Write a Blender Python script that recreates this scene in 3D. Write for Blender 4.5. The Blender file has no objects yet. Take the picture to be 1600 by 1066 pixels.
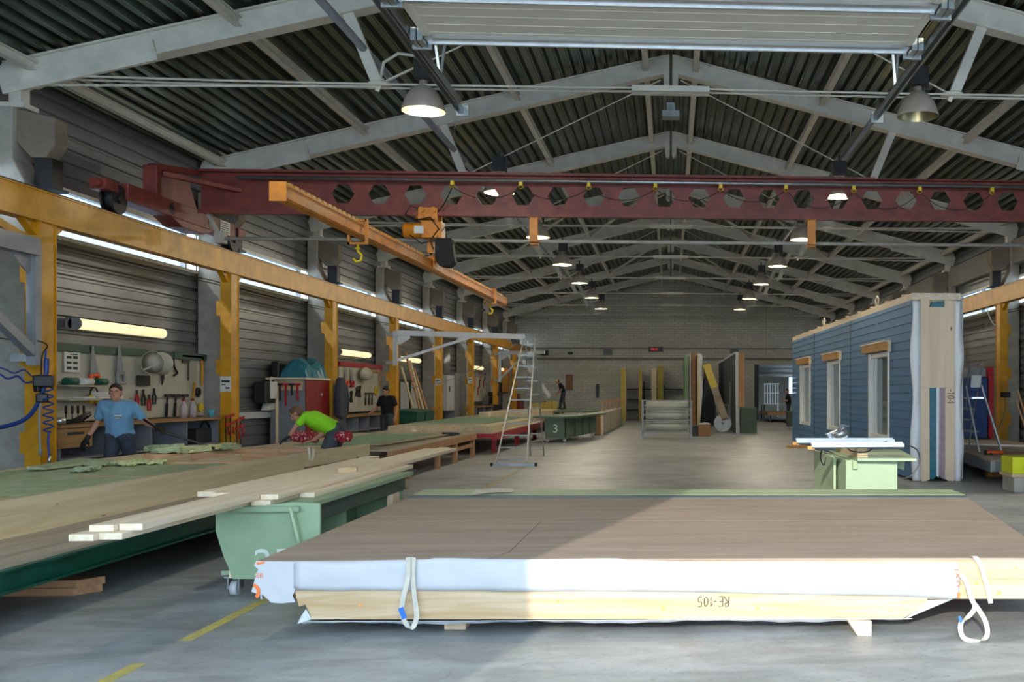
import bpy, bmesh, math, random
from mathutils import Vector, Matrix
R = math.radians
random.seed(7)
D = bpy.data
SC = bpy.context.scene
COL = SC.collection

# ------------------------------------------------------------------ camera, sky, sun, exposure
F, U0, V0, HC, TH = 1600.0, 1146.0, 614.0, 1.55, R(3.5)
CS, SN = math.cos(TH), math.sin(TH)
cam_d = D.cameras.new('camera'); cam = D.objects.new('camera', cam_d); COL.objects.link(cam)
cam.location = (0, 0, HC); cam.rotation_euler = (R(90), 0, -TH)
cam_d.sensor_width = 36; cam_d.lens = 36 * F / 1600
cam_d.shift_x = -(U0 - 800) / 1600; cam_d.shift_y = (V0 - 533) / 1600
cam_d.clip_start = 0.05; cam_d.clip_end = 400
SC.camera = cam

SC.view_settings.view_transform = 'Standard'
SC.view_settings.look = 'None'
SC.view_settings.gamma = 1
SC.view_settings.use_curve_mapping = False
SC.view_settings.exposure = 1.38

w = D.worlds.new('sky'); SC.world = w; w.use_nodes = True
wt = w.node_tree; wt.nodes.clear()
wo = wt.nodes.new('ShaderNodeOutputWorld'); wb = wt.nodes.new('ShaderNodeBackground')
wb.inputs[0].default_value = (0.64, 0.81, 1.0, 1); wb.inputs[1].default_value = 2.9
wt.links.new(wb.outputs[0], wo.inputs[0])

sun_d = D.lights.new('sun', 'SUN'); sun = D.objects.new('sun', sun_d); COL.objects.link(sun)
sun_d.energy = 1.5; sun_d.angle = R(0.6); sun_d.color = (1.0, 0.90, 0.76)
sd = Vector((0.235, 0.97, -0.325)).normalized()
sun.rotation_euler = sd.to_track_quat('-Z', 'Y').to_euler()
sun.location = (-5, -20, 12)

# ------------------------------------------------------------------ where a direction of view meets a plane of the hall
def onz(u, v, z):
    k = (u - U0) / F; zc = F * (HC - z) / (v - V0); xc = k * zc
    return Vector((xc * CS + zc * SN, -xc * SN + zc * CS, z))
def ony(u, v, y):
    k = (u - U0) / F; x = y * (SN + k * CS) / (CS - k * SN); zc = x * SN + y * CS
    return Vector((x, y, HC + (V0 - v) * zc / F))
def onx(u, v, x):
    k = (u - U0) / F; y = x * (CS - k * SN) / (SN + k * CS); zc = x * SN + y * CS
    return Vector((x, y, HC + (V0 - v) * zc / F))

# ------------------------------------------------------------------ materials
M = {}
def nmat(name):
    m = D.materials.new(name); m.use_nodes = True; M[name] = m
    nt = m.node_tree; b = nt.nodes['Principled BSDF']
    return m, nt, b
def s2l(c):
    return tuple(((x / 12.92) if x <= 0.04045 else ((x + 0.055) / 1.055) ** 2.4) for x in c)
def hexc(h):
    return s2l(tuple(int(h[i:i + 2], 16) / 255 for i in (0, 2, 4)))
def pm(name, col, rough=0.6, metal=0.0, var=0.12, scale=6.0, bump=0.0, bscale=30.0, stretch=(1, 1, 1), dirt=None, spec=0.5):
    """painted / plain material: a base colour with cloudy wear"""
    m, nt, b = nmat(name)
    if isinstance(col, str): col = hexc(col)
    L = nt.links.new
    tc = nt.nodes.new('ShaderNodeTexCoord'); mp = nt.nodes.new('ShaderNodeMapping')
    mp.inputs['Scale'].default_value = stretch
    L(tc.outputs['Object'], mp.inputs['Vector'])
    n = nt.nodes.new('ShaderNodeTexNoise'); n.inputs['Scale'].default_value = scale; n.inputs['Detail'].default_value = 5
    n.inputs['Roughness'].default_value = 0.6
    L(mp.outputs[0], n.inputs['Vector'])
    r = nt.nodes.new('ShaderNodeValToRGB')
    r.color_ramp.elements[0].position = 0.3; r.color_ramp.elements[1].position = 0.7
    d = dirt if dirt else tuple(c * (1 - var * 1.6) for c in col)
    if isinstance(d, str): d = hexc(d)
    r.color_ramp.elements[0].color = (*d, 1)
    r.color_ramp.elements[1].color = (*[min(1, c * (1 + var)) for c in col], 1)
    L(n.outputs['Fac'], r.inputs[0]); L(r.outputs[0], b.inputs['Base Color'])
    b.inputs['Roughness'].default_value = rough; b.inputs['Metallic'].default_value = metal
    b.inputs['Specular IOR Level'].default_value = spec
    if bump:
        n2 = nt.nodes.new('ShaderNodeTexNoise'); n2.inputs['Scale'].default_value = bscale; n2.inputs['Detail'].default_value = 4
        L(mp.outputs[0], n2.inputs['Vector'])
        bp = nt.nodes.new('ShaderNodeBump'); bp.inputs['Strength'].default_value = bump; bp.inputs['Distance'].default_value = 0.02
        L(n2.outputs['Fac'], bp.inputs['Height']); L(bp.outputs[0], b.inputs['Normal'])
    return m
def wood(name, light, dark, axis=1, grain=18.0, rough=0.6, knots=True):
    m, nt, b = nmat(name); L = nt.links.new
    light = hexc(light); dark = hexc(dark)
    tc = nt.nodes.new('ShaderNodeTexCoord'); mp = nt.nodes.new('ShaderNodeMapping')
    sc = [1.0, 1.0, 1.0]; sc[axis] = 0.05
    mp.inputs['Scale'].default_value = sc; L(tc.outputs['Object'], mp.inputs['Vector'])
    n = nt.nodes.new('ShaderNodeTexNoise'); n.inputs['Scale'].default_value = grain; n.inputs['Detail'].default_value = 6
    n.inputs['Distortion'].default_value = 1.2
    L(mp.outputs[0], n.inputs['Vector'])
    r = nt.nodes.new('ShaderNodeValToRGB'); r.color_ramp.elements[0].position = 0.32; r.color_ramp.elements[1].position = 0.62
    r.color_ramp.elements[0].color = (*dark, 1); r.color_ramp.elements[1].color = (*light, 1)
    L(n.outputs['Fac'], r.inputs[0])
    out = r.outputs[0]
    if knots:
        mp2 = nt.nodes.new('ShaderNodeMapping'); s2 = [3.2, 3.2, 3.2]; s2[axis] = 1.5
        mp2.inputs['Scale'].default_value = s2; L(tc.outputs['Object'], mp2.inputs['Vector'])
        v = nt.nodes.new('ShaderNodeTexVoronoi'); v.inputs['Scale'].default_value = 1.0; v.inputs['Randomness'].default_value = 1
        L(mp2.outputs[0], v.inputs['Vector'])
        r2 = nt.nodes.new('ShaderNodeValToRGB'); r2.color_ramp.elements[0].position = 0.035; r2.color_ramp.elements[1].position = 0.075
        r2.color_ramp.elements[0].color = (1, 1, 1, 1); r2.color_ramp.elements[1].color = (0, 0, 0, 1)
        L(v.outputs['Distance'], r2.inputs[0])
        mx = nt.nodes.new('ShaderNodeMix'); mx.data_type = 'RGBA'
        L(r2.outputs[0], mx.inputs[0]); L(out, mx.inputs[6]); mx.inputs[7].default_value = (dark[0] * .38, dark[1] * .28, dark[2] * .2, 1)
        out = mx.outputs[2]
    L(out, b.inputs['Base Color']); b.inputs['Roughness'].default_value = rough
    bp = nt.nodes.new('ShaderNodeBump'); bp.inputs['Strength'].default_value = 0.12; bp.inputs['Distance'].default_value = 0.01
    L(n.outputs['Fac'], bp.inputs['Height']); L(bp.outputs[0], b.inputs['Normal'])
    return m
def emit(name, col, strength):
    m, nt, b = nmat(name)
    b.inputs['Base Color'].default_value = (*col, 1); b.inputs['Emission Color'].default_value = (*col, 1)
    b.inputs['Emission Strength'].default_value = strength
    return m

pm('white_steel', 'dedace', 0.55, 0, 0.10, 3, 0.08, 12)
pm('white_rod', 'd4d0c4', 0.5, 0, 0.05)
pm('deck_metal', '6c766c', 0.28, 0.8, 0.30, 1.6, stretch=(1, 0.3, 1), dirt='4f5a4e')
pm('wall_metal', '86888a', 0.34, 0.55, 0.14, 1.2, stretch=(1, 0.4, 3))
pm('concrete_grey', 'aba79d', 0.85, 0, 0.16, 3, 0.25, 14)
pm('concrete_brown', '84786a', 0.85, 0, 0.12, 4, 0.25, 14)
pm('beam_grey', '8d8a82', 0.8, 0, 0.08, 2)
pm('yellow_paint', 'd79a10', 0.42, 0, 0.08, 3, dirt='b88008')
pm('orange_paint', 'e08a12', 0.42, 0, 0.08, 4, dirt='b86c0c')
pm('red_paint', '84392f', 0.5, 0, 0.12, 4, dirt='642a22')
pm('dark_steel', '2c2a2a', 0.5, 0.4, 0.15)
pm('black_plastic', '151517', 0.45, 0, 0.1)
pm('rubber_black', '101010', 0.7, 0, 0.1)
pm('galvanised', 'a9b0b3', 0.35, 0.85, 0.12, 8)
pm('aluminium', 'c9ccce', 0.3, 0.9, 0.06, 10)
pm('door_panel', 'e2dfd4', 0.55, 0, 0.04, 2)
pm('lamp_shell', 'b5aa9c', 0.5, 0.1, 0.08)
pm('grey_paint', '8a8d93', 0.5, 0, 0.08)
pm('jib_grey', '8c8f94', 0.45, 0.1, 0.06)
pm('bright_grey', 'c4c8cc', 0.45, 0.1, 0.06)
pm('cabinet_grey', '7e8189', 0.5, 0, 0.06)
pm('peg_white', 'b9b6a8', 0.6, 0, 0.06)
pm('dark_green', '0c4a3c', 0.4, 0, 0.14, 5, dirt='083527')
pm('platform_green', '06503f', 0.35, 0, 0.12, 6, dirt='04382c')
pm('bin_green', '155a48', 0.45, 0, 0.1)
pm('cart_green', '94ad8c', 0.5, 0, 0.06, 2.5, dirt='829a7c')
pm('cart_green_dark', '48584a', 0.6, 0, 0.15, 6)
pm('cart_green_far', '566d55', 0.5, 0, 0.08, 3)
pm('pale_green', 'a9be9c', 0.5, 0, 0.05, 2.5)
pm('red_cabinet', '8a1717', 0.4, 0, 0.08)
pm('red_bright', 'b01622', 0.45, 0, 0.1)
pm('blue_paint', '1c3f7c', 0.4, 0, 0.08)
pm('blue_bag', '2f7585', 0.35, 0, 0.2, 7, 0.5, 6)
pm('blue_hose', '1d3f86', 0.4, 0, 0.1)
pm('blue_tag', '1668c8', 0.5, 0, 0.05)
pm('orange_plastic', 'e8561a', 0.4, 0, 0.05)
pm('yellow_plastic', 'e6c21a', 0.4, 0, 0.08)
pm('lime_block', 'd3d916', 0.6, 0, 0.1)
pm('paper', 'd9d9d4', 0.7, 0, 0.03)
pm('ink', '2b2b30', 0.7, 0, 0.02)
pm('marker', '3a322c', 0.7, 0, 0.02)
pm('print_orange', 'f07a3c', 0.6, 0, 0.03)
pm('white_print', 'dfe6df', 0.6, 0, 0.06)
pm('membrane', 'c2c4c8', 0.55, 0, 0.025, 1.2, 0.25, 2.2, stretch=(1, 1, 1))
pm('white_wrap', 'f0f1f3', 0.55, 0, 0.03, 2)
pm('webbing', 'cdc8ba', 0.75, 0, 0.10, 14)
pm('plastic_film', 'c9cdd0', 0.25, 0, 0.08, 5, 0.3, 8)
pm('brown_board', 'a89688', 0.85, 0, 0.07, 3.0, 0.2, 40, stretch=(0.35, 2.2, 1), dirt='978678')
pm('insulation', 'a8b08c', 0.95, 0, 0.12, 6, 0.6, 30, dirt='8f9a74')
pm('insulation_light', 'd8d8a0', 0.95, 0, 0.15, 18, 0.8, 40)
pm('green_sheet', '7f9c7c', 0.7, 0, 0.08, 3)
pm('strip_green', 'a9bd98', 0.6, 0, 0.08, 4)
pm('strip_dark', '5f6d77', 0.6, 0, 0.12, 9)
pm('cardboard', '9a7250', 0.8, 0, 0.08)
pm('blue_cladding', '4679a6', 0.55, 0, 0.07, 2, 0.05, 40, stretch=(1, .3, 4))
pm('blue_film', '35788c', 0.2, 0, 0.2, 9, 0.5, 10)
pm('purple_film', 'a58f98', 0.4, 0, 0.15, 9, 0.5, 10)
pm('orange_wood', 'd39544', 0.5, 0, 0.12, 10, stretch=(1, .2, 1))
pm('window_white', 'f0f2f0', 0.4, 0, 0.03)
pm('black_cladding', '20242c', 0.5, 0, 0.15, 3)
pm('yellow_insul', 'b5a24e', 0.9, 0, 0.15, 12, 0.4, 30)
pm('roll_white', 'bfbfb4', 0.6, 0, 0.05)
pm('silver_foil', 'c4c8cc', 0.3, 0.8, 0.1, 6, 0.5, 9)
pm('ladder_metal', '9b9d9e', 0.42, 0.6, 0.06, 10)
pm('brick_plain', 'b7b2a4', 0.8, 0, 0.1)
pm('skin', 'c08a70', 0.55, 0, 0.05, 9)
pm('hair_dark', '2a201a', 0.7, 0, 0.2, 40)
pm('hair_brown', '6a4a34', 0.7, 0, 0.2, 40)
pm('shirt_blue', '6f9ec0', 0.85, 0, 0.08, 6, 0.3, 8)
pm('shirt_lime', '8fdc1c', 0.8, 0, 0.06, 6, 0.3, 8)
pm('shirt_black', '141518', 0.85, 0, 0.15, 6, 0.3, 8)
pm('trousers_navy', '343a48', 0.85, 0, 0.12, 6, 0.3, 10)
pm('trousers_grey', '4a4e56', 0.85, 0, 0.12, 6, 0.3, 10)
pm('glove_black', '17181a', 0.7, 0, 0.1)
pm('boot', '2a2724', 0.6, 0, 0.1)
pm('bandana_red', 'a81426', 0.8, 0, 0.05, 30, dirt='efe6e6')
for e_, p_ in zip(M['bandana_red'].node_tree.nodes['Color Ramp'].color_ramp.elements, (.38, .44)): e_.position = p_
pm('yellow_line', 'c6b04c', 0.7, 0, 0.14, 14, dirt='9d9a6c')
pm('plywood', 'b0a08a', 0.7, 0, 0.10, 4, 0.1, 30, stretch=(1, .3, 1), dirt='93856f')
pm('cyan_plastic', '56a5b8', 0.4, 0, 0.05)
pm('clear_bottle', 'b8a8ac', 0.2, 0, 0.1)
wood('pine_y', 'ecdcc4', 'dcc6a6', 1, 14)
wood('pine_x', 'cfb99a', 'b99a70', 0, 14)
wood('pine_z', 'f0d8ba', 'e6c8a4', 2, 7)
wood('timber_y', 'd8c8a4', 'c6b088', 1, 12)
wood('timber_x', 'c79a72', 'a87a55', 0, 12)
wood('timber_leg', 'c08e62', 'a3734c', 2, 12)
wood('table_tan', 'c4b498', 'ab987a', 1, 9, knots=False)
wood('worktop_wood', 'a87e4a', '8a6236', 1, 12, knots=False)
wood('grey_ply', 'a89a88', '8d8172', 1, 7, knots=False)
emit('lamp_glow', (1.0, 0.90, 0.50), 5)
emit('tube_glow', (1.0, 0.84, 0.48), 0.38)
emit('led_red', (1.0, 0.05, 0.08), 0.3)
# reflector inside of lamps
m, nt, b = nmat('reflector'); b.inputs['Base Color'].default_value = (.40, .35, .20, 1); b.inputs['Metallic'].default_value = 0.9; b.inputs['Roughness'].default_value = .28
# glass in the strip windows: grey tint put in to dim the sky behind
m, nt, b = nmat('pane_glass')
nt.nodes.remove(b); o = nt.nodes['Material Output']
tr = nt.nodes.new('ShaderNodeBsdfTransparent'); tr.inputs[0].default_value = (0.46, 0.49, 0.52, 1)
gl = nt.nodes.new('ShaderNodeBsdfGlossy'); gl.inputs['Roughness'].default_value = 0.05
mx = nt.nodes.new('ShaderNodeMixShader'); mx.inputs[0].default_value = 0.06
nt.links.new(tr.outputs[0], mx.inputs[1]); nt.links.new(gl.outputs[0], mx.inputs[2]); nt.links.new(mx.outputs[0], o.inputs[0])
m, nt, b = nmat('clear_glass')
b.inputs['Base Color'].default_value = (.12, .17, .2, 1); b.inputs['Roughness'].default_value = .06; b.inputs['Metallic'].default_value = 0.2
# milky glazing added to the unseen front wall to let in more daylight
m, nt, b = nmat('fill_glazing')
nt.nodes.remove(b); o = nt.nodes['Material Output']
tr = nt.nodes.new('ShaderNodeBsdfTranslucent'); tr.inputs[0].default_value = (0.86, 0.90, 0.92, 1)
nt.links.new(tr.outputs[0], o.inputs[0])
# white painted brick
m, nt, b = nmat('white_brick'); L = nt.links.new
tc = nt.nodes.new('ShaderNodeTexCoord'); sx = nt.nodes.new('ShaderNodeSeparateXYZ'); cx = nt.nodes.new('ShaderNodeCombineXYZ')
L(tc.outputs['Object'], sx.inputs[0]); L(sx.outputs[0], cx.inputs[0]); L(sx.outputs[2], cx.inputs[1])
br = nt.nodes.new('ShaderNodeTexBrick'); br.inputs['Scale'].default_value = 1.0
br.inputs['Brick Width'].default_value = 0.44; br.inputs['Row Height'].default_value = 0.145; br.inputs['Mortar Size'].default_value = 0.016
br.inputs['Color1'].default_value = (*hexc('dfdbcd'), 1); br.inputs['Color2'].default_value = (*hexc('d0ccbe'), 1); br.inputs['Mortar'].default_value = (*hexc('bab6aa'), 1)
L(cx.outputs[0], br.inputs['Vector'])
n = nt.nodes.new('ShaderNodeTexNoise'); n.inputs['Scale'].default_value = 0.6; n.inputs['Detail'].default_value = 5
L(tc.outputs['Object'], n.inputs['Vector'])
mr = nt.nodes.new('ShaderNodeMapRange'); mr.inputs['From Min'].default_value = .3; mr.inputs['From Max'].default_value = .7; mr.inputs['To Min'].default_value = .86; mr.inputs['To Max'].default_value = 1.05
L(n.outputs['Fac'], mr.inputs['Value'])
mm = nt.nodes.new('ShaderNodeVectorMath'); mm.operation = 'SCALE'
L(br.outputs['Color'], mm.inputs[0]); L(mr.outputs[0], mm.inputs['Scale']); L(mm.outputs[0], b.inputs['Base Color'])
bp = nt.nodes.new('ShaderNodeBump'); bp.inputs['Strength'].default_value = .6; bp.inputs['Distance'].default_value = .02; bp.invert = True
L(br.outputs['Fac'], bp.inputs['Height']); L(bp.outputs[0], b.inputs['Normal']); b.inputs['Roughness'].default_value = .75
# concrete floor: cloudy, streaked, stained, a little polished
m, nt, b = nmat('floor_concrete'); L = nt.links.new
tc = nt.nodes.new('ShaderNodeTexCoord')
def nz(scale, st, det=6, dist=0.0):
    mp = nt.nodes.new('ShaderNodeMapping'); mp.inputs['Scale'].default_value = st; L(tc.outputs['Object'], mp.inputs['Vector'])
    n = nt.nodes.new('ShaderNodeTexNoise'); n.inputs['Scale'].default_value = scale; n.inputs['Detail'].default_value = det; n.inputs['Distortion'].default_value = dist
    n.inputs['Roughness'].default_value = 0.62
    L(mp.outputs[0], n.inputs['Vector']); return n
n1 = nz(0.55, (1, 1, 1), 6, .6); n2 = nz(2.4, (0.7, 1.6, 1), 8, .8); n3 = nz(26, (1, 1, 1), 3)
r1 = nt.nodes.new('ShaderNodeValToRGB'); r1.color_ramp.elements[0].position = .33; r1.color_ramp.elements[1].position = .68
r1.color_ramp.elements[0].color = (*hexc('939798'), 1); r1.color_ramp.elements[1].color = (*hexc('b6b9b9'), 1)
L(n1.outputs['Fac'], r1.inputs[0])
r2 = nt.nodes.new('ShaderNodeValToRGB'); r2.color_ramp.elements[0].position = .36; r2.color_ramp.elements[1].position = .6
r2.color_ramp.elements[0].color = (.72, .71, .70, 1); r2.color_ramp.elements[1].color = (1.04, 1.04, 1.05, 1)
L(n2.outputs['Fac'], r2.inputs[0])
mu = nt.nodes.new('ShaderNodeMix'); mu.data_type = 'RGBA'; mu.blend_type = 'MULTIPLY'; mu.inputs[0].default_value = 1
L(r1.outputs[0], mu.inputs[6]); L(r2.outputs[0], mu.inputs[7])
r3 = nt.nodes.new('ShaderNodeValToRGB'); r3.color_ramp.elements[0].position = .30; r3.color_ramp.elements[1].position = .42
r3.color_ramp.elements[0].color = (.75, .75, .75, 1); r3.color_ramp.elements[1].color = (1, 1, 1, 1)
L(n3.outputs['Fac'], r3.inputs[0])
mu2 = nt.nodes.new('ShaderNodeMix'); mu2.data_type = 'RGBA'; mu2.blend_type = 'MULTIPLY'; mu2.inputs[0].default_value = 1
L(mu.outputs[2], mu2.inputs[6]); L(r3.outputs[0], mu2.inputs[7])
n5 = nz(0.9, (1, 1, 1), 4, .5); r5 = nt.nodes.new('ShaderNodeValToRGB'); r5.color_ramp.elements[0].position = .62; r5.color_ramp.elements[1].position = .74
r5.color_ramp.elements[0].color = (0, 0, 0, 1); r5.color_ramp.elements[1].color = (.5, .5, .5, 1); L(n5.outputs['Fac'], r5.inputs[0])
mu3 = nt.nodes.new('ShaderNodeMix'); mu3.data_type = 'RGBA'; L(r5.outputs[0], mu3.inputs[0]); L(mu2.outputs[2], mu3.inputs[6]); mu3.inputs[7].default_value = (*hexc('93826f'), 1)
L(mu3.outputs[2], b.inputs['Base Color'])
n4 = nz(3, (1, 1, 1), 4); mr = nt.nodes.new('ShaderNodeMapRange'); mr.inputs['To Min'].default_value = .32; mr.inputs['To Max'].default_value = .62
L(n4.outputs['Fac'], mr.inputs['Value']); L(mr.outputs[0], b.inputs['Roughness'])
bp = nt.nodes.new('ShaderNodeBump'); bp.inputs['Strength'].default_value = .12; bp.inputs['Distance'].default_value = .01
L(n2.outputs['Fac'], bp.inputs['Height']); L(bp.outputs[0], b.inputs['Normal'])

# ------------------------------------------------------------------ mesh helpers
def V(*a): return Vector(a)
class MB:
    def __init__(s): s.v = []; s.f = []; s.smooth = set()
    def add(s, vs, fs, smooth=False):
        o = len(s.v); s.v += [Vector(p) for p in vs]
        for f in fs:
            if smooth: s.smooth.add(len(s.f))
            s.f.append(tuple(i + o for i in f))
        return s
    def hexa(s, p):   # 8 corners: bottom 0-3, top 4-7
        return s.add(p, [(3, 2, 1, 0), (4, 5, 6, 7), (0, 1, 5, 4), (1, 2, 6, 5), (2, 3, 7, 6), (3, 0, 4, 7)])
    def box(s, x0, x1, y0, y1, z0, z1):
        return s.hexa([(x0, y0, z0), (x1, y0, z0), (x1, y1, z0), (x0, y1, z0), (x0, y0, z1), (x1, y0, z1), (x1, y1, z1), (x0, y1, z1)])
    def cbox(s, c, size, rz=0.0, rx=0.0, ry=0.0):
        m = Matrix.Translation(Vector(c)) @ Matrix.Rotation(rz, 4, 'Z') @ Matrix.Rotation(ry, 4, 'Y') @ Matrix.Rotation(rx, 4, 'X')
        a, b_, c_ = size[0] / 2, size[1] / 2, size[2] / 2
        return s.hexa([m @ Vector(p) for p in [(-a, -b_, -c_), (a, -b_, -c_), (a, b_, -c_), (-a, b_, -c_), (-a, -b_, c_), (a, -b_, c_), (a, b_, c_), (-a, b_, c_)]])
    def bar(s, p, q, w, h, up=(0, 0, 1)):
        p, q = Vector(p), Vector(q); d = (q - p).normalized(); up = Vector(up)
        if abs(d.dot(up)) > .98: up = Vector((0, 1, 0))
        sx = d.cross(up).normalized(); u = sx.cross(d).normalized()
        a, b_ = sx * w / 2, u * h / 2
        return s.hexa([p - a - b_, p + a - b_, q + a - b_, q - a - b_, p - a + b_, p + a + b_, q + a + b_, q - a + b_])
    def cyl(s, p, q, r0, r1=None, n=12, caps=True):
        return s.tube([p, q], [r0, r0 if r1 is None else r1], n, caps)
    def tube(s, pts, r, n=8, caps=True, closed=False):
        pts = [Vector(p) for p in pts]
        if not isinstance(r, (list, tuple)): r = [r] * len(pts)
        vs = []; fs = []; N = len(pts)
        prev = None
        for i, p in enumerate(pts):
            if closed: d = pts[(i + 1) % N] - pts[i - 1]
            else: d = pts[min(i + 1, N - 1)] - pts[max(i - 1, 0)]
            d = d.normalized() if d.length > 1e-9 else Vector((0, 0, 1))
            if prev is None:
                a = d.orthogonal().normalized()
            else:
                a = (prev - d * prev.dot(d)); a = a.normalized() if a.length > 1e-6 else d.orthogonal().normalized()
            prev = a; b_ = d.cross(a)
            for k in range(n):
                t = 2 * math.pi * k / n
                vs.append(p + (a * math.cos(t) + b_ * math.sin(t)) * r[i])
        for i in range(N if closed else N - 1):
            j = (i + 1) % N
            for k in range(n):
                fs.append((i * n + k, i * n + (k + 1) % n, j * n + (k + 1) % n, j * n + k))
        s.add(vs, fs, n > 6)
        if caps and not closed:
            o = len(s.v) - len(vs)
            s.f.append(tuple(o + k for k in reversed(range(n)))); s.f.append(tuple(o + (N - 1) * n + k for k in range(n)))
        return s
    def lathe(s, prof, c, n=20, axis='Z', m=None):
        """prof: list of (r, h)"""
        c = Vector(c); vs = []; fs = []
        for r, h in prof:
            for k in range(n):
                t = 2 * math.pi * k / n; a, b_ = r * math.cos(t), r * math.sin(t)
                p = Vector((a, b_, h)) if axis == 'Z' else (Vector((a, h, b_)) if axis == 'Y' else Vector((h, a, b_)))
                if m: p = m @ p
                vs.append(c + p)
        for i in range(len(prof) - 1):
            for k in range(n):
                fs.append((i * n + k, i * n + (k + 1) % n, (i + 1) * n + (k + 1) % n, (i + 1) * n + k))
        return s.add(vs, fs, True)
    def prism(s, poly, d):
        """poly: 3-D polygon, d: extrusion vector"""
        n = len(poly); d = Vector(d); vs = [Vector(p) for p in poly]; vs += [p + d for p in vs]
        fs = [tuple(reversed(range(n))), tuple(range(n, 2 * n))] + [(i, (i + 1) % n, n + (i + 1) % n, n + i) for i in range(n)]
        return s.add(vs, fs)
    def ribbon(s, pts, w, t, wdir):
        """flat webbing along pts; wdir = width direction"""
        pts = [Vector(p) for p in pts]; N = len(pts); vs = []; fs = []
        for i, p in enumerate(pts):
            d = (pts[min(i + 1, N - 1)] - pts[max(i - 1, 0)]).normalized()
            wd = Vector(wdir[i] if isinstance(wdir, list) else wdir); wd = (wd - d * wd.dot(d)).normalized(); nn = d.cross(wd)
            for a, b_ in ((-1, -1), (1, -1), (1, 1), (-1, 1)):
                vs.append(p + wd * a * w / 2 + nn * b_ * t / 2)
        for i in range(N - 1):
            for k in range(4): fs.append((i * 4 + k, i * 4 + (k + 1) % 4, i * 4 + 4 + (k + 1) % 4, i * 4 + 4 + k))
        fs += [(3, 2, 1, 0), (N * 4 - 4, N * 4 - 3, N * 4 - 2, N * 4 - 1)]
        return s.add(vs, fs)
    def ball(s, c, r, n=12, sc=(1, 1, 1)):
        c = Vector(c); prof = [(r * math.sin(math.pi * i / (n // 2 + 1)), -r * math.cos(math.pi * i / (n // 2 + 1))) for i in range(n // 2 + 2)]
        prof[0] = (r * .02, -r); prof[-1] = (r * .02, r)
        return s.lathe([(a, h) for a, h in prof], c, n, 'Z', Matrix.Diagonal(Vector((*sc, 1))))
    def xf(s, m):
        s.v = [m @ p for p in s.v]; return s
    def build(s, name, mat, parent=None, bevel=0.0, origin=None):
        off = Vector((0, 0, 0))
        if parent is not None:
            p = parent
            while p is not None: off += p.location; p = p.parent
        elif origin is not None: off = Vector(origin)
        elif s.v:
            xs = [p.x for p in s.v]; ys = [p.y for p in s.v]; zs = [p.z for p in s.v]
            off = Vector(((min(xs) + max(xs)) / 2, (min(ys) + max(ys)) / 2, min(zs)))
        me = D.meshes.new(name); me.from_pydata([tuple(p - off) for p in s.v], [], s.f)
        for i in s.smooth: me.polygons[i].use_smooth = True
        bm = bmesh.new(); bm.from_mesh(me); bmesh.ops.recalc_face_normals(bm, faces=bm.faces); bm.to_mesh(me); bm.free()
        me.materials.append(M[mat])
        ob = D.objects.new(name, me); COL.objects.link(ob)
        if parent is not None: ob.parent = parent
        else: ob.location = off
        if bevel:
            bv = ob.modifiers.new('b', 'BEVEL'); bv.width = bevel; bv.segments = 2; bv.limit_method = 'ANGLE'
        return ob
def tag(o, label=None, cat=None, group=None, kind=None):
    if label: o['label'] = label
    if cat: o['category'] = cat
    if group: o['group'] = group
    if kind: o['kind'] = kind
    return o
def thing(name, label, cat, loc=(0, 0, 0), group=None):
    o = D.objects.new(name, None); COL.objects.link(o); o.location = loc; o.empty_display_size = .2
    return tag(o, label, cat, group)
def one(mb, name, mat, label, cat, group=None, bevel=0.0):
    return tag(mb.build(name, mat, None, bevel), label, cat, group)
def kids(o): return [c for c in D.objects if c.parent == o]
def dup(root, loc, rz=None, label=None):
    r = root.copy(); COL.objects.link(r); r.location = loc
    if rz is not None: r.rotation_euler = (0, 0, rz)
    if label: r['label'] = label
    for ch in kids(root):
        c = ch.copy(); COL.objects.link(c); c.parent = r
        for g in kids(ch):
            d = g.copy(); COL.objects.link(d); d.parent = c
    return r
def struct(mb, name, mat): return tag(mb.build(name, mat), kind='structure')
def text(s, size, m4, mat, parent, name='lettering', ext=0.001, align='LEFT'):
    """upright lettering as a mesh; m4 places text whose plane is local XY"""
    cu = D.curves.new('t', 'FONT'); cu.body = s; cu.size = size; cu.extrude = ext; cu.align_x = align
    o = D.objects.new('t', cu); COL.objects.link(o)
    dg = bpy.context.evaluated_depsgraph_get(); me = D.meshes.new_from_object(o.evaluated_get(dg))
    D.objects.remove(o)
    off = Vector((0, 0, 0)); p = parent
    while p is not None: off += p.location; p = p.parent
    me.transform(Matrix.Translation(-off) @ m4); me.materials.clear(); me.materials.append(M[mat])
    ob = D.objects.new(name, me); COL.objects.link(ob); ob.parent = parent
    return ob
ORD = ['nearest', 'second nearest', 'third nearest', 'fourth nearest', 'fifth nearest', 'sixth nearest', 'seventh nearest', 'eighth nearest', 'ninth nearest', 'tenth nearest']
def wavy(a, b_, n, amp, seed=0):
    rr = random.Random(seed); a, b_ = Vector(a), Vector(b_)
    return [a.lerp(b_, i / n) + Vector((rr.uniform(-amp, amp), rr.uniform(-amp, amp), rr.uniform(-amp, amp))) * (0 if i in (0, n) else 1) for i in range(n + 1)]
def sag(a, b_, drop, n=10):
    a, b_ = Vector(a), Vector(b_)
    return [a.lerp(b_, i / n) - Vector((0, 0, drop * 4 * (i / n) * (1 - i / n))) for i in range(n + 1)]
# ================================================================== THE HALL
XW = 9.2; YE = 61.2; BAYS = [14.7 + 6 * i for i in range(8)]; ZR = 8.36; SL = 0.249
def roofz(x): return ZR - SL * abs(x)

fl = MB()
fl.box(-16, 22, -30, 80, -0.2, 0)
struct(fl, 'floor', 'floor_concrete')

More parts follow.
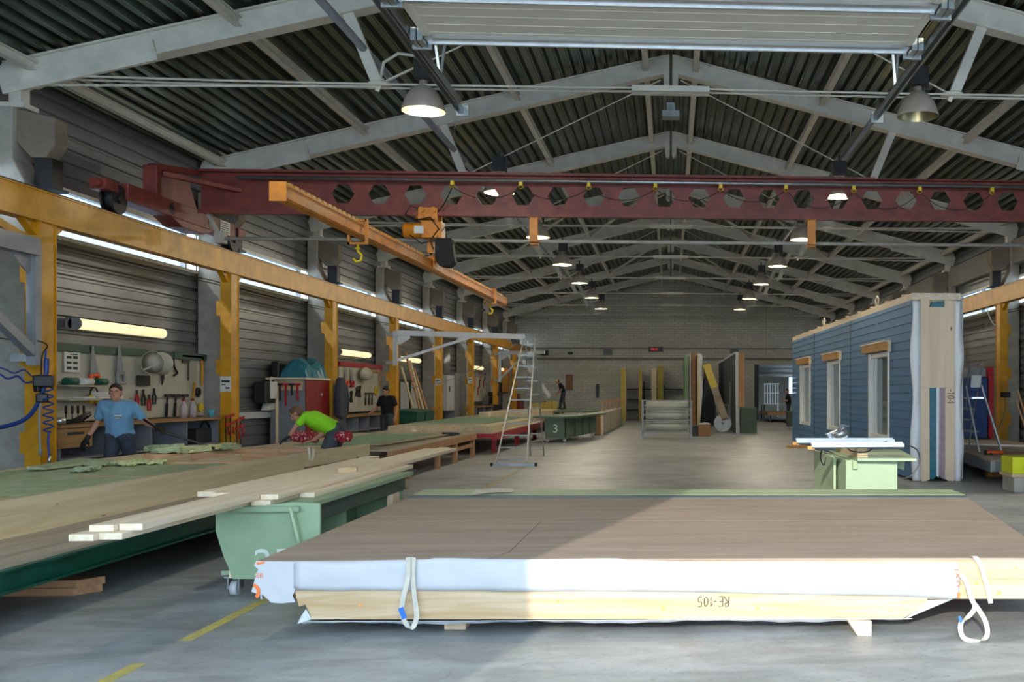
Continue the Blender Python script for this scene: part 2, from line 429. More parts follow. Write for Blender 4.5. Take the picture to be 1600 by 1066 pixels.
# roof deck: trapezoid ribs running the length of the hall
dk = MB(); prof = []
pitch = 0.214; nrib = int(9.8 / pitch)
for side in (-1, 1):
    prof = []
    for i in range(nrib + 1):
        x = i * pitch
        for dx, dz in ((0.0, 0.0), (0.024, 0.0), (0.030, 0.014), (0.036, 0.0), (0.06, 0.0), (0.085, 0.10), (0.189, 0.10)):
            xx = x + dx; prof.append((side * xx, ZR - SL * xx + dz + 0.03))
    vs = []; fs = []
    for (x, z) in prof: vs += [(x, -0.35, z), (x, 30, z), (x, YE + .35, z)]
    for i in range(len(prof) - 1):
        for j in range(2): fs.append((i * 3 + j, i * 3 + j + 1, i * 3 + 4 + j, i * 3 + 3 + j))
    dk.add(vs, fs)
# the outer skin above
for side in (-1, 1):
    dk.hexa([(0, -.35, ZR + .14), (side * 10, -.35, ZR + .14 - SL * 10), (side * 10, YE + .35, ZR + .14 - SL * 10), (0, YE + .35, ZR + .14),
             (0, -.35, ZR + .24), (side * 10, -.35, ZR + .24 - SL * 10), (side * 10, YE + .35, ZR + .24 - SL * 10), (0, YE + .35, ZR + .24)])
struct(dk, 'ceiling', 'deck_metal')

# side walls: horizontal ribbed sheet below and above the window band
ZW0, ZW1 = 3.86, 4.66
def ribwall(side, z0, z1):
    mb = MB(); prof = []; z = z0
    while z < z1 - 1e-6:
        for dz, dx in ((0, 0), (0.135, 0), (0.155, 0.035), (0.19, 0.035)):
            if z + dz < z1: prof.append((side * (XW + dx), z + dz))
        z += 0.21
    prof.append((side * XW, z1))
    vs = []; fs = []
    for (x, zz) in prof: vs += [(x, -0.3, zz), (x, YE, zz)]
    for i in range(len(prof) - 1): fs.append((i * 2, i * 2 + 1, i * 2 + 3, i * 2 + 2))
    mb.add(vs, fs)
    a, b_ = (side * (XW + .05), side * (XW + .2)); mb.box(min(a, b_), max(a, b_), -.3, YE, z0, z1)
    return mb
for side, nm in ((-1, 'left'), (1, 'right')):
    mb = ribwall(side, 0, ZW0); up = ribwall(side, ZW1, 6.25)
    a, b_ = sorted((side * XW, side * (XW + .2))); mb.box(a, b_, -.3, 2.7, ZW0, ZW1)
    o = len(mb.v); mb.v += up.v; mb.f += [tuple(i + o for i in f) for f in up.f]
    struct(mb, 'wall_' + nm, 'wall_metal')
# window bands, one per bay
wn = 1
for side in (-1, 1):
    for y0 in [2.7, 8.7] + BAYS:
        y1 = min(y0 + 6, YE)
        r = tag(thing('window_%d' % wn, None, None, (side * XW, (y0 + y1) / 2, ZW0)), kind='structure')
        x0, x1 = sorted((side * (XW - .03), side * (XW + .07)))
        f = MB()
        f.box(x0, x1, y0, y1, ZW0, ZW0 + .06); f.box(x0, x1, y0, y1, ZW1 - .06, ZW1)
        for yy in (y0, y0 + .30, y1 - .72, y1 - .30, y1 - .06): f.box(x0, x1, yy, yy + .06, ZW0 + .06, ZW1 - .06)
        if side > 0: f.box(x0, x1, y0 + 3, y0 + 3.06, ZW0 + .06, ZW1 - .06)
        f.build('window_frame', 'window_white', r)
        p = MB(); xc = side * (XW + .02); p.box(xc - .004, xc + .004, y0 + .01, y1 - .70, ZW0 + .02, ZW1 - .02); p.build('pane', 'pane_glass', r)
        wn += 1
# end wall of white brick with the way through to the annex
wbk = MB(); OX0, OX1, OZ = 5.25, 8.9, 3.25
def gable(y0, y1, x0, x1, z0=0.0):
    pts = [(x0, z0), (x1, z0), (x1, roofz(x1) + .12)] + ([(0, ZR + .12)] if x0 < 0 < x1 else []) + [(x0, roofz(x0) + .12)]
    return [(a, y0, c) for a, c in pts], (0, y1 - y0, 0)
wbk.prism(*gable(YE, YE + .3, -XW - .2, OX0)); wbk.prism(*gable(YE, YE + .3, OX0, OX1, OZ)); wbk.prism(*gable(YE, YE + .3, OX1, XW + .2))
for x in (-2.9, 0.0, 2.95, 5.9):      # brick piers
    wbk.box(x - .18, x + .18, YE - .12, YE, 0 if x < 5 else OZ, roofz(x) - .05)
struct(wbk, 'wall_back', 'white_brick')
for z, t in ((4.15, .09), (3.52, .12)):
    mb = MB(); mb.box(-9.0, 9.0, YE - .17, YE - .122, z, z + t); struct(mb, 'trim_%d' % (1 if z > 4 else 2), 'beam_grey')
# front wall around the open gate (behind the camera)
GX, GZ = 2.55, 5.25
wf = MB()
for s in (-1, 1):
    xa, xb = sorted((s * GX, s * 3.0)); wf.prism(*gable(-.3, 0, xa, xb))
    xa, xb = sorted((s * 8.7, s * (XW + .2))); wf.prism(*gable(-.3, 0, xa, xb))
    xa, xb = sorted((s * 3.0, s * 8.7)); wf.box(xa, xb, -.3, 0, 0, 1.0)
    wf.prism(*gable(-.3, 0, xa, xb, 5.9))
wf.box(-GX, GX, -.3, 0, GZ, 5.5); wf.prism(*gable(-.3, 0, -GX, GX, 7.6))
struct(wf, 'wall_front', 'beam_grey')
for i, (xa, xb, za, zb_) in enumerate(((-8.7, -3.0, 1.0, 5.9), (3.0, 8.7, 1.0, 5.9), (-GX, GX, 5.5, 7.6))):  # unseen translucent panels, added as soft fill for the hall
    g_ = MB(); g_.box(xa, xb, -.16, -.15, za, zb_); r = tag(g_.build('window_%d' % (wn + 2 + i), 'fill_glazing'), kind='structure')
    fr = MB(); n_ = int((xb - xa) / .95)
    for k in range(n_ + 1):
        xx = xa + (xb - xa) * k / n_; fr.box(xx - .03, xx + .03, -.20, -.11, za, zb_)
    fr.box(xa, xb, -.20, -.11, (za + zb_) / 2 - .03, (za + zb_) / 2 + .03); fr.build('window_frame', 'window_white', r)
# annex room beyond the end wall
an = MB(); an.box(2.0, 2.2, YE + .3, 78, 0, 4.2); an.box(14, 14.2, YE + .3, 78, 0, 4.2)
ax0 = 2.2
for (a, b_) in ((2.2, 9.0), (9.6, 10.2), (10.8, 14)): an.box(a, b_, 77.8, 78, 0, 4.2)
an.box(9.0, 10.8, 77.8, 78, 0, 1.5); an.box(9.0, 10.8, 77.8, 78, 2.9, 4.2); an.box(2.0, 14.2, YE + .3, 78, 4.2, 4.35)
struct(an, 'wall_annex', 'brick_plain')
for i, a in enumerate((9.0, 10.2)):
    r = MB(); r.box(a, a + .6, 77.85, 77.9, 1.5, 2.9); tag(r.build('window_%d' % (wn + i), 'pane_glass'), kind='structure')

# ------------------------------------------------------------------ roof trusses
tr = thing('roof_truss', 'white steel roof truss nearest the camera, its tie rods crossing above the door leaf', 'roof truss', (0, BAYS[0], 0), 'roof trusses across the hall')
y = BAYS[0]
for s in (-1, 1):
    rf = MB(); a = V(s * .09, y, roofz(.09) - .19); b_ = V(s * 9.12, y, roofz(9.12) - .19)
    rf.bar(a + V(0, 0, .17), b_ + V(0, 0, .17), .26, .03); rf.bar(a, b_, .16, .34); rf.bar(a - V(0, 0, .17), b_ - V(0, 0, .17), .26, .03)
    rf.bar(V(s * 7.1, y - .10, roofz(7.1) - .30), V(s * 9.15, y - .10, roofz(9.15) - .30), .05, .30)
    rf.build('rafter', 'white_steel', tr)
    ap = MB(); ap.prism([(s * .03, y - .14, 8.34), (s * .16, y - .14, 8.30), (s * .14, y - .14, 7.72), (s * .07, y - .14, 7.66), (s * .03, y - .14, 7.72)], (0, .28, 0)); ap.build('apex_plate', 'white_steel', tr)
    n = V(s * -4.09, y, 5.89) if False else V(s * 4.09, y, 5.89)
    t = V(s * 4.52, y, roofz(4.52) - .30)
    ps = MB(); ps.bar(n, t, .11, .10, (0, 1, 0)); ps.bar(n + V(s * .02, -.06, 0), t + V(s * .02, -.06, 0), .15, .02, (0, 1, 0)); ps.build('post', 'white_steel', tr)
    nd = MB(); nd.lathe([(0.01, -.02), (.16, -.02), (.17, 0), (.16, .02), (.01, .02)], n, 14); nd.cbox(n, (.06, .02, .2), 0, 0, .4); nd.build('node_plate', 'white_steel', tr)
    dg = MB(); dg.cyl(n, (s * .2, y, 7.86), .012, n=6); dg.build('diagonal_rod', 'white_rod', tr)
    rr = MB()
    for oy in (-.09, .09): rr.tube(sag((s * 8.8, y + oy, 5.92), (s * .25, y + oy, 5.89), .03), .015, 6)
    rr.tube([(s * 8.8, y, 5.80), n + V(0, 0, -.02)], .018, 6)
    rr.build('tie_rod', 'white_rod', tr)
    gp = MB(); gp.prism([(s * 8.3, y - .08, 6.02), (s * 9.1, y - .08, 6.0), (s * 9.1, y - .08, 5.78), (s * 8.75, y - .08, 5.76)], (0, .16, 0)); gp.cyl((s * 8.98, y - .16, 5.92), (s * 8.98, y + .16, 5.92), .17, n=14); gp.build('gusset', 'white_steel', tr)
tb = MB(); tb.box(-.55, .55, y - .12, y - .05, 5.84, 5.92); tb.box(-.55, .55, y + .05, y + .12, 5.84, 5.92); tb.cyl((-.3, y, 5.88), (.3, y, 5.88), .05, n=8); tb.build('turnbuckle', 'white_rod', tr)
desc = ['', 'just in front of the red bridge crane', 'just beyond the red bridge crane', '', '', '', '', 'closest to the brick end wall']
for i in range(1, 8):
    dup(tr, (0, BAYS[i], 0), None, 'white steel roof truss, %s%s' % (ORD[i], (', ' + desc[i]) if desc[i] else ''))
# lengthwise struts below the deck
for s, sn in ((-1, 'left'), (1, 'right')):
    for x, nm in ((.5, 'beside the ridge'), (3.05, 'first out from the ridge pair'), (6.0, 'midway down the slope'), (8.72, 'along the eave')):
        mb = MB(); z = roofz(x) - .10
        mb.box(s * x - .055, s * x + .055, 4, YE, z - .01, z + .01); mb.box(s * x - .055, s * x + .055, 4, YE, z - .13, z - .11)
        mb.box(s * x - .012, s * x + .012, 4, YE, z - .11, z - .01)
        one(mb, 'roof_strut', 'white_steel', 'white lengthwise steel strut on the %s roof slope, %s' % (sn, nm), 'roof strut', 'lengthwise struts under the roof deck')
for s, sn in ((-1, 'left'), (1, 'right')):
    for yb, q in ((32.7, 'nearer pair'), (44.7, 'farther pair')):
        mb = MB(); mb.bar((s * .6, yb, roofz(.6) - .2), (s * 3.0, yb + 6, roofz(3) - .2), .07, .07); mb.bar((s * 3.0, yb, roofz(3) - .2), (s * 6, yb + 6, roofz(6) - .2), .07, .07)
        one(mb, 'roof_brace', 'white_steel', 'pair of white diagonal braces in the %s roof slope, %s' % (sn, q), 'roof brace', 'diagonal braces between far trusses')

# ------------------------------------------------------------------ concrete columns
def column():
    t = thing('concrete_column', '', 'column', (-8.95, BAYS[0], 0), 'whitewashed concrete columns')
    y = BAYS[0]; x = -8.95
    a = MB(); a.prism([(x - .22, y - .22, 0), (x + .22, y - .22, 0), (x + .22, y - .22, 4.35), (x + .02, y - .22, 4.75), (x + .02, y - .22, 5.45), (x - .22, y - .22, 5.45)], (0, .44, 0)); a.build('shaft', 'concrete_grey', t, .015)
    c = MB(); c.prism([(x + .0, y - .12, 5.45), (x + .52, y - .12, 5.32), (x + .52, y - .12, 4.95), (x + .40, y - .12, 4.78), (x + .20, y - .12, 4.78), (x + .0, y - .12, 5.0)], (0, .30, 0)); c.build('corbel', 'concrete_brown', t, .01)
    s_ = MB(); s_.box(x + .24, x + .48, y - .10, y + .14, 4.33, 4.77); s_.box(x + .18, x + .54, y - .13, y + .17, 4.33, 4.37); s_.build('steel_bracket', 'dark_steel', t)
    h = MB(); h.box(x - .10, x + .06, y - .10, y + .10, 5.45, 5.80); h.box(x - .18, x + .14, y - .17, y + .17, 5.45, 5.52); h.build('head_post', 'white_steel', t)
    return t
c0 = column(); c0['label'] = 'whitewashed concrete column by the left wall at the picture edge, nearest'
for i in range(1, 8):
    dup(c0, (-8.95, BAYS[i], 0), None, 'whitewashed concrete column against the left wall, %s of its row' % ORD[i])
for i in range(0, 8):
    dup(c0, (8.95, BAYS[i], 0), math.pi, 'whitewashed concrete column against the right wall, %s of its row' % ORD[i])
# grey wall beam above the right windows
mb = MB(); mb.box(8.98, 9.19, 20.9, YE, 4.95, 5.55); one(mb, 'wall_beam', 'beam_grey', 'long plain grey beam above the window band of the right wall', 'beam')

# ------------------------------------------------------------------ yellow runway girders and their posts
for s, sn in ((-1, 'left'), (1, 'right')):
    g = thing('crane_runway', 'long yellow crane runway girder along the %s wall' % sn, 'crane runway', (s * 8.32, 30, 3.80))
    a = MB(); X = s * 8.32
    a.box(X - .006, X + .006, 2, YE - .3, 3.84, 4.19); a.box(X - .10, X + .10, 2, YE - .3, 3.80, 3.84); a.box(X - .10, X + .10, 2, YE - .3, 4.19, 4.21)
    a.box(X - .085, X + .085, 2, YE - .3, 3.84, 4.19)
    a.build('girder', 'yellow_paint', g)
    b_ = MB(); b_.box(X - .025, X + .025, 2, YE - .3, 4.21, 4.25); b_.build('rail', 'dark_steel', g)
    wr = MB()
    for k, (dz, ph) in enumerate(((-.12, 0), (-.17, 2))):
        for i in range(9): wr.tube(sag((X - s * .0 + s * .35, 2 + 6 * i, 3.80 + dz), (X + s * .35, 8 + 6 * i, 3.80 + dz), .03, 4), .010, 5)
    one(wr, 'power_wire', 'dark_steel', 'dark sagging supply wires strung below the %s yellow runway' % sn, 'wire')
def ypost(label, loc, rz=None, first=None):
    if first: return dup(first, loc, rz, label)
    t = thing('runway_post', label, 'steel post', loc, 'yellow posts under the crane runways')
    x, y, _ = loc
    a = MB(); a.box(x - .10, x + .10, y - .18, y - .165, 0, 3.8); a.box(x - .10, x + .10, y + .165, y + .18, 0, 3.8); a.box(x - .085, x + .085, y - .165, y + .165, 0, 3.8)
    a.build('post', 'yellow_paint', t)
    for q in (-1, 1):
        b_ = MB(); b_.prism([(x - .05, y + q * .18, 3.8), (x - .05, y + q * .45, 3.8), (x - .05, y + q * .18, 3.62)], (.1, 0, 0)); b_.build('knee_plate', 'yellow_paint', t)
    for z in (.75, 1.9, 3.0):
        c = MB(); c.box(x - .21, x - .10, y - .10, y + .10, z, z + .28); c.build('wall_bracket', 'yellow_paint', t)
    d = MB(); d.box(x - .22, x + .22, y - .2, y + .2, 0, .02); d.build('base_plate', 'yellow_paint', t)
    return t
PY = [14.12, 19.95, 25.75, 31.5, 37.5, 43.4, 49.4, 55.4]
p0 = ypost('yellow steel post under the left crane runway at the picture edge, nearest', (-8.34, PY[0], 0))
for i in range(1, 8): ypost('yellow steel post under the left crane runway, %s of its row' % ORD[i], (-8.34, PY[i], 0), None, p0)
for i in range(1, 8): ypost('yellow steel post under the right crane runway, %s to the camera' % ORD[i], (8.34, PY[i] - .35 if i < 3 else PY[i], 0), math.pi, p0)
kb = MB(); kb.bar((-8.4, 13.85, 3.55), (-8.35, 12.6, 3.80), .14, .10); one(kb, 'knee_brace', 'yellow_paint', 'yellow knee brace from nearest left post up to the runway', 'brace')

# ------------------------------------------------------------------ red bridge crane
BY = 18.0
cr = thing('bridge_crane', 'dark red overhead bridge crane of hexagon-holed beam spanning the hall', 'overhead crane', (0, BY, 4.25))
g = MB(); zb, zt = 4.64, 5.31; zm = (zb + zt) / 2 + .0; H = zt - zb; p = 0.613; a = .19; b_ = .16; t = .012
x = -5.63; XL, XR = -8.0, 8.0
def plate(x0, x1): g.box(x0, x1, BY - t / 2, BY + t / 2, zb, zt)
plate(XL, x - p / 2)
while x + p / 2 < XR:
    for yy in (BY - t / 2, BY + t / 2):
        P = lambda dx, dz: (x + dx, yy, zm + dz)
        vs = [P(-p/2, -H/2), P(p/2, -H/2), P(p/2, H/2), P(-p/2, H/2), P(-a, 0), P(-a/2, -b_), P(a/2, -b_), P(a, 0), P(a/2, b_), P(-a/2, b_)]
        g.add(vs, [(0, 1, 6, 5), (2, 3, 9, 8), (0, 5, 4), (0, 4, 3), (4, 9, 3), (1, 7, 6), (1, 2, 7), (2, 8, 7)])
    hx = [(-a, 0), (-a/2, -b_), (a/2, -b_), (a, 0), (a/2, b_), (-a/2, b_)]
    for i in range(6):
        q = [hx[i], hx[(i + 1) % 6]]
        g.add([(x + q[0][0], BY - t/2, zm + q[0][1]), (x + q[1][0], BY - t/2, zm + q[1][1]), (x + q[1][0], BY + t/2, zm + q[1][1]), (x + q[0][0], BY + t/2, zm + q[0][1])], [(0, 1, 2, 3)])
    x += p
plate(x - p / 2, XR)
g.box(XL, XR, BY - .14, BY + .14, zb - .02, zb); g.box(XL, XR, BY - .14, BY + .14, zt, zt + .02)
g.box(XL, XR, BY - .16, BY - .14, zb - .05, zb + .02)
g.box(XL, 3.6, BY - .10, BY + .10, zt + .02, zt + .05); g.box(XL, XR, BY - .03, BY - .006, zt - .16, zt - .13)
g.build('girder', 'red_paint', cr)
for s in (-1, 1):
    X = s * 8.32
    e = MB(); e.box(X - .14, X + .14, 16.0, 19.8, 4.45, 4.72); e.prism([(X - .15, 17.3, 4.45), (X - .15, 18.9, 4.45), (X - .15, 18.5, 4.33), (X - .15, 17.7, 4.33)], (.3, 0, 0))
    e.prism([(X - .10, 17.2, 4.72), (X - .10, 17.5, 5.25), (X - .10, 18.4, 5.30), (X - .10, 18.8, 4.72)], (.02, 0, 0))
    e.box(X - .10, X + .12, 16.9, 17.05, 4.72, 5.20); e.bar((X, 16.95, 5.18), (X - s * .3, 18.0, 5.3), .12, .10); e.bar((X - s * .1, 17.1, 5.1), (X - s * 1.0, 17.95, 5.0), .10, .08)
    e.build('end_carriage', 'red_paint', cr, .01)
    hl = MB()
    for yy, zz in ((17.35, 4.58), (18.75, 4.56)): hl.cyl((X - s * .141, yy, zz), (X - s * .146, yy, zz), .085, n=16)
    hl.build('opening', 'black_plastic', cr)
    for yy in (15.85, 19.9):
        wl = MB(); wl.cyl((X - .07, yy, 4.44), (X + .07, yy, 4.44), .19, n=22); wl.cyl((X - .09, yy, 4.44), (X - .06, yy, 4.44), .22, n=22); wl.cyl((X + .06, yy, 4.44), (X + .09, yy, 4.44), .22, n=22)
        wl.cyl((X - s * .13, yy, 4.44), (X - s * .08, yy, 4.44), .06, n=10); wl.build('wheel', 'dark_steel', cr)
        gd = MB(); d = -1 if yy < 17 else 1; gd.box(X - .12, X + .12, min(yy + d * .1, yy + d * .42), max(yy + d * .1, yy + d * .42), 4.52, 4.68); gd.cyl((X, yy + d * .40, 4.60), (X, yy + d * .55, 4.60), .07, n=10); gd.build('buffer', 'red_paint', cr)
lp = MB(); lp.box(-8.175, -8.170, 19.15, 19.55, 4.47, 4.70); pl = lp.build('rating_plate', 'paper', cr); pl['label'] = 'white rating plate'
ln = MB()
for k in range(5): ln.box(-8.169, -8.167, 19.18, 19.50 - .04 * (k % 2), 4.50 + k * .038, 4.512 + k * .038)
ln.build('text_line', 'ink', pl)
cd = MB(); cd.tube([(-7.3, BY - .25, 5.19), (8.0, BY - .25, 5.19)], .030, 8)
for i in range(9): cd.bar((-6.8 + i * 1.75, BY - .25, 5.2), (-6.8 + i * 1.75, BY - .02, 5.26), .04, .03)
cd.build('festoon_rail', 'galvanised', cr)
fest = [ony(u, 296, BY - .25) for u in (707, 814, 920, 1024, 1126, 1228, 1334, 1437, 1550)]
for q in fest:
    f = MB(); f.box(q.x - .03, q.x + .03, BY - .28, BY - .22, 5.10, 5.17); f.lathe([(.035, -.02), (.05, 0), (.035, .02)], (q.x, BY - .25, 5.09), 12, 'Y'); f.build('cable_trolley', 'yellow_plastic', cr)
fc = MB()
for i in range(len(fest) - 1):
    fc.tube(sag((fest[i].x, BY - .25, 5.07), (fest[i + 1].x, BY - .25, 5.07), .30 if i > 4 else .2), .007, 6)
fc.tube(sag((fest[0].x, BY - .25, 5.07), (-4.15, BY - .1, 4.55), .1), .012, 6)
fc.build('festoon_cable', 'dark_steel', cr)
for u in (834, 1268):
    q = ony(u, 340, BY - .1); h = MB(); h.box(q.x - .07, q.x + .07, BY - .12, BY - .08, 4.14, 4.62); h.box(q.x - .07, q.x + .07, BY - .12, BY + .12, 4.12, 4.16); h.box(q.x - .10, q.x + .10, BY - .14, BY + .14, 4.58, 4.62); h.build('hanger', 'orange_paint', cr)
sp = MB(); sp.tube([(-7.6, BY, 4.19), (8.1, BY, 4.19)], .032, 8)
sp.box(-7.75, -7.6, BY - .08, BY + .08, 4.1, 4.3); sp.bar((-7.7, BY, 4.25), (-7.9, BY, 4.64), .05, .05); sp.bar((7.9, BY, 4.2), (7.9, BY, 4.64), .05, .05)
sp.build('drive_shaft', 'concrete_grey', cr)

# hoist hanging from the bridge
hx = -4.15
ho = thing('chain_hoist', 'orange electric chain hoist with black chain bag hanging under the bridge crane', 'hoist', (hx, BY, 4.0))
a = MB(); a.box(hx - .16, hx + .16, BY - .2, BY - .14, 4.5, 4.72); a.box(hx - .16, hx + .16, BY + .16, BY + .2, 4.5, 4.72); a.box(hx - .12, hx + .12, BY - .2, BY + .2, 4.48, 4.52)
a.cyl((hx - .1, BY - .24, 4.68), (hx - .1, BY - .2, 4.68), .05, n=10); a.cyl((hx + .1, BY - .24, 4.68), (hx + .1, BY - .2, 4.68), .05, n=10); a.build('trolley', 'orange_paint', ho)
a = MB(); a.cyl((hx - .42, BY - .1, 4.34), (hx + .10, BY - .1, 4.34), .13, n=16); a.box(hx - .10, hx + .24, BY - .24, BY + .05, 4.20, 4.48); a.build('motor', 'orange_paint', ho, .01)
a = MB(); a.cyl((hx - .22, BY - .05, 4.62), (hx - .02, BY - .05, 4.62), .09, n=12); a.build('travel_motor', 'orange_paint', ho)
a = MB(); a.box(hx - .22, hx - .06, BY - .245, BY - .235, 4.27, 4.40); a.build('nameplate', 'paper', ho)
a = MB(); a.prism([(hx + .12, BY - .22, 4.20), (hx + .40, BY - .22, 4.20), (hx + .46, BY - .22, 3.78), (hx + .36, BY - .22, 3.70), (hx + .20, BY - .22, 3.72), (hx + .12, BY - .22, 3.86)], (0, .22, 0)); a.build('chain_bag', 'rubber_black', ho, .02)
a = MB(); a.cyl((hx, BY - .06, 4.2), (hx, BY - .06, 3.98), .014, n=6); a.cyl((hx + .05, BY - .06, 4.2), (hx + .05, BY - .06, 3.98), .014, n=6); a.box(hx - .03, hx + .08, BY - .11, BY - .01, 3.96, 4.14); a.build('chain_block', 'orange_paint', ho)
a = MB(); a.tube([(hx + .02, BY - .05, 3.98), (hx + .02, BY - .05, 3.93), (hx + .07, BY - .05, 3.89), (hx + .06, BY - .05, 3.83), (hx, BY - .05, 3.82), (hx - .05, BY - .05, 3.86)], .017, 8); a.build('hook', 'dark_steel', ho)
a = MB(); a.tube([(hx - .05, BY - .15, 4.66), (hx - .3, BY - .2, 4.75), (hx - .38, BY - .2, 4.6), (hx - .2, BY - .2, 4.5), (hx + .05, BY - .25, 4.55), (hx + .2, BY - .25, 4.35), (hx + .05, BY - .25, 4.15), (hx + .1, BY - .2, 4.0)], .012, 6)
a.tube([(hx - .3, BY - .2, 4.25), (hx - .1, BY - .25, 4.1), (hx + .12, BY - .25, 4.15), (hx + .3, BY - .2, 4.4), (hx + .32, BY - .2, 4.2)], .010, 6); a.build('cable', 'black_plastic', ho)
# long orange lifting beam
n0 = ony(441, 300, 11.3); n1 = ony(790, 466, 24.6)
A_ = V(-4.22, 11.3, 3.72); B_ = V(-3.98, 24.6, 3.72)
lb = thing('lifting_beam', 'long orange lifting beam with notched top hanging lengthwise from the hoist', 'lifting beam', (-4.1, 18, 3.62))
a = MB(); a.bar(A_, B_, .13, .16); a.bar(A_ + V(0, 0, -.06), B_ + V(0, 0, -.06), .17, .02); a.bar(A_ + V(0, 0, .08), B_ + V(0, 0, .08), .15, .02)
a.bar(A_ - V(0, .01, 0), A_ + V(0, .01, 0), .18, .21); a.bar(B_ - V(0, .01, 0), B_ + V(0, .01, 0), .18, .21); a.build('beam', 'orange_paint', lb)
a = MB(); N = 74
for i in range(N):
    f0 = .012 + i / N * .97
    if .44 < f0 < .56: continue
    c = A_.lerp(B_, f0); a.box(c.x - .02, c.x + .06, c.y, c.y + .11, c.z + .09, c.z + .125)
tn = a.build('notch_strip', 'yellow_paint', lb)
for f0 in (.20, .885):
    c = A_.lerp(B_, f0); a = MB()
    a.box(c.x - .02, c.x + .12, c.y - .03, c.y + .03, c.z + .12, c.z + .15); a.box(c.x + .10, c.x + .13, c.y - .03, c.y + .03, c.z - .16, c.z + .15); a.box(c.x - .13, c.x + .13, c.y - .03, c.y + .03, c.z - .19, c.z - .16); a.box(c.x - .13, c.x - .10, c.y - .03, c.y + .03, c.z - .19, c.z - .06)
    cl = a.build('beam_clamp', 'orange_paint', lb)
    h = MB(); h.tube([c + V(0, 0, -.19), c + V(0, 0, -.28), c + V(.05, 0, -.33), c + V(.04, 0, -.40), c + V(-.02, 0, -.42), c + V(-.06, 0, -.37)], .018, 8); h.lathe([(.02, -.02), (.04, 0), (.02, .02)], c + V(0, 0, -.24), 10); h.build('hook', 'yellow_plastic', cl)
c = A_.lerp(B_, .5); a = MB(); a.box(c.x - .08, c.x - .06, c.y - .35, c.y + .35, c.z - .05, c.z + .10); a.box(c.x + .085, c.x + .10, c.y - .35, c.y + .35, c.z - .06, c.z + .10); a.box(c.x - .05, c.x + .05, c.y - .07, c.y + .0, c.z + .08, c.z + .19); a.build('lifting_lug', 'orange_paint', lb)

# ------------------------------------------------------------------ high-bay lamps
def lamp(loc, lit, label, src=None):
    L_ = Vector(loc)
    if src is not None: r = dup(src, loc, None, label)
    else:
        r = thing('high_bay_lamp', label, 'lamp', loc, 'high bay lamps hung under the trusses')
        z = L_.z
        a = MB(); a.lathe([(.30, 0), (.305, .012), (.28, .10), (.24, .20), (.17, .30), (.10, .35), (.06, .37), (.06, .43), (.01, .43)], L_, 28); a.build('shade', 'lamp_shell', r)
        a = MB(); a.lathe([(.295, .004), (.27, .10), (.23, .19), (.16, .285), (.09, .33), (.01, .34)], L_, 28); a.build('reflector', 'reflector', r)
        a = MB(); a.box(L_.x - .12, L_.x + .12, L_.y - .08, L_.y + .08, z + .45, z + .72); a.box(L_.x - .02, L_.x + .02, L_.y - .02, L_.y + .02, z + .72, z + .85); a.box(L_.x + .12, L_.x + .16, L_.y - .02, L_.y + .02, z + .36, z + .72); a.build('ballast', 'black_plastic', r)
        a = MB(); a.ball(L_ + V(0, 0, .19), .055, 12, (1, 1, 1.5)); a.build('bulb', 'lamp_glow' if lit else 'window_white', r)
    if lit:
        ld = D.lights.new('lamp_light', 'POINT'); ld.energy = LAMP_W; ld.color = (1.0, .91, .72); ld.shadow_soft_size = .07
        lo = D.objects.new('lamp_light', ld); COL.objects.link(lo); lo.parent = r; lo.location = (0, 0, .012)
    return r
LAMP_W = 33
zl = [5.52, 5.54, 5.56, 5.60, 5.66, 5.66, 5.68]
l0 = lamp((-3.48, BAYS[0] - .02, zl[0]), True, 'lit grey bell lamp, nearest of the left row')
for i in range(1, 7): lamp((-3.42, BAYS[i] - .02, zl[i]), True, 'lit grey bell lamp, %s of the left row' % ORD[i], l0)
lr = lamp((3.58, BAYS[0] - .02, zl[0] + .04), False, 'unlit bell lamp with silver reflector, nearest of the right row')
for i in range(1, 7): lamp((3.42, BAYS[i] - .02, zl[i]), True, 'lit grey bell lamp, %s of the right row' % ORD[i], l0)
LAMP_W = 10  # extra pair out of view, added to light the foreground from above
lamp((-3.48, 8.68, 5.52), True, 'unseen bell lamp added for light, left of the raised gate leaf', l0)
lamp((3.48, 8.68, 5.52), True, 'unseen bell lamp added for light, right of the raised gate leaf', l0)
wc = MB(); q = V(-3.48, BAYS[0] - .02, 6.2)
wc.tube([q + V(-.1, 0, .1), q + V(-.35, 0, .13), q + V(-.55, 0, 0), q + V(-.6, 0, -.25)], .022, 8); wc.tube([q + V(-.1, 0, -.05), q + V(-.6, 0, -.3)], .014, 6)
one(wc, 'lamp_cable', 'white_rod', 'white bent conduit beside the nearest left bell lamp', 'cable')
for s, x, z, y0, y1, lb_ in ((-1, -4.30, 6.38, 6, 45, 'left'), (1, 3.66, 6.50, 13, 45, 'right')):
    mb = MB(); mb.tube([(x, y0, z), (x, y1, z)], .055, 8)
    for yy in (21.6, 27.6): mb.lathe([(.06, -.1), (.09, -.08), (.09, .08), (.06, .1)], (x, yy, z), 12, 'Y')
    for yb in BAYS[1:5]: mb.cyl((x, yb, z), (x, yb, roofz(x) - .2), .012, n=6)
    one(mb, 'ceiling_pipe', 'grey_paint', 'grey lengthwise pipe with couplings under the %s roof slope' % lb_, 'pipe')
fl_ = MB(); q = V(0, 20.4, 7.25); fl_.box(-.17, .17, 20.2, 20.5, 7.0, 7.12); fl_.box(-.08, .08, 20.3, 20.4, 7.12, 7.3); one(fl_, 'junction_box', 'galvanised', 'small grey box hanging below the ridge of the second truss', 'junction box')

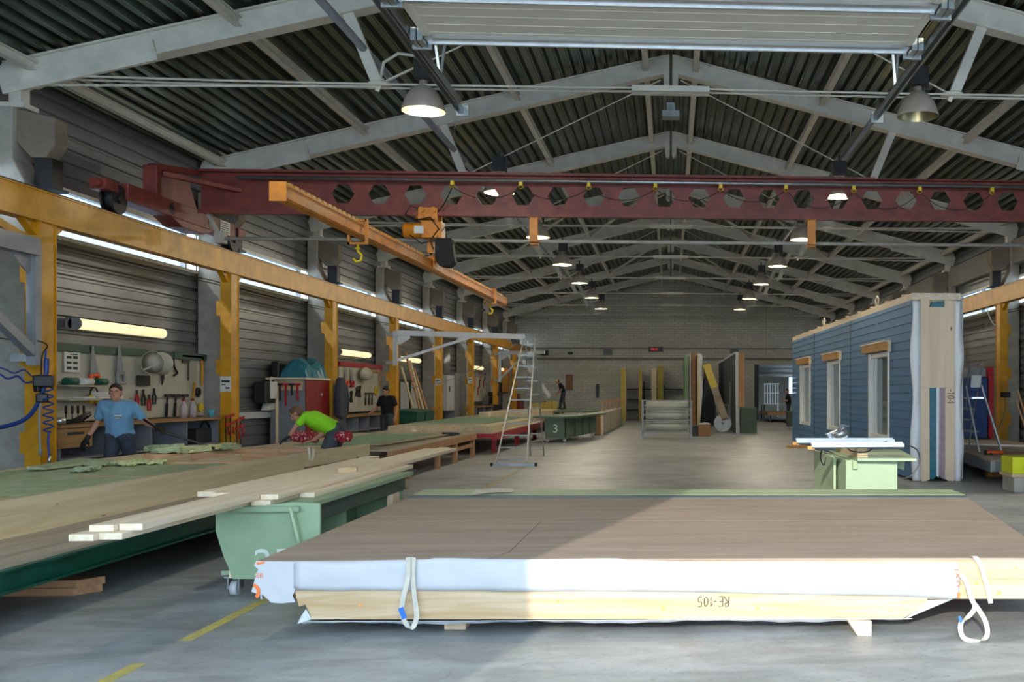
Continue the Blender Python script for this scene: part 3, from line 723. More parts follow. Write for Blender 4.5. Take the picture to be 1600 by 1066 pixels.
# ------------------------------------------------------------------ raised sectional gate leaf and its tracks
dz = 5.20
dl = thing('door_1', None, None, (0, 8, dz)); tag(dl, kind='structure')
for k in range(8):
    y1 = 10.75 - k * 1.16; y0 = y1 - 1.13
    if y0 < 1.2: break
    a = MB(); a.box(-2.5, 2.5, y0, y1, dz, dz + .05)
    for j in range(1, 5): a.box(-2.5, 2.5, y0 + j * .225 - .006, y0 + j * .225, dz - .004, dz)
    a.box(-2.5, 2.5, y0 + .0, y0 + .02, dz - .006, dz)
    a.build('door_panel', 'door_panel', dl)
    r_ = MB(); r_.box(-2.5, 2.5, y1 - .15, y1 - .02, dz - .035, dz); r_.box(-2.5, 2.5, y1 - .02, y1 + .015, dz - .05, dz + .01); r_.build('door_rail', 'aluminium', dl)
    for s in (-1, 1):
        b_ = MB(); b_.box(s * 2.57 - .06, s * 2.57 - .005, y1 - .22, y1 + .06, dz - .08, dz + .05); b_.box(s * 2.57 + .005, s * 2.57 + .06, y1 - .22, y1 + .06, dz - .08, dz + .05); b_.box(s * 2.57 - .10, s * 2.57 + .10, y1 + .03, y1 + .07, dz - .09, dz + .05); b_.build('hinge_bracket', 'galvanised', dl)
        c = MB(); c.box(min(s * 2.5, s * 2.36), max(s * 2.5, s * 2.36), y0 + .0, y1, dz - .09, dz - .06) if False else c.box(min(s * 2.505, s * 2.44), max(s * 2.505, s * 2.44), y0, y1 - .2, dz - .03, dz); c.build('edge_strip', 'door_panel', dl)
for s, sn in ((-1, 'left'), (1, 'right')):
    tk = MB(); x = s * 2.70
    tk.box(x - .035, x + .035, .2, 13.4, dz + .02, dz + .03); tk.box(x - .035, x - .028, .2, 13.4, dz - .05, dz + .03); tk.box(x + .028, x + .035, .2, 13.4, dz - .05, dz + .03); tk.box(x + .05, x + .06, .2, 13.0, dz - .03, dz + .05); tk.box(x - .06, x + .10, 13.38, 13.42, dz - .08, dz + .06)
    r = thing('door_track', 'galvanised overhead gate track on the %s of the raised leaf' % sn, 'door track', (x, 7, dz)); tk.build('track', 'galvanised', r)
    h = MB(); h.bar((x, 12.2, dz + .04), (x + .18, 12.4, 6.9), .03, .03); h.bar((x, 12.2, dz + .04), (x - .18, 12.0, 6.9), .03, .03); h.bar((x, 8.2, dz + .04), (x, 8.2, 7.4), .03, .03); h.build('hanger', 'galvanised', r)
# ================================================================== FLOOR LEVEL: FOREGROUND AND MIDDLE
def onp(u, v, p0, n):
    k = (u - U0) / F; r = (V0 - v) / F
    d = Vector((k * CS + SN, -k * SN + CS, r)); p0 = Vector(p0); n = Vector(n); c = Vector((0, 0, HC))
    return c + d * ((p0 - c).dot(n) / d.dot(n))
# yellow line along the floor
for y0, y1, lb_ in ((1.2, 6.05, 'yellow painted floor line, stretch nearest the camera'), (6.6, 10.4, 'yellow painted floor line, stretch running under the foreground wall element'), (15.2, 21.5, 'thin faded yellow floor line leading to the tall ladder')):
    mb = MB(); w_ = .04 if y0 < 12 else .02; mb.box(-3.03 - w_, -3.03 + w_, y0, y1, 0, .002); one(mb, 'floor_line', 'yellow_line', lb_, 'floor line')

# ---------------- big wall element lying in the foreground
ZT = .49
NL = onz(402, 877, ZT); NR = onz(1650, 872, ZT); FL_ = onz(634, 779, ZT); FR_ = onz(1513, 779, ZT)
fx = (NR - NL).normalized(); fn = Vector((fx.y, -fx.x, 0)).normalized()   # fn points to the camera
if fn.y > 0: fn = -fn
def face(u, v, off=0.0): return onp(u, v, NL + fn * off, fn)
pn = thing('wall_element', 'big foreground wall element lying flat with brown sheathing, white membrane front and RE-105 marking', 'wall element', (0, 8.5, 0))
pn.location = (0, 8.5, .10)
inl = lambda p, q, t: p.lerp(q, t)
body = MB()
a = face(492, 960).x; a2 = face(1408, 960).x; a3 = NR.x
def slab(x0, x1, z0, z1, d0, dfar=0.05):
    # body between near line (+d0 inward) and the far edge, following the panel's sides
    def near(x): t = (x - NL.x) / (NR.x - NL.x); return NL.lerp(NR, t) - fn * d0
    def far(x): t = (x - NL.x) / (NR.x - NL.x); return FL_.lerp(FR_, t) - Vector((0, dfar, 0))
    n0, n1, f0, f1 = near(x0), near(x1), far(x0), far(x1)
    return [V(n0.x, n0.y, z0), V(n1.x, n1.y, z0), V(f1.x, f1.y, z0), V(f0.x, f0.y, z0), V(n0.x, n0.y, z1), V(n1.x, n1.y, z1), V(f1.x, f1.y, z1), V(f0.x, f0.y, z1)]
body.hexa(slab(a + .25, a2 - .1, .11, .24, .05)); body.hexa(slab(NL.x + .02, a3 - .02, .24, ZT - .014, .05)); body.build('frame_core', 'timber_x', pn)
# front boards as polygons on the face
def facepoly(pts, off, th, name, mat, bevel=0):
    mb = MB(); mb.prism([face(u, v, off) for u, v in pts], -fn * th); return mb.build(name, mat, pn, bevel)
low = [(461, 925), (467, 948), (477, 945), (484, 959), (487, 968), (1409, 968), (1440, 948), (1449, 940), (1449, 925)]
facepoly(low, 0, .045, 'bottom_beam', 'pine_x')
facepoly([(460, 879), (460, 925), (1449, 925), (1449, 936), (1650, 936), (1650, 875)], -.002, .045, 'rim_beam', 'pine_x')
facepoly([(1640, 904.5), (1500, 904.5), (1500, 905), (1640, 905)], .001, .002, 'joint_line', 'timber_x')
for (u, v, r) in ((563, 945, .012), (872, 940, .009), (1036, 950, .014), (1184, 951, .011), (1526, 911, .012), (1561, 927, .015), (1587, 888, .008), (1391, 955, .008)):
    k_ = MB(); k_.cyl(face(u, v, -.001), face(u, v, .002), r, n=12); k_.build('knot', 'orange_wood', pn)
sp_ = MB(); rr = random.Random(3); pts = [(1449, 927)] 
for i in range(9): pts.append((1449 - i * 4.6, 936 + i * 3.6 + rr.uniform(-4, 4)))
pts += [(1409, 968), (1405, 955), (1415, 935)]
sp_.prism([face(u, v, .004) for u, v in pts], -fn * .05); sp_.build('splintered_end', 'pine_x', pn)
# bottom film
bf = MB(); vs = []; fs = []; n = 60
for i in range(n + 1):
    u = 470 + (1425 - 470) * i / n
    z0 = .105; z1 = 0.086 + .006 * math.sin(i * .35) + .003 * math.sin(i * 1.7)
    p_ = face(u, 960, .002); vs += [(p_.x, p_.y, z0), (p_.x, p_.y + .03, z1), (p_.x, p_.y + .6, .095)]
for i in range(n): fs += [(i * 3, i * 3 + 1, i * 3 + 4, i * 3 + 3), (i * 3 + 1, i * 3 + 2, i * 3 + 5, i * 3 + 4)]
bf.add(vs, fs); o = bf.build('under_film', 'plastic_film', pn); o.modifiers.new('s', 'SOLIDIFY').thickness = .003
mb = MB(); mb.prism([face(478, 952, 0), face(464, 976, .02), face(470, 964, .01), face(487, 968, 0)], -fn * .01); mb.build('film_flap', 'plastic_film', pn)
mb = MB(); mb.prism([face(1412, 968, -.03), face(1418, 966, -.03), face(1490, 936, -.03), face(1450, 938, -.03)], -fn * .02); mb.build('torn_film', 'plastic_film', pn)
# white membrane on the face
mv = []; mf = []; nu, nv = 90, 6
rr = random.Random(11); ph = [rr.uniform(0, 6) for _ in range(6)]
for i in range(nu + 1):
    t = i / nu; u = 459 + (1499 - 459) * t
    vt = 877 - 2 * math.sin(t * 5) - (2 if .2 < t < .5 else 0) + 1.0 * math.sin(t * 23); vb = 922.5 + 9 * t ** 1.5 + 1.5 * math.sin(t * 9) - (1.5 if .08 < t < .3 else 0) + (4 * max(0, (t - .9) / .1))
    for j in range(nv + 1):
        s = j / nv; edge = math.sin(math.pi * s)
        off = .010 + edge * (.006 + .006 * math.sin(u * .021 + ph[0] + 2 * s) + .004 * math.sin(u * .057 + ph[1] - 3 * s) + .003 * math.sin(u * .11 + s * 5))
        uu = u + (3 * math.sin(math.pi * s) - 2) * (1 if i == nu else 0)
        mv.append(face(uu, vt + (vb - vt) * s, off))
for i in range(nu):
    for j in range(nv): mf.append((i * (nv + 1) + j, (i + 1) * (nv + 1) + j, (i + 1) * (nv + 1) + j + 1, i * (nv + 1) + j + 1))
mem = MB(); mem.add(mv, mf, True); o = mem.build('membrane', 'membrane', pn); sm = o.modifiers.new('s', 'SOLIDIFY'); sm.thickness = .003; sm.offset = -1; mem_o = o
fl2 = MB(); fp = [(400, 877), (397, 884), (404, 890), (398, 905), (393, 925), (412, 931), (424, 942), (441, 943), (461, 941), (457, 931), (461, 923), (461, 878)]
fl2.prism([face(u, v, .008 if u < 455 else .012) for u, v in fp], -fn * .005); fo = fl2.build('membrane_flap', 'membrane', pn)
sd_ = MB(); sd_.hexa([NL + V(.02, 0, -.24), NL + V(.03, 0, -.24), FL_ + V(.03, 0, -.24), FL_ + V(.02, 0, -.24), NL + V(.0, 0, -.01), NL + V(.01, 0, -.01), FL_ + V(.01, 0, -.01), FL_ + V(.0, 0, -.01)]); sd_.build('side_membrane', 'membrane', pn)
RX = Matrix.Rotation(math.atan2(fx.y, fx.x), 4, 'Z') @ Matrix.Rotation(R(90), 4, 'X')
def ftext(s, u, v, size, mat, parent, rot=0, off=.02, name='printed_lettering', ext=.0006):
    p_ = face(u, v, off); return text(s, size, Matrix.Translation(p_) @ RX @ Matrix.Rotation(rot, 4, 'Z'), mat, parent, name, ext)
ftext('ER', 400, 903, .042, 'print_orange', fo, 0, .011)
mb = MB(); arc = [face(397 + 8 * math.cos(t) - 1, 925 - 10 * math.sin(t), .012) for t in [R(-60 + 17 * i) for i in range(10)]]; mb.ribbon(arc, .022, .001, list([fx] * 10)); mb.build('printed_ring', 'print_orange', fo)
mb = MB(); mb.prism([face(400, 879, .011), face(415, 878, .011), (face(413, 881, .011)), face(402, 883, .011)], -fn * .001); mb.build('printed_stroke', 'print_orange', fo)
mb = MB()
for q in (((1491, 890), (1498, 891)), ((1494, 903), (1499, 897)), ((1494, 896), (1499, 902))): mb.bar(face(*q[0], .022), face(*q[1], .022), .004, .005)
mb.bar(face(1498, 926, .014), face(1498, 936, .014), .014, .003); mb.tube([face(1497 + 3 * math.cos(t), 912 + 4 * math.sin(t), .02) for t in [R(-140 + 28 * i) for i in range(10)]], .0022, 5); mb.build('printed_strokes', 'print_orange', mem_o)
# handwritten RE-105, upside down
STR = {'R': [[(0, 0), (.05, 1)], [(0, .95), (.45, 1.05), (.5, .75), (.1, .55)], [(.15, .55), (.6, 0)]], 'E': [[(.55, 1), (.05, 1), (0, 0), (.5, 0)], [(0, .5), (.45, .52)]], '-': [[(.05, .5), (.4, .5)]],
       '4': [[(.4, 0), (.4, 1), (0, .35), (.55, .35)]], '1': [[(0, .75), (.22, 1), (.2, 0)]], '0': [[(.3, 1), (.05, .75), (.02, .3), (.25, 0), (.5, .25), (.52, .75), (.3, 1)]], '5': [[(.5, 1), (.1, 1), (.05, .55), (.4, .55), (.5, .25), (.3, 0), (0, .05)]]}
def scribble(s, org, ex, ey, h, mat, parent, name='handwriting', r=.0028):
    mb = MB(); x = 0
    for ch in s:
        for st in STR.get(ch, []): mb.tube([org + ex * (x + px * h * .8) + ey * (py * h) for px, py in st], r, 5)
        x += h * (.62 if ch in 'RE054' else .45)
    return mb.build(name, mat, parent)
scribble('RE-105', face(1139, 932.5, .002), -fx, V(0, 0, -1), .062, 'marker', pn)
# top sheathing: boards with tight seams
def topq(u, v, z): return onz(u, v, z)
def top(pts, name, mat, th=.014, dz=0.0):
    mb = MB(); P = [onz(u, v, ZT) for u, v in pts]; P = [V(p.x, p.y, ZT - th + dz) for p in P]; mb.prism(P, (0, 0, th)); return mb.build(name, mat, pn)
sl = lambda v: 402 + (877 - v) * (634 - 402) / 98.0
sr = lambda v: 1650 - (872 - v) * (1650 - 1513) / 93.0
top([(sl(814.1), 814.1), (sr(814.1), 814.1), (sr(779), 779), (sl(779), 779)], 'sheathing_board', 'brown_board')
top([(sl(877), 877), (763, 873.3), (780, 867), (795, 862.5), (845.3, 814.4), (sl(814.4), 814.4)], 'sheathing_board', 'brown_board')
top([(768, 873.3), (1650, 872), (sr(814.4), 814.4), (845.9, 814.4), (796, 863.4), (781, 868)], 'sheathing_board', 'brown_board')
top([(sl(876), 876), (sr(871.5), 871.5), (sr(779), 779), (sl(779), 779)], 'gap_shade_sheet', 'boot', .004, -.0145)  # dark sheet standing in for shade in the seams between boards
top([(sl(779), 778.6), (sr(779), 778.6), (1508, 774.8), (646, 774.8)], 'edge_strip', 'strip_dark', .014, .006)
top([(646, 774.6), (1508, 774.6), (1486, 766.2), (663, 766.2)], 'edge_board', 'strip_green', .02, .010)
# timber blocks below
for (u0, u1, v0, lab, tr_) in ((694, 728, 984, 'small timber block under left half of foreground wall element', 0), (1340, 1362, 994, 'chamfered timber block under right half of foreground wall element', 1)):
    p0 = onz(u0, v0, 0); p1 = onz(u1, v0, 0); mb = MB(); x0 = p0.x - (.06 if tr_ else 0)
    mb.prism([(p0.x, p0.y, 0), (p1.x, p1.y, 0), (p1.x, p1.y, .094), (x0, p0.y, .094)], (0, .5, 0)); one(mb, 'timber_block', 'pine_z', lab, 'timber block', 'blocks under the foreground wall element', .003)
# webbing slings
def smooth(pts, n=6):
    pts = [Vector(p) for p in pts]; out = []
    for i in range(len(pts) - 1):
        p0, p1, p2, p3 = pts[max(i - 1, 0)], pts[i], pts[i + 1], pts[min(i + 2, len(pts) - 1)]
        for k in range(n):
            t = k / n; out.append(.5 * ((2 * p1) + (-p0 + p2) * t + (2 * p0 - 5 * p1 + 4 * p2 - p3) * t * t + (-p0 + 3 * p1 - 3 * p2 + p3) * t ** 3))
    return out + [pts[-1]]
s1 = thing('lifting_sling', 'white webbing sling with blue tag looped over front of foreground wall element', 'sling', face(640, 900, .04), 'white lifting slings')
pts = smooth([face(u, v, o) for u, v, o in ((646, 871, .03), (645, 900, .035), (648, 935, .04), (651, 962, .06), (646, 979, .07), (637, 978, .07), (628, 960, .06), (630, 935, .05), (637, 905, .045), (638, 871, .03))])
mb = MB(); mb.ribbon(pts, .034, .003, [fx * .9 + fn * .3 + V(0, 0, .2 * math.sin(i * .2)) for i in range(len(pts))]); mb.build('webbing', 'webbing', s1)
mb = MB(); mb.ribbon([face(626, 950, .066), face(632, 967, .072)], .032, .006, fx); mb.build('tag', 'blue_tag', s1)
s2 = thing('lifting_sling', 'white webbing sling with blue tag hanging to the floor at right of foreground element', 'sling', face(1520, 950, .04), 'white lifting slings')
pts = smooth([face(u, v, o) for u, v, o in ((1500, 898, .006), (1509, 908, .03), (1517, 932, .05), (1523, 950, .08), (1512, 965, .11), (1502, 973, .14), (1501, 986, .16), (1507, 998, .19), (1527, 1003, .2), (1542, 994, .18), (1540, 972, .14), (1528, 951, .1), (1519, 938, .07), (1511, 912, .045))])
mb = MB(); mb.ribbon(pts, .030, .003, [fx * .8 + V(0, 0, .3) for i in range(len(pts))]); mb.build('webbing', 'webbing', s2)
mb = MB(); mb.ribbon([face(1499, 963, .13), face(1502, 973, .14)], .018, .006, fx); mb.build('tag', 'blue_tag', s2)
mb = MB(); mb.ribbon(smooth([face(u, v, o) for u, v, o in ((1519, 869, -.03), (1524, 871, .012), (1533, 885, .02), (1540, 908, .02), (1545, 928, .025), (1548, 943, .04))]), .030, .003, fx); one(mb, 'webbing_strap', 'webbing', 'loose end of cream strap hanging over right front edge of foreground element', 'strap')
mb = MB(); q0 = onz(741, 771, ZT + .03); q1 = onz(800, 767, ZT + .03)
for k in range(4): mb.ribbon(smooth([q0 + V(0, -.06 + .05 * k, .006 * k), q0.lerp(q1, .5) + V(0, -.03 + .04 * k, .004 * k + .01), q1 + V(.0, -.02 + .03 * k, .004 * k)]), .05, .004, (0, 1, 0.1))
one(mb, 'folded_sling', 'webbing', 'folded white webbing sling lying on far edge of foreground element', 'sling')

# ---------------- green trolley 25 with boards on it
def caster(c, parent, r=.075, mat='bright_grey', name='caster'):
    c = Vector(c); a = MB(); a.cyl(c + V(-.025, 0, r), c + V(.025, 0, r), r, n=20); a.cyl(c + V(-.04, 0, r), c + V(.04, 0, r), .02, n=8); w_ = a.build(name, mat, parent)
    b_ = MB(); b_.box(c.x - .045, c.x - .035, c.y - .04, c.y + .04, r, 2 * r + .035); b_.box(c.x + .035, c.x + .045, c.y - .04, c.y + .04, r, 2 * r + .035); b_.box(c.x - .06, c.x + .06, c.y - .06, c.y + .06, 2 * r + .025, 2 * r + .04); b_.build('fork', 'galvanised', w_); return w_
yc = 7.95; t = thing('trolley', 'pale green wooden trolley marked 25 under the long boards', 'trolley', (-3.3, 9.5, 0))
E = lambda u, v, y=yc: ony(u, v, y)
mb = MB(); mb.prism([E(337, 800), E(337, 830), E(350, 872), E(357, 887), E(363, 905), E(500, 905), E(500, 787), E(457, 785)], (0, .03, 0)); ep = mb.build('end_panel', 'cart_green', t)
mb = MB(); mb.prism([E(359, 887) + V(-.01, .01, 0), E(359, 904) + V(-.01, .01, 0), E(364, 904) + V(0, .01, 0), E(364, 887) + V(0, .01, 0)], (0, .1, 0)); mb.build('corner_post', 'pine_z', t)
mb = MB(); mb.prism([E(456, 792) + V(0, -.015, 0), E(460, 792) + V(0, -.015, 0), E(473, 845) + V(0, -.015, 0), E(469, 845) + V(0, -.015, 0)], (0, -.05, 0)); mb.build('fin', 'pale_green', t)
p0 = E(397, 905); m4 = Matrix.Translation(V(E(396, 860).x, yc - .002, .37 - .20)) @ Matrix.Rotation(R(90), 4, 'X'); text('25', .29, m4, 'white_print', ep, 'painted_number', .0008)
zt_ = .655
mb = MB(); mb.box(-3.62, -2.80, yc - .05, 11.35, zt_, zt_ + .035); mb.build('top_board', 'cart_green', t)
mb = MB(); mb.box(-2.90, -2.875, 8.15, 11.3, zt_ - .15, zt_ - .005); mb.build('side_rail', 'cart_green_dark', t)
for yy in (8.12, 10.75):
    mb = MB(); mb.box(-2.92, -2.86 if yy > 9 else -2.84, yy, yy + (.05 if yy < 9 else .25), .15, zt_ - (.02 if yy < 9 else .152)); mb.build('post', 'pine_z', t)
mb = MB(); mb.box(-3.30, -3.27, yc + .03, 11.3, .16, zt_); mb.build('inner_panel', 'cart_green', t)
for yy in (9.45, 10.9):
    mb = MB(); mb.box(-3.27, -2.93, yy, yy + .03, .16, zt_); mb.build('divider', 'cart_green', t)
mb = MB(); mb.box(-3.4, -2.9, yc + .03, 11.3, .17, .20); mb.build('bottom_board', 'cart_green', t)
mb = MB(); mb.box(-3.55, -2.9, 11.27, 11.3, .17, zt_); mb.build('end_panel', 'cart_green', t)
for cx_, cy_ in ((onz(378, 926, 0).x, 8.05), (-2.98, 8.05), (-3.4, 11.0), (-2.98, 11.0)): caster((cx_, cy_, 0), t, .058)
bd = [(-3.62, .135, 7.9, 12.2, 0), (-3.48, .14, 6.15, 12.8, 0), (-3.335, .13, 6.2, 13.6, 0), (-3.19, .145, 8.0, 12.0, 0), (-3.04, .12, 8.6, 11.9, 0),
      (-3.72, .145, 8.3, 12.9, 1), (-3.57, .145, 8.2, 12.4, 1), (-3.42, .14, 6.25, 14.6, 1), (-3.275, .135, 6.3, 14.9, 1), (-3.135, .13, 8.05, 14.7, 1)]
zb0 = zt_ + .036
for i, (x, w_, y0, y1, l) in enumerate(bd):
    mb = MB(); z = zb0 + l * .041; sk = .10 * (1 if l else .6)
    mb.hexa([(x, y0, z), (x + w_, y0, z), (x + w_ - .02, y1, z), (x - .02, y1, z), (x, y0, z + .039), (x + w_, y0, z + .039), (x + w_ - .02, y1, z + .039), (x - .02, y1, z + .039)])
    side = ['outermost on the left', 'second from the left', 'in the middle', 'second from the right', 'outermost on the right']
    lb_ = 'long pale pine board on trolley 25, %s layer, %s' % ('top' if l else 'bottom', side[i % 5])
    one(mb, 'pine_board', 'pine_y', lb_, 'board', 'long boards on the green trolley', .002)
q = onz(541, 738, .775); mb = MB(); mb.cbox((q.x, q.y + .05, zb0 + .08 + .025), (.17, .07, .05), .1); one(mb, 'timber_offcut', 'pine_x', 'short pine offcut lying on top of the long boards', 'offcut')

# ---------------- left assembly platform with timber frame
pf = thing('assembly_platform', 'long low platform with dark green steel edge at left, nearest of the platforms', 'platform', (-5.9, 9.5, 0), 'assembly platforms along the left')
mb = MB(); mb.box(-7.6, -4.25, 1.5, 17.2, .425, .45); mb.build('deck', 'grey_ply', pf)
mb = MB(); mb.box(-4.33, -4.25, 1.5, 17.2, .27, .424); mb.box(-4.25, -4.20, 1.5, 17.2, .27, .285); mb.box(-4.25, -4.20, 1.5, 17.2, .41, .424); mb.build('edge_beam', 'platform_green', pf)
mb = MB(); mb.box(-7.6, -7.5, 1.5, 17.2, .27, .424); mb.build('edge_beam', 'platform_green', pf)
for yy in (2, 5, 8, 11, 14, 17):
    mb = MB(); mb.box(-7.5, -4.33, yy, yy + .08, .27, .42); mb.build('cross_beam', 'platform_green', pf)
for xx, yy in ((-5.2, 5.2), (-5.2, 11.2), (-5.2, 17.0), (-7.3, 5.2), (-7.3, 11.2), (-7.3, 17.0)):
    mb = MB(); mb.box(xx - .04, xx + .04, yy - .04, yy + .04, 0, .27); mb.build('leg', 'platform_green', pf)
q = onz(136, 931, 0)
for k in range(2):
    mb = MB(); x1 = q.x + .02 * k; mb.prism([(x1 - 2.4, q.y, .06 * k), (x1 - .10, q.y, .06 * k), (x1 + .02, q.y + .18, .06 * k), (x1 - 2.4, q.y + .20, .06 * k)], (0, 0, .058)); one(mb, 'ground_beam', 'timber_x', 'brown timber beam on floor under the green platform, %s of the two' % ('upper' if k else 'lower'), 'beam', None, .003)
fr = thing('insulated_wall_panel', 'long pine wall frame filled with green insulation lying on the nearest left platform', 'timber frame', (-6.0, 10, .45))
mb = MB(); mb.box(-5.085, -5.03, 3, 14.4, .47, .73); mb.build('edge_beam', 'timber_y', fr)
mb = MB(); mb.box(-5.10, -5.00, 3, 14.0, .451, .47); mb.build('bottom_plate', 'timber_y', fr)
mb = MB(); mb.hexa([(-5.16, 14.0, .52), (-5.10, 14.0, .52), (-4.86, 16.9, .52), (-4.92, 16.9, .52), (-5.16, 14.0, .73), (-5.10, 14.0, .73), (-4.86, 16.9, .73), (-4.92, 16.9, .73)]); mb.build('edge_beam', 'timber_y', fr)
mb = MB(); mb.box(-7.02, -6.96, 3, 16.0, .451, .74); mb.build('edge_beam', 'timber_y', fr)
for yy in (6.2, 8.4, 10.6, 12.5, 14.0, 15.3):
    mb = MB(); mb.box(-6.96, -5.09, yy, yy + .055, .46, .715 if yy < 12 else .735); mb.build('cross_stud', 'timber_x', fr)
for xx in (-6.4, -5.75):
    mb = MB(); mb.box(xx, xx + .055, 12.56, 15.9, .50, .73); mb.build('long_stud', 'timber_y', fr)
ins = MB(); vs = []; fs = []; rr = random.Random(5); nx, ny = 14, 70
for j in range(ny + 1):
    for i in range(nx + 1): vs.append((-6.955 + 1.86 * i / nx, 3 + 9.5 * j / ny, .712 + rr.uniform(-.008, .008) + (.012 if (i < 8 and j > 45) else 0)))
for j in range(ny):
    for i in range(nx): a_ = j * (nx + 1) + i; fs.append((a_, a_ + 1, a_ + nx + 2, a_ + nx + 1))
n0_ = len(vs); vs += [(-6.955, 3, .46), (-5.095, 3, .46), (-5.095, 12.5, .46), (-6.955, 12.5, .46)]
fs += [(n0_, n0_ + 1, n0_ + 2, n0_ + 3), (n0_ + 1, nx, *[j * (nx + 1) + nx for j in range(1, ny + 1)], n0_ + 2), tuple([n0_ + 2] + [ny * (nx + 1) + i for i in range(nx, -1, -1)] + [n0_ + 3])]
ins.add(vs, fs); ins.build('insulation', 'insulation', fr)
def chunk(c, size, seed, mat, lb_, n=5):
    rr = random.Random(seed); mb = MB()
    for k in range(n):
        mb.cbox((c[0] + rr.uniform(-.5, .5) * size[0], c[1] + rr.uniform(-.5, .5) * size[1], c[2] + size[2] * .5 + rr.uniform(-.2, .2) * size[2]), (size[0] * rr.uniform(.3, .6), size[1] * rr.uniform(.3, .6), size[2] * rr.uniform(.5, .9)), rr.uniform(0, 3), rr.uniform(-.1, .1), rr.uniform(-.1, .1))
    o = mb.build('insulation_scrap', mat); bmm = bmesh.new(); bmm.from_mesh(o.data); bmesh.ops.subdivide_edges(bmm, edges=bmm.edges, cuts=3, use_grid_fill=True)
    for v_ in bmm.verts: v_.co += Vector((rr.uniform(-1, 1), rr.uniform(-1, 1), rr.uniform(-1, 1))) * .012
    bmm.to_mesh(o.data); bmm.free(); return tag(o, lb_, 'insulation', 'torn insulation scraps on the timber frame', 'stuff')
q = onz(95, 731, .73); mb = MB(); mb.hexa([(q.x - .12, q.y - .4, .741), (q.x + .12, q.y - .5, .741), (q.x + .1, q.y + .9, .741), (q.x - .3, q.y + .9, .741), (q.x - .12, q.y - .4, .77), (q.x + .1, q.y - .45, .765), (q.x + .05, q.y + .9, .765), (q.x - .3, q.y + .9, .78)])
one(mb, 'insulation_batt', 'insulation', 'loose green insulation batt lying at left on the filled frame', 'insulation')
for i, (u, v, sx_, sy_, sz_, mt) in enumerate(((122, 737, .2, .3, .03, 'insulation'), (152, 729, .18, .35, .04, 'insulation'), (205, 726, .3, .5, .03, 'insulation_light'), (258, 707, .35, .6, .09, 'insulation'), (300, 706, .45, .7, .08, 'insulation_light'), (345, 703, .35, .6, .07, 'insulation')  )):
    q = onz(u, v, .73); chunk((q.x, q.y, .738), (sx_, sy_, sz_), i, mt, 'heap of torn %s insulation on the timber frame, %s in the row' % ('yellowish' if 'light' in mt else 'green', ['first', 'second', 'third', 'fourth', 'fifth', 'sixth', 'tallest'][i]), 6)
mb = MB(); q = onx(483, 708, -5.02); mb.ribbon(smooth([q + V(0, 0, .08), q + V(.02, .10, .05), q + V(.02, .08, -.09), q + V(.02, -.02, -.11), q + V(.03, -.08, 0), q + V(.0, -.02, .08)]), .03, .003, (1, .2, 0)); one(mb, 'lifting_sling', 'webbing', 'small white sling loop hanging on edge of left timber frame', 'sling')

# ---------------- further platforms on the left
p2 = thing('assembly_platform', 'timber platform on short legs, second nearest, with green sheets on it', 'platform', (-6.3, 21, 0), 'assembly platforms along the left')
mb = MB(); mb.box(-7.5, -4.72, 17.6, 25.2, .555, .585); mb.build('deck', 'table_tan', p2)
mb = MB(); mb.box(-4.78, -4.70, 17.6, 25.2, .43, .553); mb.build('edge_beam', 'timber_leg', p2)
mb = MB(); mb.box(-4.80, -4.72, 18.4, 25.0, .26, .34); mb.build('stretcher', 'timber_leg', p2)
for yy in (18.8, 21.2, 22.9, 24.9):
    for xx in (-4.75, -7.4):
        mb = MB(); mb.box(xx - .05, xx + .05, yy - .06, yy + .06, 0, .43); mb.build('leg', 'timber_leg', p2)
for yy in (18.8, 22.9):
    mb = MB(); mb.box(-7.4, -4.8, yy - .04, yy + .04, .34, .43); mb.build('cross_beam', 'timber_leg', p2)
mb = MB(); mb.box(-6.9, -5.25, 19.2, 24.0, .586, .606); one(mb, 'green_sheet', 'green_sheet', 'large flat green sheet lying on the second platform', 'sheet')
mb = MB(); mb.hexa([(-5.4, 18.8, .607), (-5.2, 18.8, .607), (-4.9, 24.2, .607), (-5.15, 24.2, .607), (-5.4, 18.8, .625), (-5.2, 18.8, .625), (-4.9, 24.2, .625), (-5.15, 24.2, .625)]); one(mb, 'edge_board', 'timber_y', 'narrow board lying along edge of second platform beside green sheet', 'board')
q = onz(724, 684, .64); mb = MB(); mb.box(-5.12, -4.85, 23.3, 23.5, .586, .66); mb.box(-4.85, -4.76, 23.34, 23.46, .60, .65); one(mb, 'cordless_tool', 'black_plastic', 'black cordless tool lying at far end of second platform', 'power tool')
p3 = thing('assembly_platform', 'red edged steel platform carrying a tan timber element, third nearest', 'platform', (-6.2, 30, 0), 'assembly platforms along the left')
mb = MB(); mb.box(-7.5, -4.40, 25.9, 35.6, .53, .56); mb.build('deck', 'table_tan', p3)
mb = MB(); mb.box(-4.46, -4.38, 25.9, 35.6, .36, .53); mb.box(-7.5, -4.46, 25.9, 25.98, .42, .53); mb.build('edge_beam', 'red_bright', p3)
for yy in (27, 31, 35):
    for xx in (-4.6, -7.4):
        mb = MB(); mb.box(xx - .06, xx + .06, yy - .06, yy + .06, 0, .42 if xx < -5 else .36); mb.build('leg', 'red_bright', p3)
e3 = thing('wall_element', 'tan boarded wall element with green top lying on the red platform', 'wall element', (-6.2, 30, .56))
mb = MB(); mb.box(-7.2, -4.55, 26.6, 34.6, .561, .70); mb.build('frame', 'timber_y', e3)
mb = MB(); mb.box(-7.15, -5.0, 28.6, 34.4, .701, .725); mb.build('sheet', 'green_sheet', e3)
mb = MB(); mb.box(-7.1, -5.1, 27.0, 28.3, .701, .72); mb.build('loose_board', 'table_tan', e3)
p4 = thing('assembly_platform', 'far pale platform stacked with light timber, fourth nearest', 'platform', (-6.4, 42, 0), 'assembly platforms along the left')
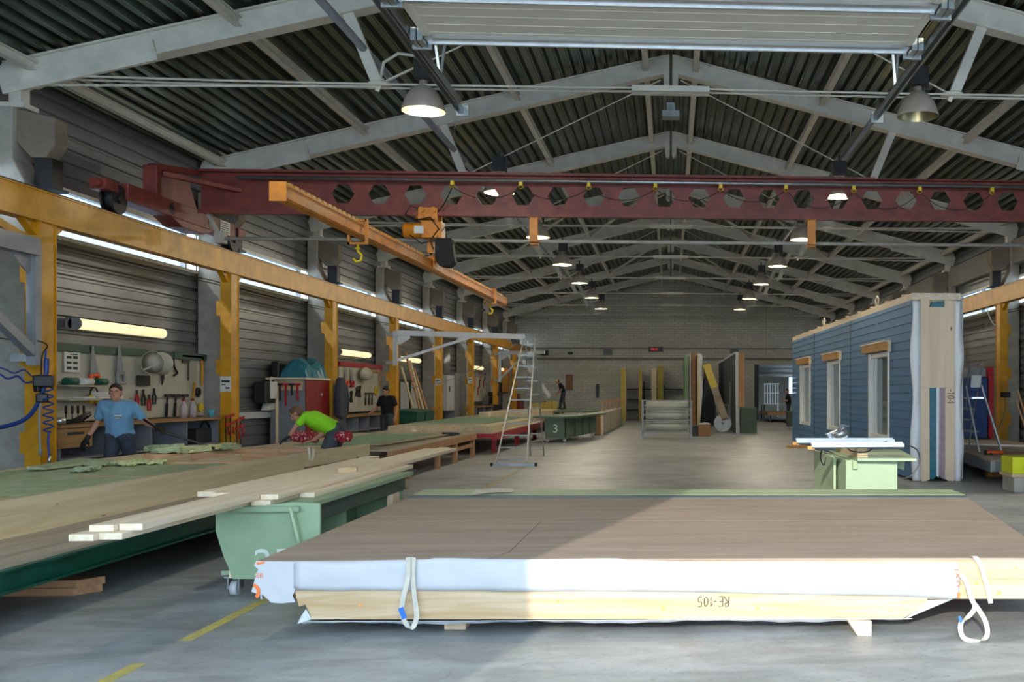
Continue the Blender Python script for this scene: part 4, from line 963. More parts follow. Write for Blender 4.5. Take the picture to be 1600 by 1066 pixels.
mb = MB(); mb.box(-8.0, -4.9, 37.5, 47.5, .60, .64); mb.build('deck', 'table_tan', p4)
mb = MB(); mb.box(-4.98, -4.9, 37.5, 47.5, .45, .60); mb.build('edge_beam', 'timber_leg', p4)
for yy in (38, 42.5, 47):
    for xx in (-5.0, -7.8):
        mb = MB(); mb.box(xx - .06, xx + .06, yy - .06, yy + .06, 0, .45 if xx > -6 else .6); mb.build('leg', 'timber_leg', p4)
mb = MB(); mb.box(-7.2, -5.0, 39, 46.5, .641, .82); one(mb, 'timber_element', 'timber_y', 'flat tan timber element lying on the fourth platform', 'timber element')
mb = MB(); mb.box(-7.6, -6.4, 38.0, 38.9, .641, .66); mb.cbox((-5.6, 38.5, .66), (.9, .5, .03), .3); one(mb, 'loose_sheets', 'pale_green', 'loose pale sheets at near end of the fourth platform', 'sheet')
for i, (u, v, w_, h_) in enumerate(((838, 640, .5, .35), (850, 634, .8, .4), (860, 630, .6, .45))):
    q = ony(u, v, 49 + i * 2.0); mb = MB(); mb.cbox((q.x, q.y, h_ / 2 + .66), (w_, 1.4, h_), .1 * i); 
    one(mb, 'insulation_pack', 'yellow_insul', 'yellow insulation pack piled on the far platform, %s' % ['nearest', 'middle one', 'farthest and tallest'][i], 'insulation pack', 'yellow insulation packs', .03)
p5 = thing('assembly_platform', 'low farthest platform under the insulation packs and the standing man', 'platform', (-6, 53, 0), 'assembly platforms along the left')
mb = MB(); mb.box(-8.2, -4.6, 48.0, 58.6, .60, .65); mb.build('deck', 'table_tan', p5)
for yy in (48.5, 53, 58):
    for xx in (-4.8, -8.0):
        mb = MB(); mb.box(xx - .06, xx + .06, yy - .06, yy + .06, 0, .6); mb.build('leg', 'timber_leg', p5)

# ---------------- stepladder in the middle
ld = thing('tall_ladder', 'tall aluminium double ladder standing open in the middle of the hall', 'ladder', (-4.4, 23, 0))
A0, A1 = onz(775, 725, .05), onz(823, 725, .05); yT = 23.7
zT = 2.78; T0, T1 = ony(818.5, 527, yT), ony(836, 524, yT); T0.z = T1.z = zT
B0, B1 = onz(829, 712, .02), onz(850, 712, .02)
for p_, q_ in ((A0, T0), (A1, T1)): mb = MB(); mb.bar(p_, q_, .028, .05, (0, 1, 0)); mb.build('front_rail', 'ladder_metal', ld)
S0, S1 = ony(815, 530, yT + .1), ony(830, 530, yT + .1)
for p_, q_ in ((B0, T0 + V(.03, .08, -.05)), (B1, T1 + V(-.03, .08, -.05))): mb = MB(); mb.bar(p_, q_, .026, .06, (0, 1, 0)); mb.build('rear_rail', 'ladder_metal', ld)
for i in range(11):
    f0 = .03 + i * .0925; mb = MB(); mb.bar(A0.lerp(T0, f0), A1.lerp(T1, f0), .035, .028); mb.build('rung', 'ladder_metal', ld)
for i in range(8):
    f0 = .08 + i * .115; mb = MB(); mb.bar(B0.lerp(T0, f0), B1.lerp(T1, f0), .03, .025); mb.build('rear_rung', 'ladder_metal', ld)
mb = MB(); mb.bar(A0 + V(-.07, 0, -.02), A1 + V(.17, 0, -.02), .06, .06); mb.build('stabiliser', 'galvanised', ld)
for p_ in (A0 + V(-.09, 0, -.015), A1 + V(.19, 0, -.015)): mb = MB(); mb.cbox(p_, (.05, .07, .07)); mb.build('foot', 'rubber_black', ld)

# ---------------- trolley 3 and upright elements in the middle distance
c3 = thing('trolley', 'dark green tabletop trolley marked 3 beyond the tall ladder', 'trolley', (-3.4, 33, 0))
P_ = [onz(852, 692, 0), onz(884, 692, 0)]; yb_ = P_[0].y; x0, x1 = P_[0].x, P_[1].x
xs = .6   # the cart runs off to the right as it recedes
mb = MB(); mb.prism([(x0, yb_, .14), (x1, yb_, .14), (x1, yb_, .76), (x0 - .03, yb_, .76)], (0, .03, 0)); e_ = mb.build('end_panel', 'cart_green_far', c3)
mb = MB(); mb.hexa([(x1 - .03, yb_, .14), (x1, yb_, .14), (x1 + xs, yb_ + 4.6, .14), (x1 + xs - .03, yb_ + 4.6, .14), (x1 - .03, yb_, .76), (x1, yb_, .76), (x1 + xs, yb_ + 4.6, .76), (x1 + xs - .03, yb_ + 4.6, .76)]); mb.build('side_panel', 'cart_green_far', c3)
for k in range(1, 4):
    f0 = k / 4; mb = MB(); mb.box(x1 + xs * f0, x1 + xs * f0 + .05, yb_ + 4.6 * f0, yb_ + 4.6 * f0 + .04, .14, .76); mb.build('fin', 'cart_green_dark', c3)
mb = MB(); mb.prism([(x0 - .35, yb_ - .25, .765), (x1 + .05, yb_ - .25, .765), (x1 + .35, yb_ + .2, .765), (x1 + xs + .35, yb_ + 4.9, .765), (x0 + xs - .3, yb_ + 4.9, .765), (x0 - .35, yb_ + .4, .765)], (0, 0, .06)); mb.build('table_top', 'cart_green_far', c3)
text('3', .36, Matrix.Translation(V(x0 + .22, yb_ - .004, .32)) @ Matrix.Rotation(R(90), 4, 'X'), 'white_print', e_, 'painted_number', .002)
for p_ in ((x0 + .05, yb_ + .1, 0), (x1 - .05, yb_ + .1, 0), (x1 + xs - .1, yb_ + 4.4, 0), (x0 + xs, yb_ + 4.4, 0)): caster(p_, c3, .05)
q = onz(942, 680, .0); eb = thing('wall_element', 'long low wall element standing on edge behind trolley 3', 'wall element', (q.x, 43, 0))
q1 = onz(924, 680, 0); q2 = ony(972, 636, 50.5); dx_ = q2.x - q.x
mb = MB(); mb.hexa([(q1.x, q1.y, .02), (q.x, q.y, .02), (q2.x, 50.5, .02), (q2.x - .4, 50.5, .02), (q1.x, q1.y, .80), (q.x, q.y, .80), (q2.x, 50.5, .80), (q2.x - .4, 50.5, .80)]); mb.build('panel', 'brick_plain', eb)
mb = MB(); mb.box(q1.x - .02, q1.x + .06, q1.y - .03, q1.y, .0, .82); mb.build('edge_batten', 'pine_z', eb)
mb = MB(); mb.box(q.x - .08, q.x + .02, q.y - .03, q.y, .0, .82); mb.build('edge_batten', 'pine_z', eb)
mb = MB(); mb.box(q1.x + .07, q.x - .09, q.y - .02, q.y - .005, .02, .80); mb.build('end_sheet', 'cardboard', eb)
for k in (1, 2):
    f0 = k / 3; mb = MB(); c = V(q.x, q.y, 0).lerp(V(q2.x, 50.5, 0), f0); mb.box(c.x - .0, c.x + .03, c.y, c.y + .04, .02, .8); mb.build('joint_batten', 'timber_leg', eb)
q = onz(905, 655, .0)
for i in range(6):
    q = ony(940 + i * 6, 640, 41 + i * 1.4); mb = MB(); mb.bar((q.x, q.y, .82), (q.x + .1, q.y, 1.22 + .02 * i), .05, .05); mb.bar((q.x - .14, q.y, 1.18), (q.x + .2, q.y, 1.24), .06, .05); one(mb, 'sawhorse_arm', 'timber_leg', 'small timber prop standing on far low wall element, %s' % ORD[i], 'prop', 'timber props in a row')
mb = MB(); q = ony(925, 636, 44.2); mb.box(q.x - 1.6, q.x + .5, 44, 46.5, .72, .80)
t = thing('work_table', 'dark green work table in front of the end wall beside the low element', 'table', (q.x - .5, 45, 0)); mb.build('table_top', 'cart_green_far', t)
for xx in (q.x - 1.5, q.x + .35):
    for yy in (44.1, 46.3): mb = MB(); mb.box(xx, xx + .08, yy, yy + .08, 0, .72); mb.build('leg', 'cart_green_dark', t)

# upright insulated panels before the end wall
def upright(u0, u1, vt, vb, ylen, mat, label, group='panels standing upright before the end wall', core=None, y=None, tilt=0):
    q = onz(u0, vb, 0) if y is None else ony(u0, vb, y); q_ = ony(u1, vb, q.y); tp = ony(u0, vt, q.y)
    z0 = max(0.0, q.z); t = thing('standing_panel', label, 'panel', (q.x, q.y + ylen / 2, z0), group)
    if q.y > YE - 2.7:
        y = YE - 2.7; q = ony(u0, vb, y); q.z = 0; q_ = ony(u1, vb, y); tp = ony(u0, vt, y); z0 = 0; t.location = (q.x, y + .7, 0)
    ylen = min(ylen, 1.4)
    w_ = q_.x - q.x; mb = MB(); mb.box(q.x, q_.x, q.y, q.y + ylen, z0, tp.z - .04); mb.build('core', mat, t)
    mb = MB(); mb.box(q.x - .02, q_.x + .02, q.y, q.y + ylen, tp.z - .04, tp.z); mb.build('top_batten', 'pine_y', t)
    mb = MB(); mb.box(q_.x, q_.x + .03, q.y + .02, q.y + ylen, z0, tp.z - .05); mb.build('facing', core or 'timber_y', t)
    return t
upright(970, 977, 575, 658, 2.0, 'yellow_insul', 'yellow edged panel standing upright, leftmost before the end wall')
upright(998, 1002, 575, 656, 2.0, 'yellow_insul', 'thin yellow edged panel standing upright, second from the left')
upright(1018, 1025, 576, 655, 2.0, 'timber_y', 'brown wooden panel standing upright, third from the left')
upright(1028, 1036, 571, 655, 2.0, 'yellow_insul', 'bright yellow panel with green side standing upright behind roll rack', core='green_sheet')
for u0, u1, mt, lb_, vt in ((1070, 1076, 'green_sheet', 'tall green faced wall element standing left of the wood ones', 556), (1077, 1080, 'roll_white', 'tall white sheet standing between green and wood elements', 552), (1081, 1087, 'cardboard', 'tall tan wood edged wall element standing in the middle distance', 551)):
    q = onz(u0, 664, 0); q_ = ony(u1, 664, q.y); tp = ony(u0, vt, q.y); mb = MB(); mb.box(q.x, q_.x, q.y, q.y + 6.5, 0, tp.z)
    one(mb, 'tall_element', mt, lb_, 'wall element', 'tall elements standing in the middle distance', .01)
q = onz(1090.6, 666, 0); t = thing('tall_element', 'tall wall element wrapped in white membrane standing beside tan one', 'wall element', q, 'tall elements standing in the middle distance')
q_ = ony(1094, 664, q.y); mb = MB(); mb.box(q.x, q_.x, q.y, q.y + 6.5, .02, 3.25); mb.build('core', 'timber_y', t)
mb = MB(); mb.prism([(q_.x + .01, q.y - .02, .3), (q_.x + .05, q.y - .02, .8), (q_.x + .12, q.y - .02, 1.6), (q_.x + .06, q.y - .02, 2.6), (q_.x + .12, q.y - .02, 3.2), (q_.x + .02, q.y - .02, 3.4), (q.x - .03, q.y - .02, 3.35), (q.x + .04, q.y - .02, 3.2)], (0, 6.5, 0)); mb.build('membrane', 'membrane', t)

# roll rack
q = onz(1004, 686, 0); q_ = ony(1080, 686, q.y); rk = thing('roll_rack', 'steel rack on castors holding white rolls', 'rack', (q.x, q.y, 0)); X0, X1, Y0 = q.x, q_.x, q.y
for xx in (X0, X1):
    mb = MB(); mb.box(xx - .03, xx + .03, Y0, Y0 + .06, .14, 1.30); mb.box(xx - .03, xx + .03, Y0 + .7, Y0 + .76, .14, 1.30); mb.box(xx - .03, xx + .03, Y0 + .06, Y0 + .7, .20, .26); mb.box(xx - .03, xx + .03, Y0 + .06, Y0 + .7, 1.24, 1.30); mb.build('side_frame', 'jib_grey', rk)
for zz in (.20, .60, .98, 1.27):
    mb = MB(); mb.box(X0 + .03, X1 - .03, Y0 + .01, Y0 + .05, zz, zz + .04); mb.build('crossbar', 'jib_grey', rk)
for xx in (X0 + .02, X1 - .02):
    for yy in (Y0 + .05, Y0 + .7): caster((xx, yy, 0), rk, .045)
for i, zz in enumerate((.42, .80, 1.12)):
    mb = MB(); mb.cyl((X0 + .10, Y0 + .36, zz), (X1 - .10, Y0 + .36, zz), .17 - .03 * (i == 2), n=24); mb.cyl((X0 + .04, Y0 + .36, zz), (X1 - .04, Y0 + .36, zz), .03, n=8); one(mb, 'sheet_roll', 'roll_white', 'white roll on the steel rack, %s' % ['lowest', 'middle', 'uppermost'][i], 'roll', 'rolls on the rack')
q = onz(1101, 682, 0); mb = MB(); mb.box(q.x - .22, q.x + .2, q.y, q.y + .45, .0, .42); cb = thing('carton', 'brown cardboard box filled with white scraps between the standing elements', 'box', (q.x, q.y, 0)); mb.build('box', 'cardboard', cb)
mb = MB(); rr = random.Random(9)
for k in range(14): mb.cbox((q.x - .18 + .36 * rr.random(), q.y + .06 + .33 * rr.random(), .44), (.10, .08, .05), rr.random() * 3, .3, .2)
tag(mb.build('scraps', 'membrane', cb), kind='stuff')
q = onz(1085, 682, 0); mb = MB(); mb.cbox((q.x, q.y + .2, .15), (.30, .35, .30), .2); mb.cbox((q.x + .02, q.y + .2, .34), (.2, .2, .08), .5); one(mb, 'tool_bag', 'trousers_grey', 'dark grey bag on floor between roll rack and cardboard box', 'bag', None, .03)
# reel on a hand truck
q = onz(1129, 677, 0); ht = thing('hand_truck', 'grey tubular hand truck standing in front of the black wall element', 'hand truck', (q.x, q.y, 0))
for s in (-1, 1): mb = MB(); mb.tube([(q.x + s * .24, q.y, .05), (q.x + s * .24, q.y + .12, 1.1)], .018, 6); mb.build('rail', 'jib_grey', ht)
for zz in (.08, .5, .85, 1.08): mb = MB(); mb.tube([(q.x - .24, q.y + .12 * zz - .03, zz), (q.x + .24, q.y + .12 * zz - .03, zz)], .015, 6); mb.build('crossbar', 'jib_grey', ht)
mb = MB(); mb.box(q.x - .28, q.x + .28, q.y - .3, q.y, .0, .03); mb.build('toe_plate', 'jib_grey', ht)
rl = thing('foil_reel', 'round silver foil reel resting on the hand truck', 'reel', (q.x, q.y - .12, .05)); mb = MB(); mb.cyl((q.x, q.y - .14, .39), (q.x, q.y - .04, .39), .34, n=32); mb.build('disc', 'bright_grey', rl)
mb = MB()
for r_ in (.30, .22, .13): mb.lathe([(r_ - .02, -.01), (r_, -.03), (r_ + .02, -.01)], (q.x, q.y - .14, .39), 28, 'Y')
mb.build('foil_ring', 'silver_foil', rl); mb = MB(); mb.cyl((q.x, q.y - .18, .39), (q.x, q.y - .14, .39), .06, n=12); mb.build('hub', 'grey_paint', rl)
# black wall element
q = onz(1151, 678, 0); be = thing('wall_element', 'tall black clad wall element with wood edge standing right of the hand truck', 'wall element', (q.x, q.y, 0)); yq = q.y
q2_ = ony(1163, 678, yq); tz = ony(1151, 553, yq).z; XB = ony(1150, 600, yq).x
mb = MB(); mb.box(XB, XB + .06, yq + .05, yq + 14, .02, tz); mb.build('black_cladding', 'black_cladding', be)
mb = MB(); mb.box(XB + .10, q2_.x, yq, yq + 14, .02 + 1.0, tz + .02); mb.build('timber_core', 'timber_leg', be)
mb = MB(); mb.box(XB - .05, XB + .10, yq - .02, yq + 14, tz, tz + .07); mb.prism([(XB + .0, yq - .03, 0), (XB + .09, yq - .03, 0), (XB + .09, yq - .03, tz), (XB - .02, yq - .03, tz), (XB - .02, yq - .03, 1.6)], (0, .05, 0)); mb.build('membrane', 'membrane', be)
for k in range(1, 6): mb = MB(); mb.box(XB - .012, XB, yq + k * 2.2, yq + k * 2.2 + .03, .1, tz - .05); mb.build('joint_strip', 'dark_steel', be)
mb = MB(); mb.box(XB - .05, XB, yq + 3.4, yq + 3.55, .4, 2.0); mb.build('window_jamb', 'grey_paint', be)
q = onz(1157, 677, 0); q_ = ony(1181, 677, q.y); mb = MB(); mb.box(q2_.x + .02 - .15, q_.x, q.y - .5, q.y - .08, 0, .98); one(mb, 'green_cabinet', 'cart_green_dark', 'dark green box standing at foot of the black wall element', 'cabinet', None, .01)
mb = MB(); a_ = ony(1104, 571, 40.5); b_ = ony(1133, 655, 37.9); c_ = a_.lerp(b_, .45); t = thing('leaning_board', 'dark board with yellow upper end leaning diagonally against the black element', 'board', b_); mb.bar(c_, b_, .26, .10, (0, -1, 0)); mb.build('board', 'concrete_brown', t); mb = MB(); mb.bar(a_, c_, .28, .11, (0, -1, 0)); mb.build('yellow_end', 'yellow_insul', t)
mb = MB(); a_ = ony(1104, 572, 50.0); c_ = ony(1112, 657, 50); d_ = ony(1094, 657, 50); mb.prism([(a_.x, 50, a_.z), (c_.x + .4, 50, .02), (d_.x, 50, .02)], (.0, 3, 0)); one(mb, 'leaning_element', 'black_cladding', 'dark wall element leaning like a tent left of the black one', 'wall element')
# end wall furniture
ck = thing('digital_clock', 'black digital clock with red digits high on the end wall', 'clock', ony(1025, 546, YE - .2)); q0 = ony(1013, 549.5, YE - .2); q1 = ony(1036, 542, YE - .2)
mb = MB(); mb.box(q0.x, q1.x, YE - .24, YE - .18, q0.z, q1.z); mb.build('case', 'black_plastic', ck)
text('09:52', .19, Matrix.Translation(V(q0.x + .16, YE - .243, q0.z + .07)) @ Matrix.Rotation(R(90), 4, 'X'), 'led_red', ck, 'digits', .002)
for u0, u1, v0, v1, mt, lb_, nm in ((884, 895, 610, 585, 'cardboard', 'brown board hung on the end wall behind the standing man', 'notice_board'), (943, 957, 555, 545, 'grey_paint', 'grey heater box high on end wall left of the clock', 'heater_box'), (1140, 1154, 553, 544, 'grey_paint', 'grey heater box high on end wall above the black element', 'heater_box'), (846, 857, 555, 548, 'dark_steel', 'dark heater box high on end wall near left corner', 'heater_box'), (887, 895, 554, 550, 'black_plastic', 'small black speaker high on the end wall', 'speaker'), (912, 915, 614, 600, 'pine_z', 'narrow wooden strip hung on the end wall', 'wall_strip'), (931, 936, 622, 600, 'black_plastic', 'dark hose bundle hung on end wall', 'hose_bundle')):
    a_ = ony(u0, v0, YE - .1); b_ = ony(u1, v1, YE - .1); mb = MB(); d_ = .10
    if nm == 'heater_box':
        t = thing(nm, lb_, 'heater', (a_.x, YE - .2, a_.z), 'heater boxes on the end wall'); mb.box(a_.x, b_.x, YE - .45, YE - .002, a_.z, b_.z); mb.build('case', mt, t)
        g_ = MB()
        for k in range(5): zz = a_.z + (b_.z - a_.z) * (.15 + .16 * k); g_.box(a_.x + .04, b_.x - .04, YE - .46, YE - .45, zz, zz + .02)
        g_.build('grille', 'dark_steel', t)
    else:
        mb.box(a_.x, b_.x, YE - d_, YE - .002, a_.z, b_.z); one(mb, nm, mt, lb_, nm.replace('_', ' '), None, .01)
# low dark shelving along the end wall
sh = thing('shelving', 'long dark shelving unit standing along foot of the end wall', 'shelf', (-.8, YE - .6, 0))
a_ = ony(975, 605, YE - .7); b_ = ony(1100, 605, YE - .7)
for zz in (.5, 1.1, 1.72): mb = MB(); mb.box(a_.x, b_.x, YE - .95, YE - .25, zz, zz + .07); mb.build('shelf', 'dark_steel', sh)
for k in range(5): x = a_.x + (b_.x - a_.x) * k / 4; mb = MB(); mb.box(x - .04, x + .04, YE - 1.0, YE - .95, 0, 2.0 + .2 * (k % 2)); mb.build('upright', 'dark_steel', sh)
# annex fittings
mb = MB(); a_ = ony(1187, 571, YE - .35); mb.box(5.0, 5.25, YE - .02, YE - .0, 0, 3.25); one(mb, 'dark_partition', 'black_cladding', 'dark partition strip beside the opening in the end wall', 'partition')
for i, zz in enumerate((3.0, 2.72, 3.3)):
    mb = MB(); mb.tube([(2.4, 64 + i, zz), (13.8, 64 + i, zz - .1)], .12, 12); one(mb, 'ventilation_duct', 'bright_grey', 'silver duct crossing the annex ceiling, %s' % ['middle one', 'lowest', 'highest'][i], 'duct', 'ducts in the annex')
t = thing('drying_rack', 'white slatted rack standing in the annex seen through the opening', 'rack', (6.1, 66, 0))
for k in range(6): x = 6.05 + .17 * k; mb = MB(); mb.box(x, x + .05, 66, 66.05, .8, 2.1); mb.build('slat', 'window_white', t)
for zz in (.8, 1.5, 2.1): mb = MB(); mb.box(6.0, 7.0, 66.05, 66.1, zz, zz + .06); mb.build('crossbar', 'window_white', t)
for x in (6.02, 6.9): mb = MB(); mb.box(x, x + .06, 66.05, 66.5, 0, .8); mb.build('leg', 'window_white', t)
def simple_table(name, lb_, x0, x1, y0, y1, z, top_m, leg_m, grp=None, th=.05):
    t = thing(name, lb_, 'table', ((x0 + x1) / 2, (y0 + y1) / 2, 0), grp); mb = MB(); mb.box(x0, x1, y0, y1, z - th, z); mb.build('table_top', top_m, t)
    for xx in (x0 + .08, x1 - .16):
        for yy in (y0 + .08, y1 - .16): mb = MB(); mb.box(xx, xx + .08, yy, yy + .08, 0, z - th); mb.build('leg', leg_m, t)
    return t
simple_table('work_table', 'tan work table in the annex before the white rack', 5.6, 8.6, 62.5, 64.5, .85, 'table_tan', 'cart_green_dark')
simple_table('work_table', 'low timber table with blue frame before the annex opening', 5.1, 8.0, 53.5, 59.0, .5, 'timber_x', 'blue_paint', None, .14)
q = onz(1231, 672, 0); t = thing('trolley', 'dark green trolley half hidden behind the blue wall element', 'trolley', (q.x + .4, q.y, 0))
mb = MB(); mb.box(q.x, q.x + 1.2, q.y, q.y + .6, .14, .72); mb.build('body', 'cart_green_dark', t); mb = MB(); mb.box(q.x - .05, q.x + 1.25, q.y - .05, q.y + .7, .72, .78); mb.build('table_top', 'cart_green_far', t)
for xx in (q.x + .08, q.x + 1.1):
    for yy in (q.y + .08, q.y + .5): caster((xx, yy, 0), t, .05)

# ---------------- tall blue wall element on the right
pA = onz(1427, 747, .06); pB = V(3.86, 32.2, .06); dB = (pB - pA).normalized(); nB = Vector((-dB.y, dB.x, 0)).normalized()
if nB.x > 0: nB = -nB       # towards the hall
ZB = 3.18
bl = thing('wall_element', 'tall blue clad wall element with three windows standing upright at right', 'wall element', pA, 'blue')
del bl['group']
def onb(u, v, off=0.0): return onp(u, v, pA + nB * off, nB)
L_B = (pB - pA).length
def bpt(s, z, off): p_ = pA + dB * s + nB * off; return V(p_.x, p_.y, z)
def bbox(mb, s0, s1, z0, z1, o0, o1): return mb.hexa([bpt(s0, z0, o0), bpt(s1, z0, o0), bpt(s1, z0, o1), bpt(s0, z0, o1), bpt(s0, z1, o0), bpt(s1, z1, o0), bpt(s1, z1, o1), bpt(s0, z1, o1)])
def sof(u, v): p_ = onb(u, v); return (p_ - pA).dot(dB), p_.z
wins = []
for (u0, u1, vt, vb, u2, u3, vt2, vb2) in ((1360, 1392, 553, 688, 1351, 1394, 533, 555), (1295, 1315, 565, 688, 1289, 1318, 549, 566), (1252, 1268, 571, 688, 1247, 1270, 560, 572)):
    sa, za = sof(u1, vt); sb, zb2 = sof(u0, vt); wins.append((sa, sb, (za + zb2) / 2 + .02))
# cladding planks: one board each row cut by windows -> horizontal lapped boards as one cladding per bay
WZ0 = .62
def planks(s0, s1, z0, z1, nm='cladding'):
    mb = MB(); z = math.floor(z0 / .155) * .155
    while z < z1 - .01:
        a_, b2 = max(z, z0), min(z + .149, z1)
        if b2 > a_ + .005: mb.hexa([bpt(s0, a_, .0), bpt(s1, a_, .0), bpt(s1, a_, .030), bpt(s0, a_, .030), bpt(s0, b2, .0), bpt(s1, b2, .0), bpt(s1, b2, .022), bpt(s0, b2, .022)])
        z += .155
    mb.build(nm, 'blue_cladding', bl)
prev = 0.0
segs = []
for sa, sb, zt2 in wins:
    segs.append((prev, sa, .05, ZB)); segs.append((sa, sb, .05, WZ0)); segs.append((sa, sb, zt2, ZB)); prev = sb
segs.append((prev, L_B, .05, ZB))
for s0, s1, z0, z1 in segs: planks(s0 + .002, s1 - .002, z0, z1)
for u in (1331, 1274):
    s0 = sof(u, 600)[0]; mb = MB(); bbox(mb, s0, s0 + .03, .05, ZB, .02, .034); mb.build('joint_strip', 'black_cladding', bl)
for (sa, sb, zt2), nm in zip(wins, ('a', 'b', 'c')):
    fr_ = MB()
    bbox(fr_, sa, sa + .09, WZ0, zt2, -.14, .05); bbox(fr_, sb - .09, sb, WZ0, zt2, -.14, .05); bbox(fr_, sa + .09, sb - .09, zt2 - .09, zt2, -.14, .02); bbox(fr_, sa + .09, sb - .09, WZ0, WZ0 + .09, -.14, .02)
    bbox(fr_, sa + .16, sa + .24, WZ0 + .09, zt2 - .09, -.12, -.04); bbox(fr_, sb - .24, sb - .16, WZ0 + .09, zt2 - .09, -.12, -.04)
    fo_ = fr_.build('window_frame', 'window_white', bl)
    g_ = MB(); bbox(g_, sa + .09, sb - .09, WZ0 + .09, zt2 - .09, -.10, -.09); g_.build('pane', 'clear_glass', fo_)
    hd = MB(); bbox(hd, sa - .12, sb + .28, zt2 + .02, zt2 + .17, .03, .13); hd.build('head_board', 'orange_wood', bl)
    hb = MB(); bbox(hb, sa - .16, sb + .28, zt2 + .17, zt2 + .20, .03, .16); bbox(hb, sa - .14, sa - .06, zt2 - .02, zt2 + .17, .03, .09); hb.build('head_flashing', 'pine_y', bl)
    st_ = MB()
    k = 0
    bbox(st_, sa - .02, sa + .0, WZ0 + .06, zt2 - .05, .03, .036)
    tag(st_.build('perforated_strip', 'window_white', bl))
mb = MB(); bbox(mb, 0, L_B, ZB, ZB + .12, -.85, .02); mb.build('top_plate', 'pine_y', bl)
for k in range(11): mb = MB(); bbox(mb, .6 + k * 1.3, .72 + k * 1.3, ZB + .12, ZB + .15, -.6, .03); mb.build('top_batten', 'pine_z', bl)
for u in (1363, 1282):
    s0 = sof(u, 500)[0]; mb = MB(); c = bpt(s0, ZB + .15, -.1); mb.tube([c + V(0, -.05, 0), c + V(.02, -.07, .16), c + V(.0, .0, .22), c + V(-.02, .07, .15), c + V(0, .05, 0)], .018, 6); mb.build('lifting_loop', 'webbing', bl)
# end of the element towards the camera
nE = -dB
def one_(u, v, off=.02): return onp(u, v, pA + nE * off, nE)
def epoly(pts, off, th, name, mat, bev=0):
    mb = MB(); mb.prism([one_(u, v, off) for u, v in pts], dB * th); return mb.build(name, mat, bl, bev)
mb = MB(); bbox(mb, .06, L_B, .08, ZB, -.84, -.16); bbox(mb, .06, wins[0][0] - .02, .08, ZB, -.16, -.002); mb.build('core', 'timber_y', bl)
epoly([(1437, 606), (1437, 480), (1492, 480), (1492, 606)], .03, .05, 'end_plate', 'pine_z')
epoly([(1437, 606.5), (1452.5, 606.5), (1452.5, 750), (1438, 750)], .03, .06, 'edge_stud', 'pine_z')
epoly([(1477, 606.5), (1493, 606.5), (1493, 749), (1477, 749)], .03, .06, 'edge_stud', 'pine_z')
epoly([(1439, 748), (1452, 748), (1450, 751), (1440, 755)], .032, .05, 'splintered_end', 'pine_z')
epoly([(1478, 748), (1492, 748), (1490, 752), (1480, 751)], .032, .05, 'splintered_end', 'pine_z')
epoly([(1453, 606), (1463, 606), (1463, 744), (1458, 750), (1453, 748)], .01, .05, 'blue_film', 'blue_film')
epoly([(1463, 606), (1468, 606), (1467, 746), (1463, 744)], .0, .05, 'white_batten', 'window_white')
epoly([(1468, 606), (1477, 606), (1477, 749), (1472, 748), (1467, 742)], .01, .05, 'purple_film', 'purple_film')
epoly([(1438, 480), (1438, 466), (1452, 467), (1452, 480)], .03, .3, 'top_block', 'pine_z')
epoly([(1476, 480), (1476, 469), (1492, 470), (1492, 480)], .03, .3, 'top_block', 'pine_z')
epoly([(1453, 480), (1456, 472), (1474, 471), (1475, 480)], .0, .3, 'rolled_film', 'blue_film')
rr = random.Random(21)
def wrap(ul, ur, seed, nm):
    rr = random.Random(seed); mb = MB(); vs = []; fs = []; n = 36
    for i in range(n + 1):
        v = 470 + (752 - 470) * i / n; w1 = 2.0 * math.sin(i * .35 + seed); w2 = 1.5 * math.sin(i * .5 + seed * 2)
        a_ = one_(ul + w1, v, .035 + .02 * math.sin(i * .7)); m_ = one_((ul + ur) / 2 + w2, v, .06 + .02 * math.sin(i * .4 + 1)); b2 = one_(ur, v, .045); vs += [a_, m_, b2]
    for i in range(n): fs += [(i * 3, i * 3 + 1, i * 3 + 4, i * 3 + 3), (i * 3 + 1, i * 3 + 2, i * 3 + 5, i * 3 + 4)]
    mb.add(vs, fs, True); o = mb.build(nm, 'white_wrap', bl); o.modifiers.new('s', 'SOLIDIFY').thickness = .004
wrap(1424, 1438.5, 1, 'membrane_wrap'); wrap(1504, 1491.5, 4, 'membrane_wrap')
mb = MB(); bbox(mb, .0, L_B, .04, ZB + .02, -.89, -.86); mb.build('back_membrane', 'membrane', bl)
exE = one_(1490, 620) - one_(1440, 620); exE.normalize()
scribble('-104', one_(1480, 608, .036), V(0, 0, -1), exE, .13, 'marker', bl, 'handwriting', .006)
mb = MB(); mb.box(pA.x + .1, pA.x + .8, pA.y + 1.2, pA.y + 1.4, 0, .075); one(mb, 'support_beam', 'pine_x', 'timber bearer under near end of the tall blue wall element', 'beam')
mb = MB(); mb.box(pB.x + .1, pB.x + .8, pB.y - 1.4, pB.y - 1.2, 0, .075); one(mb, 'support_beam', 'pine_x', 'timber bearer under far end of the tall blue wall element', 'beam')
q = onz(1256, 694, .1); 
mb = MB(); mb.box(q.x - .5, q.x + .05, 28.6, 28.8, .0, .07); one(mb, 'orange_plank', 'orange_wood', 'orange wooden plank on floor at foot of the blue wall element', 'plank')

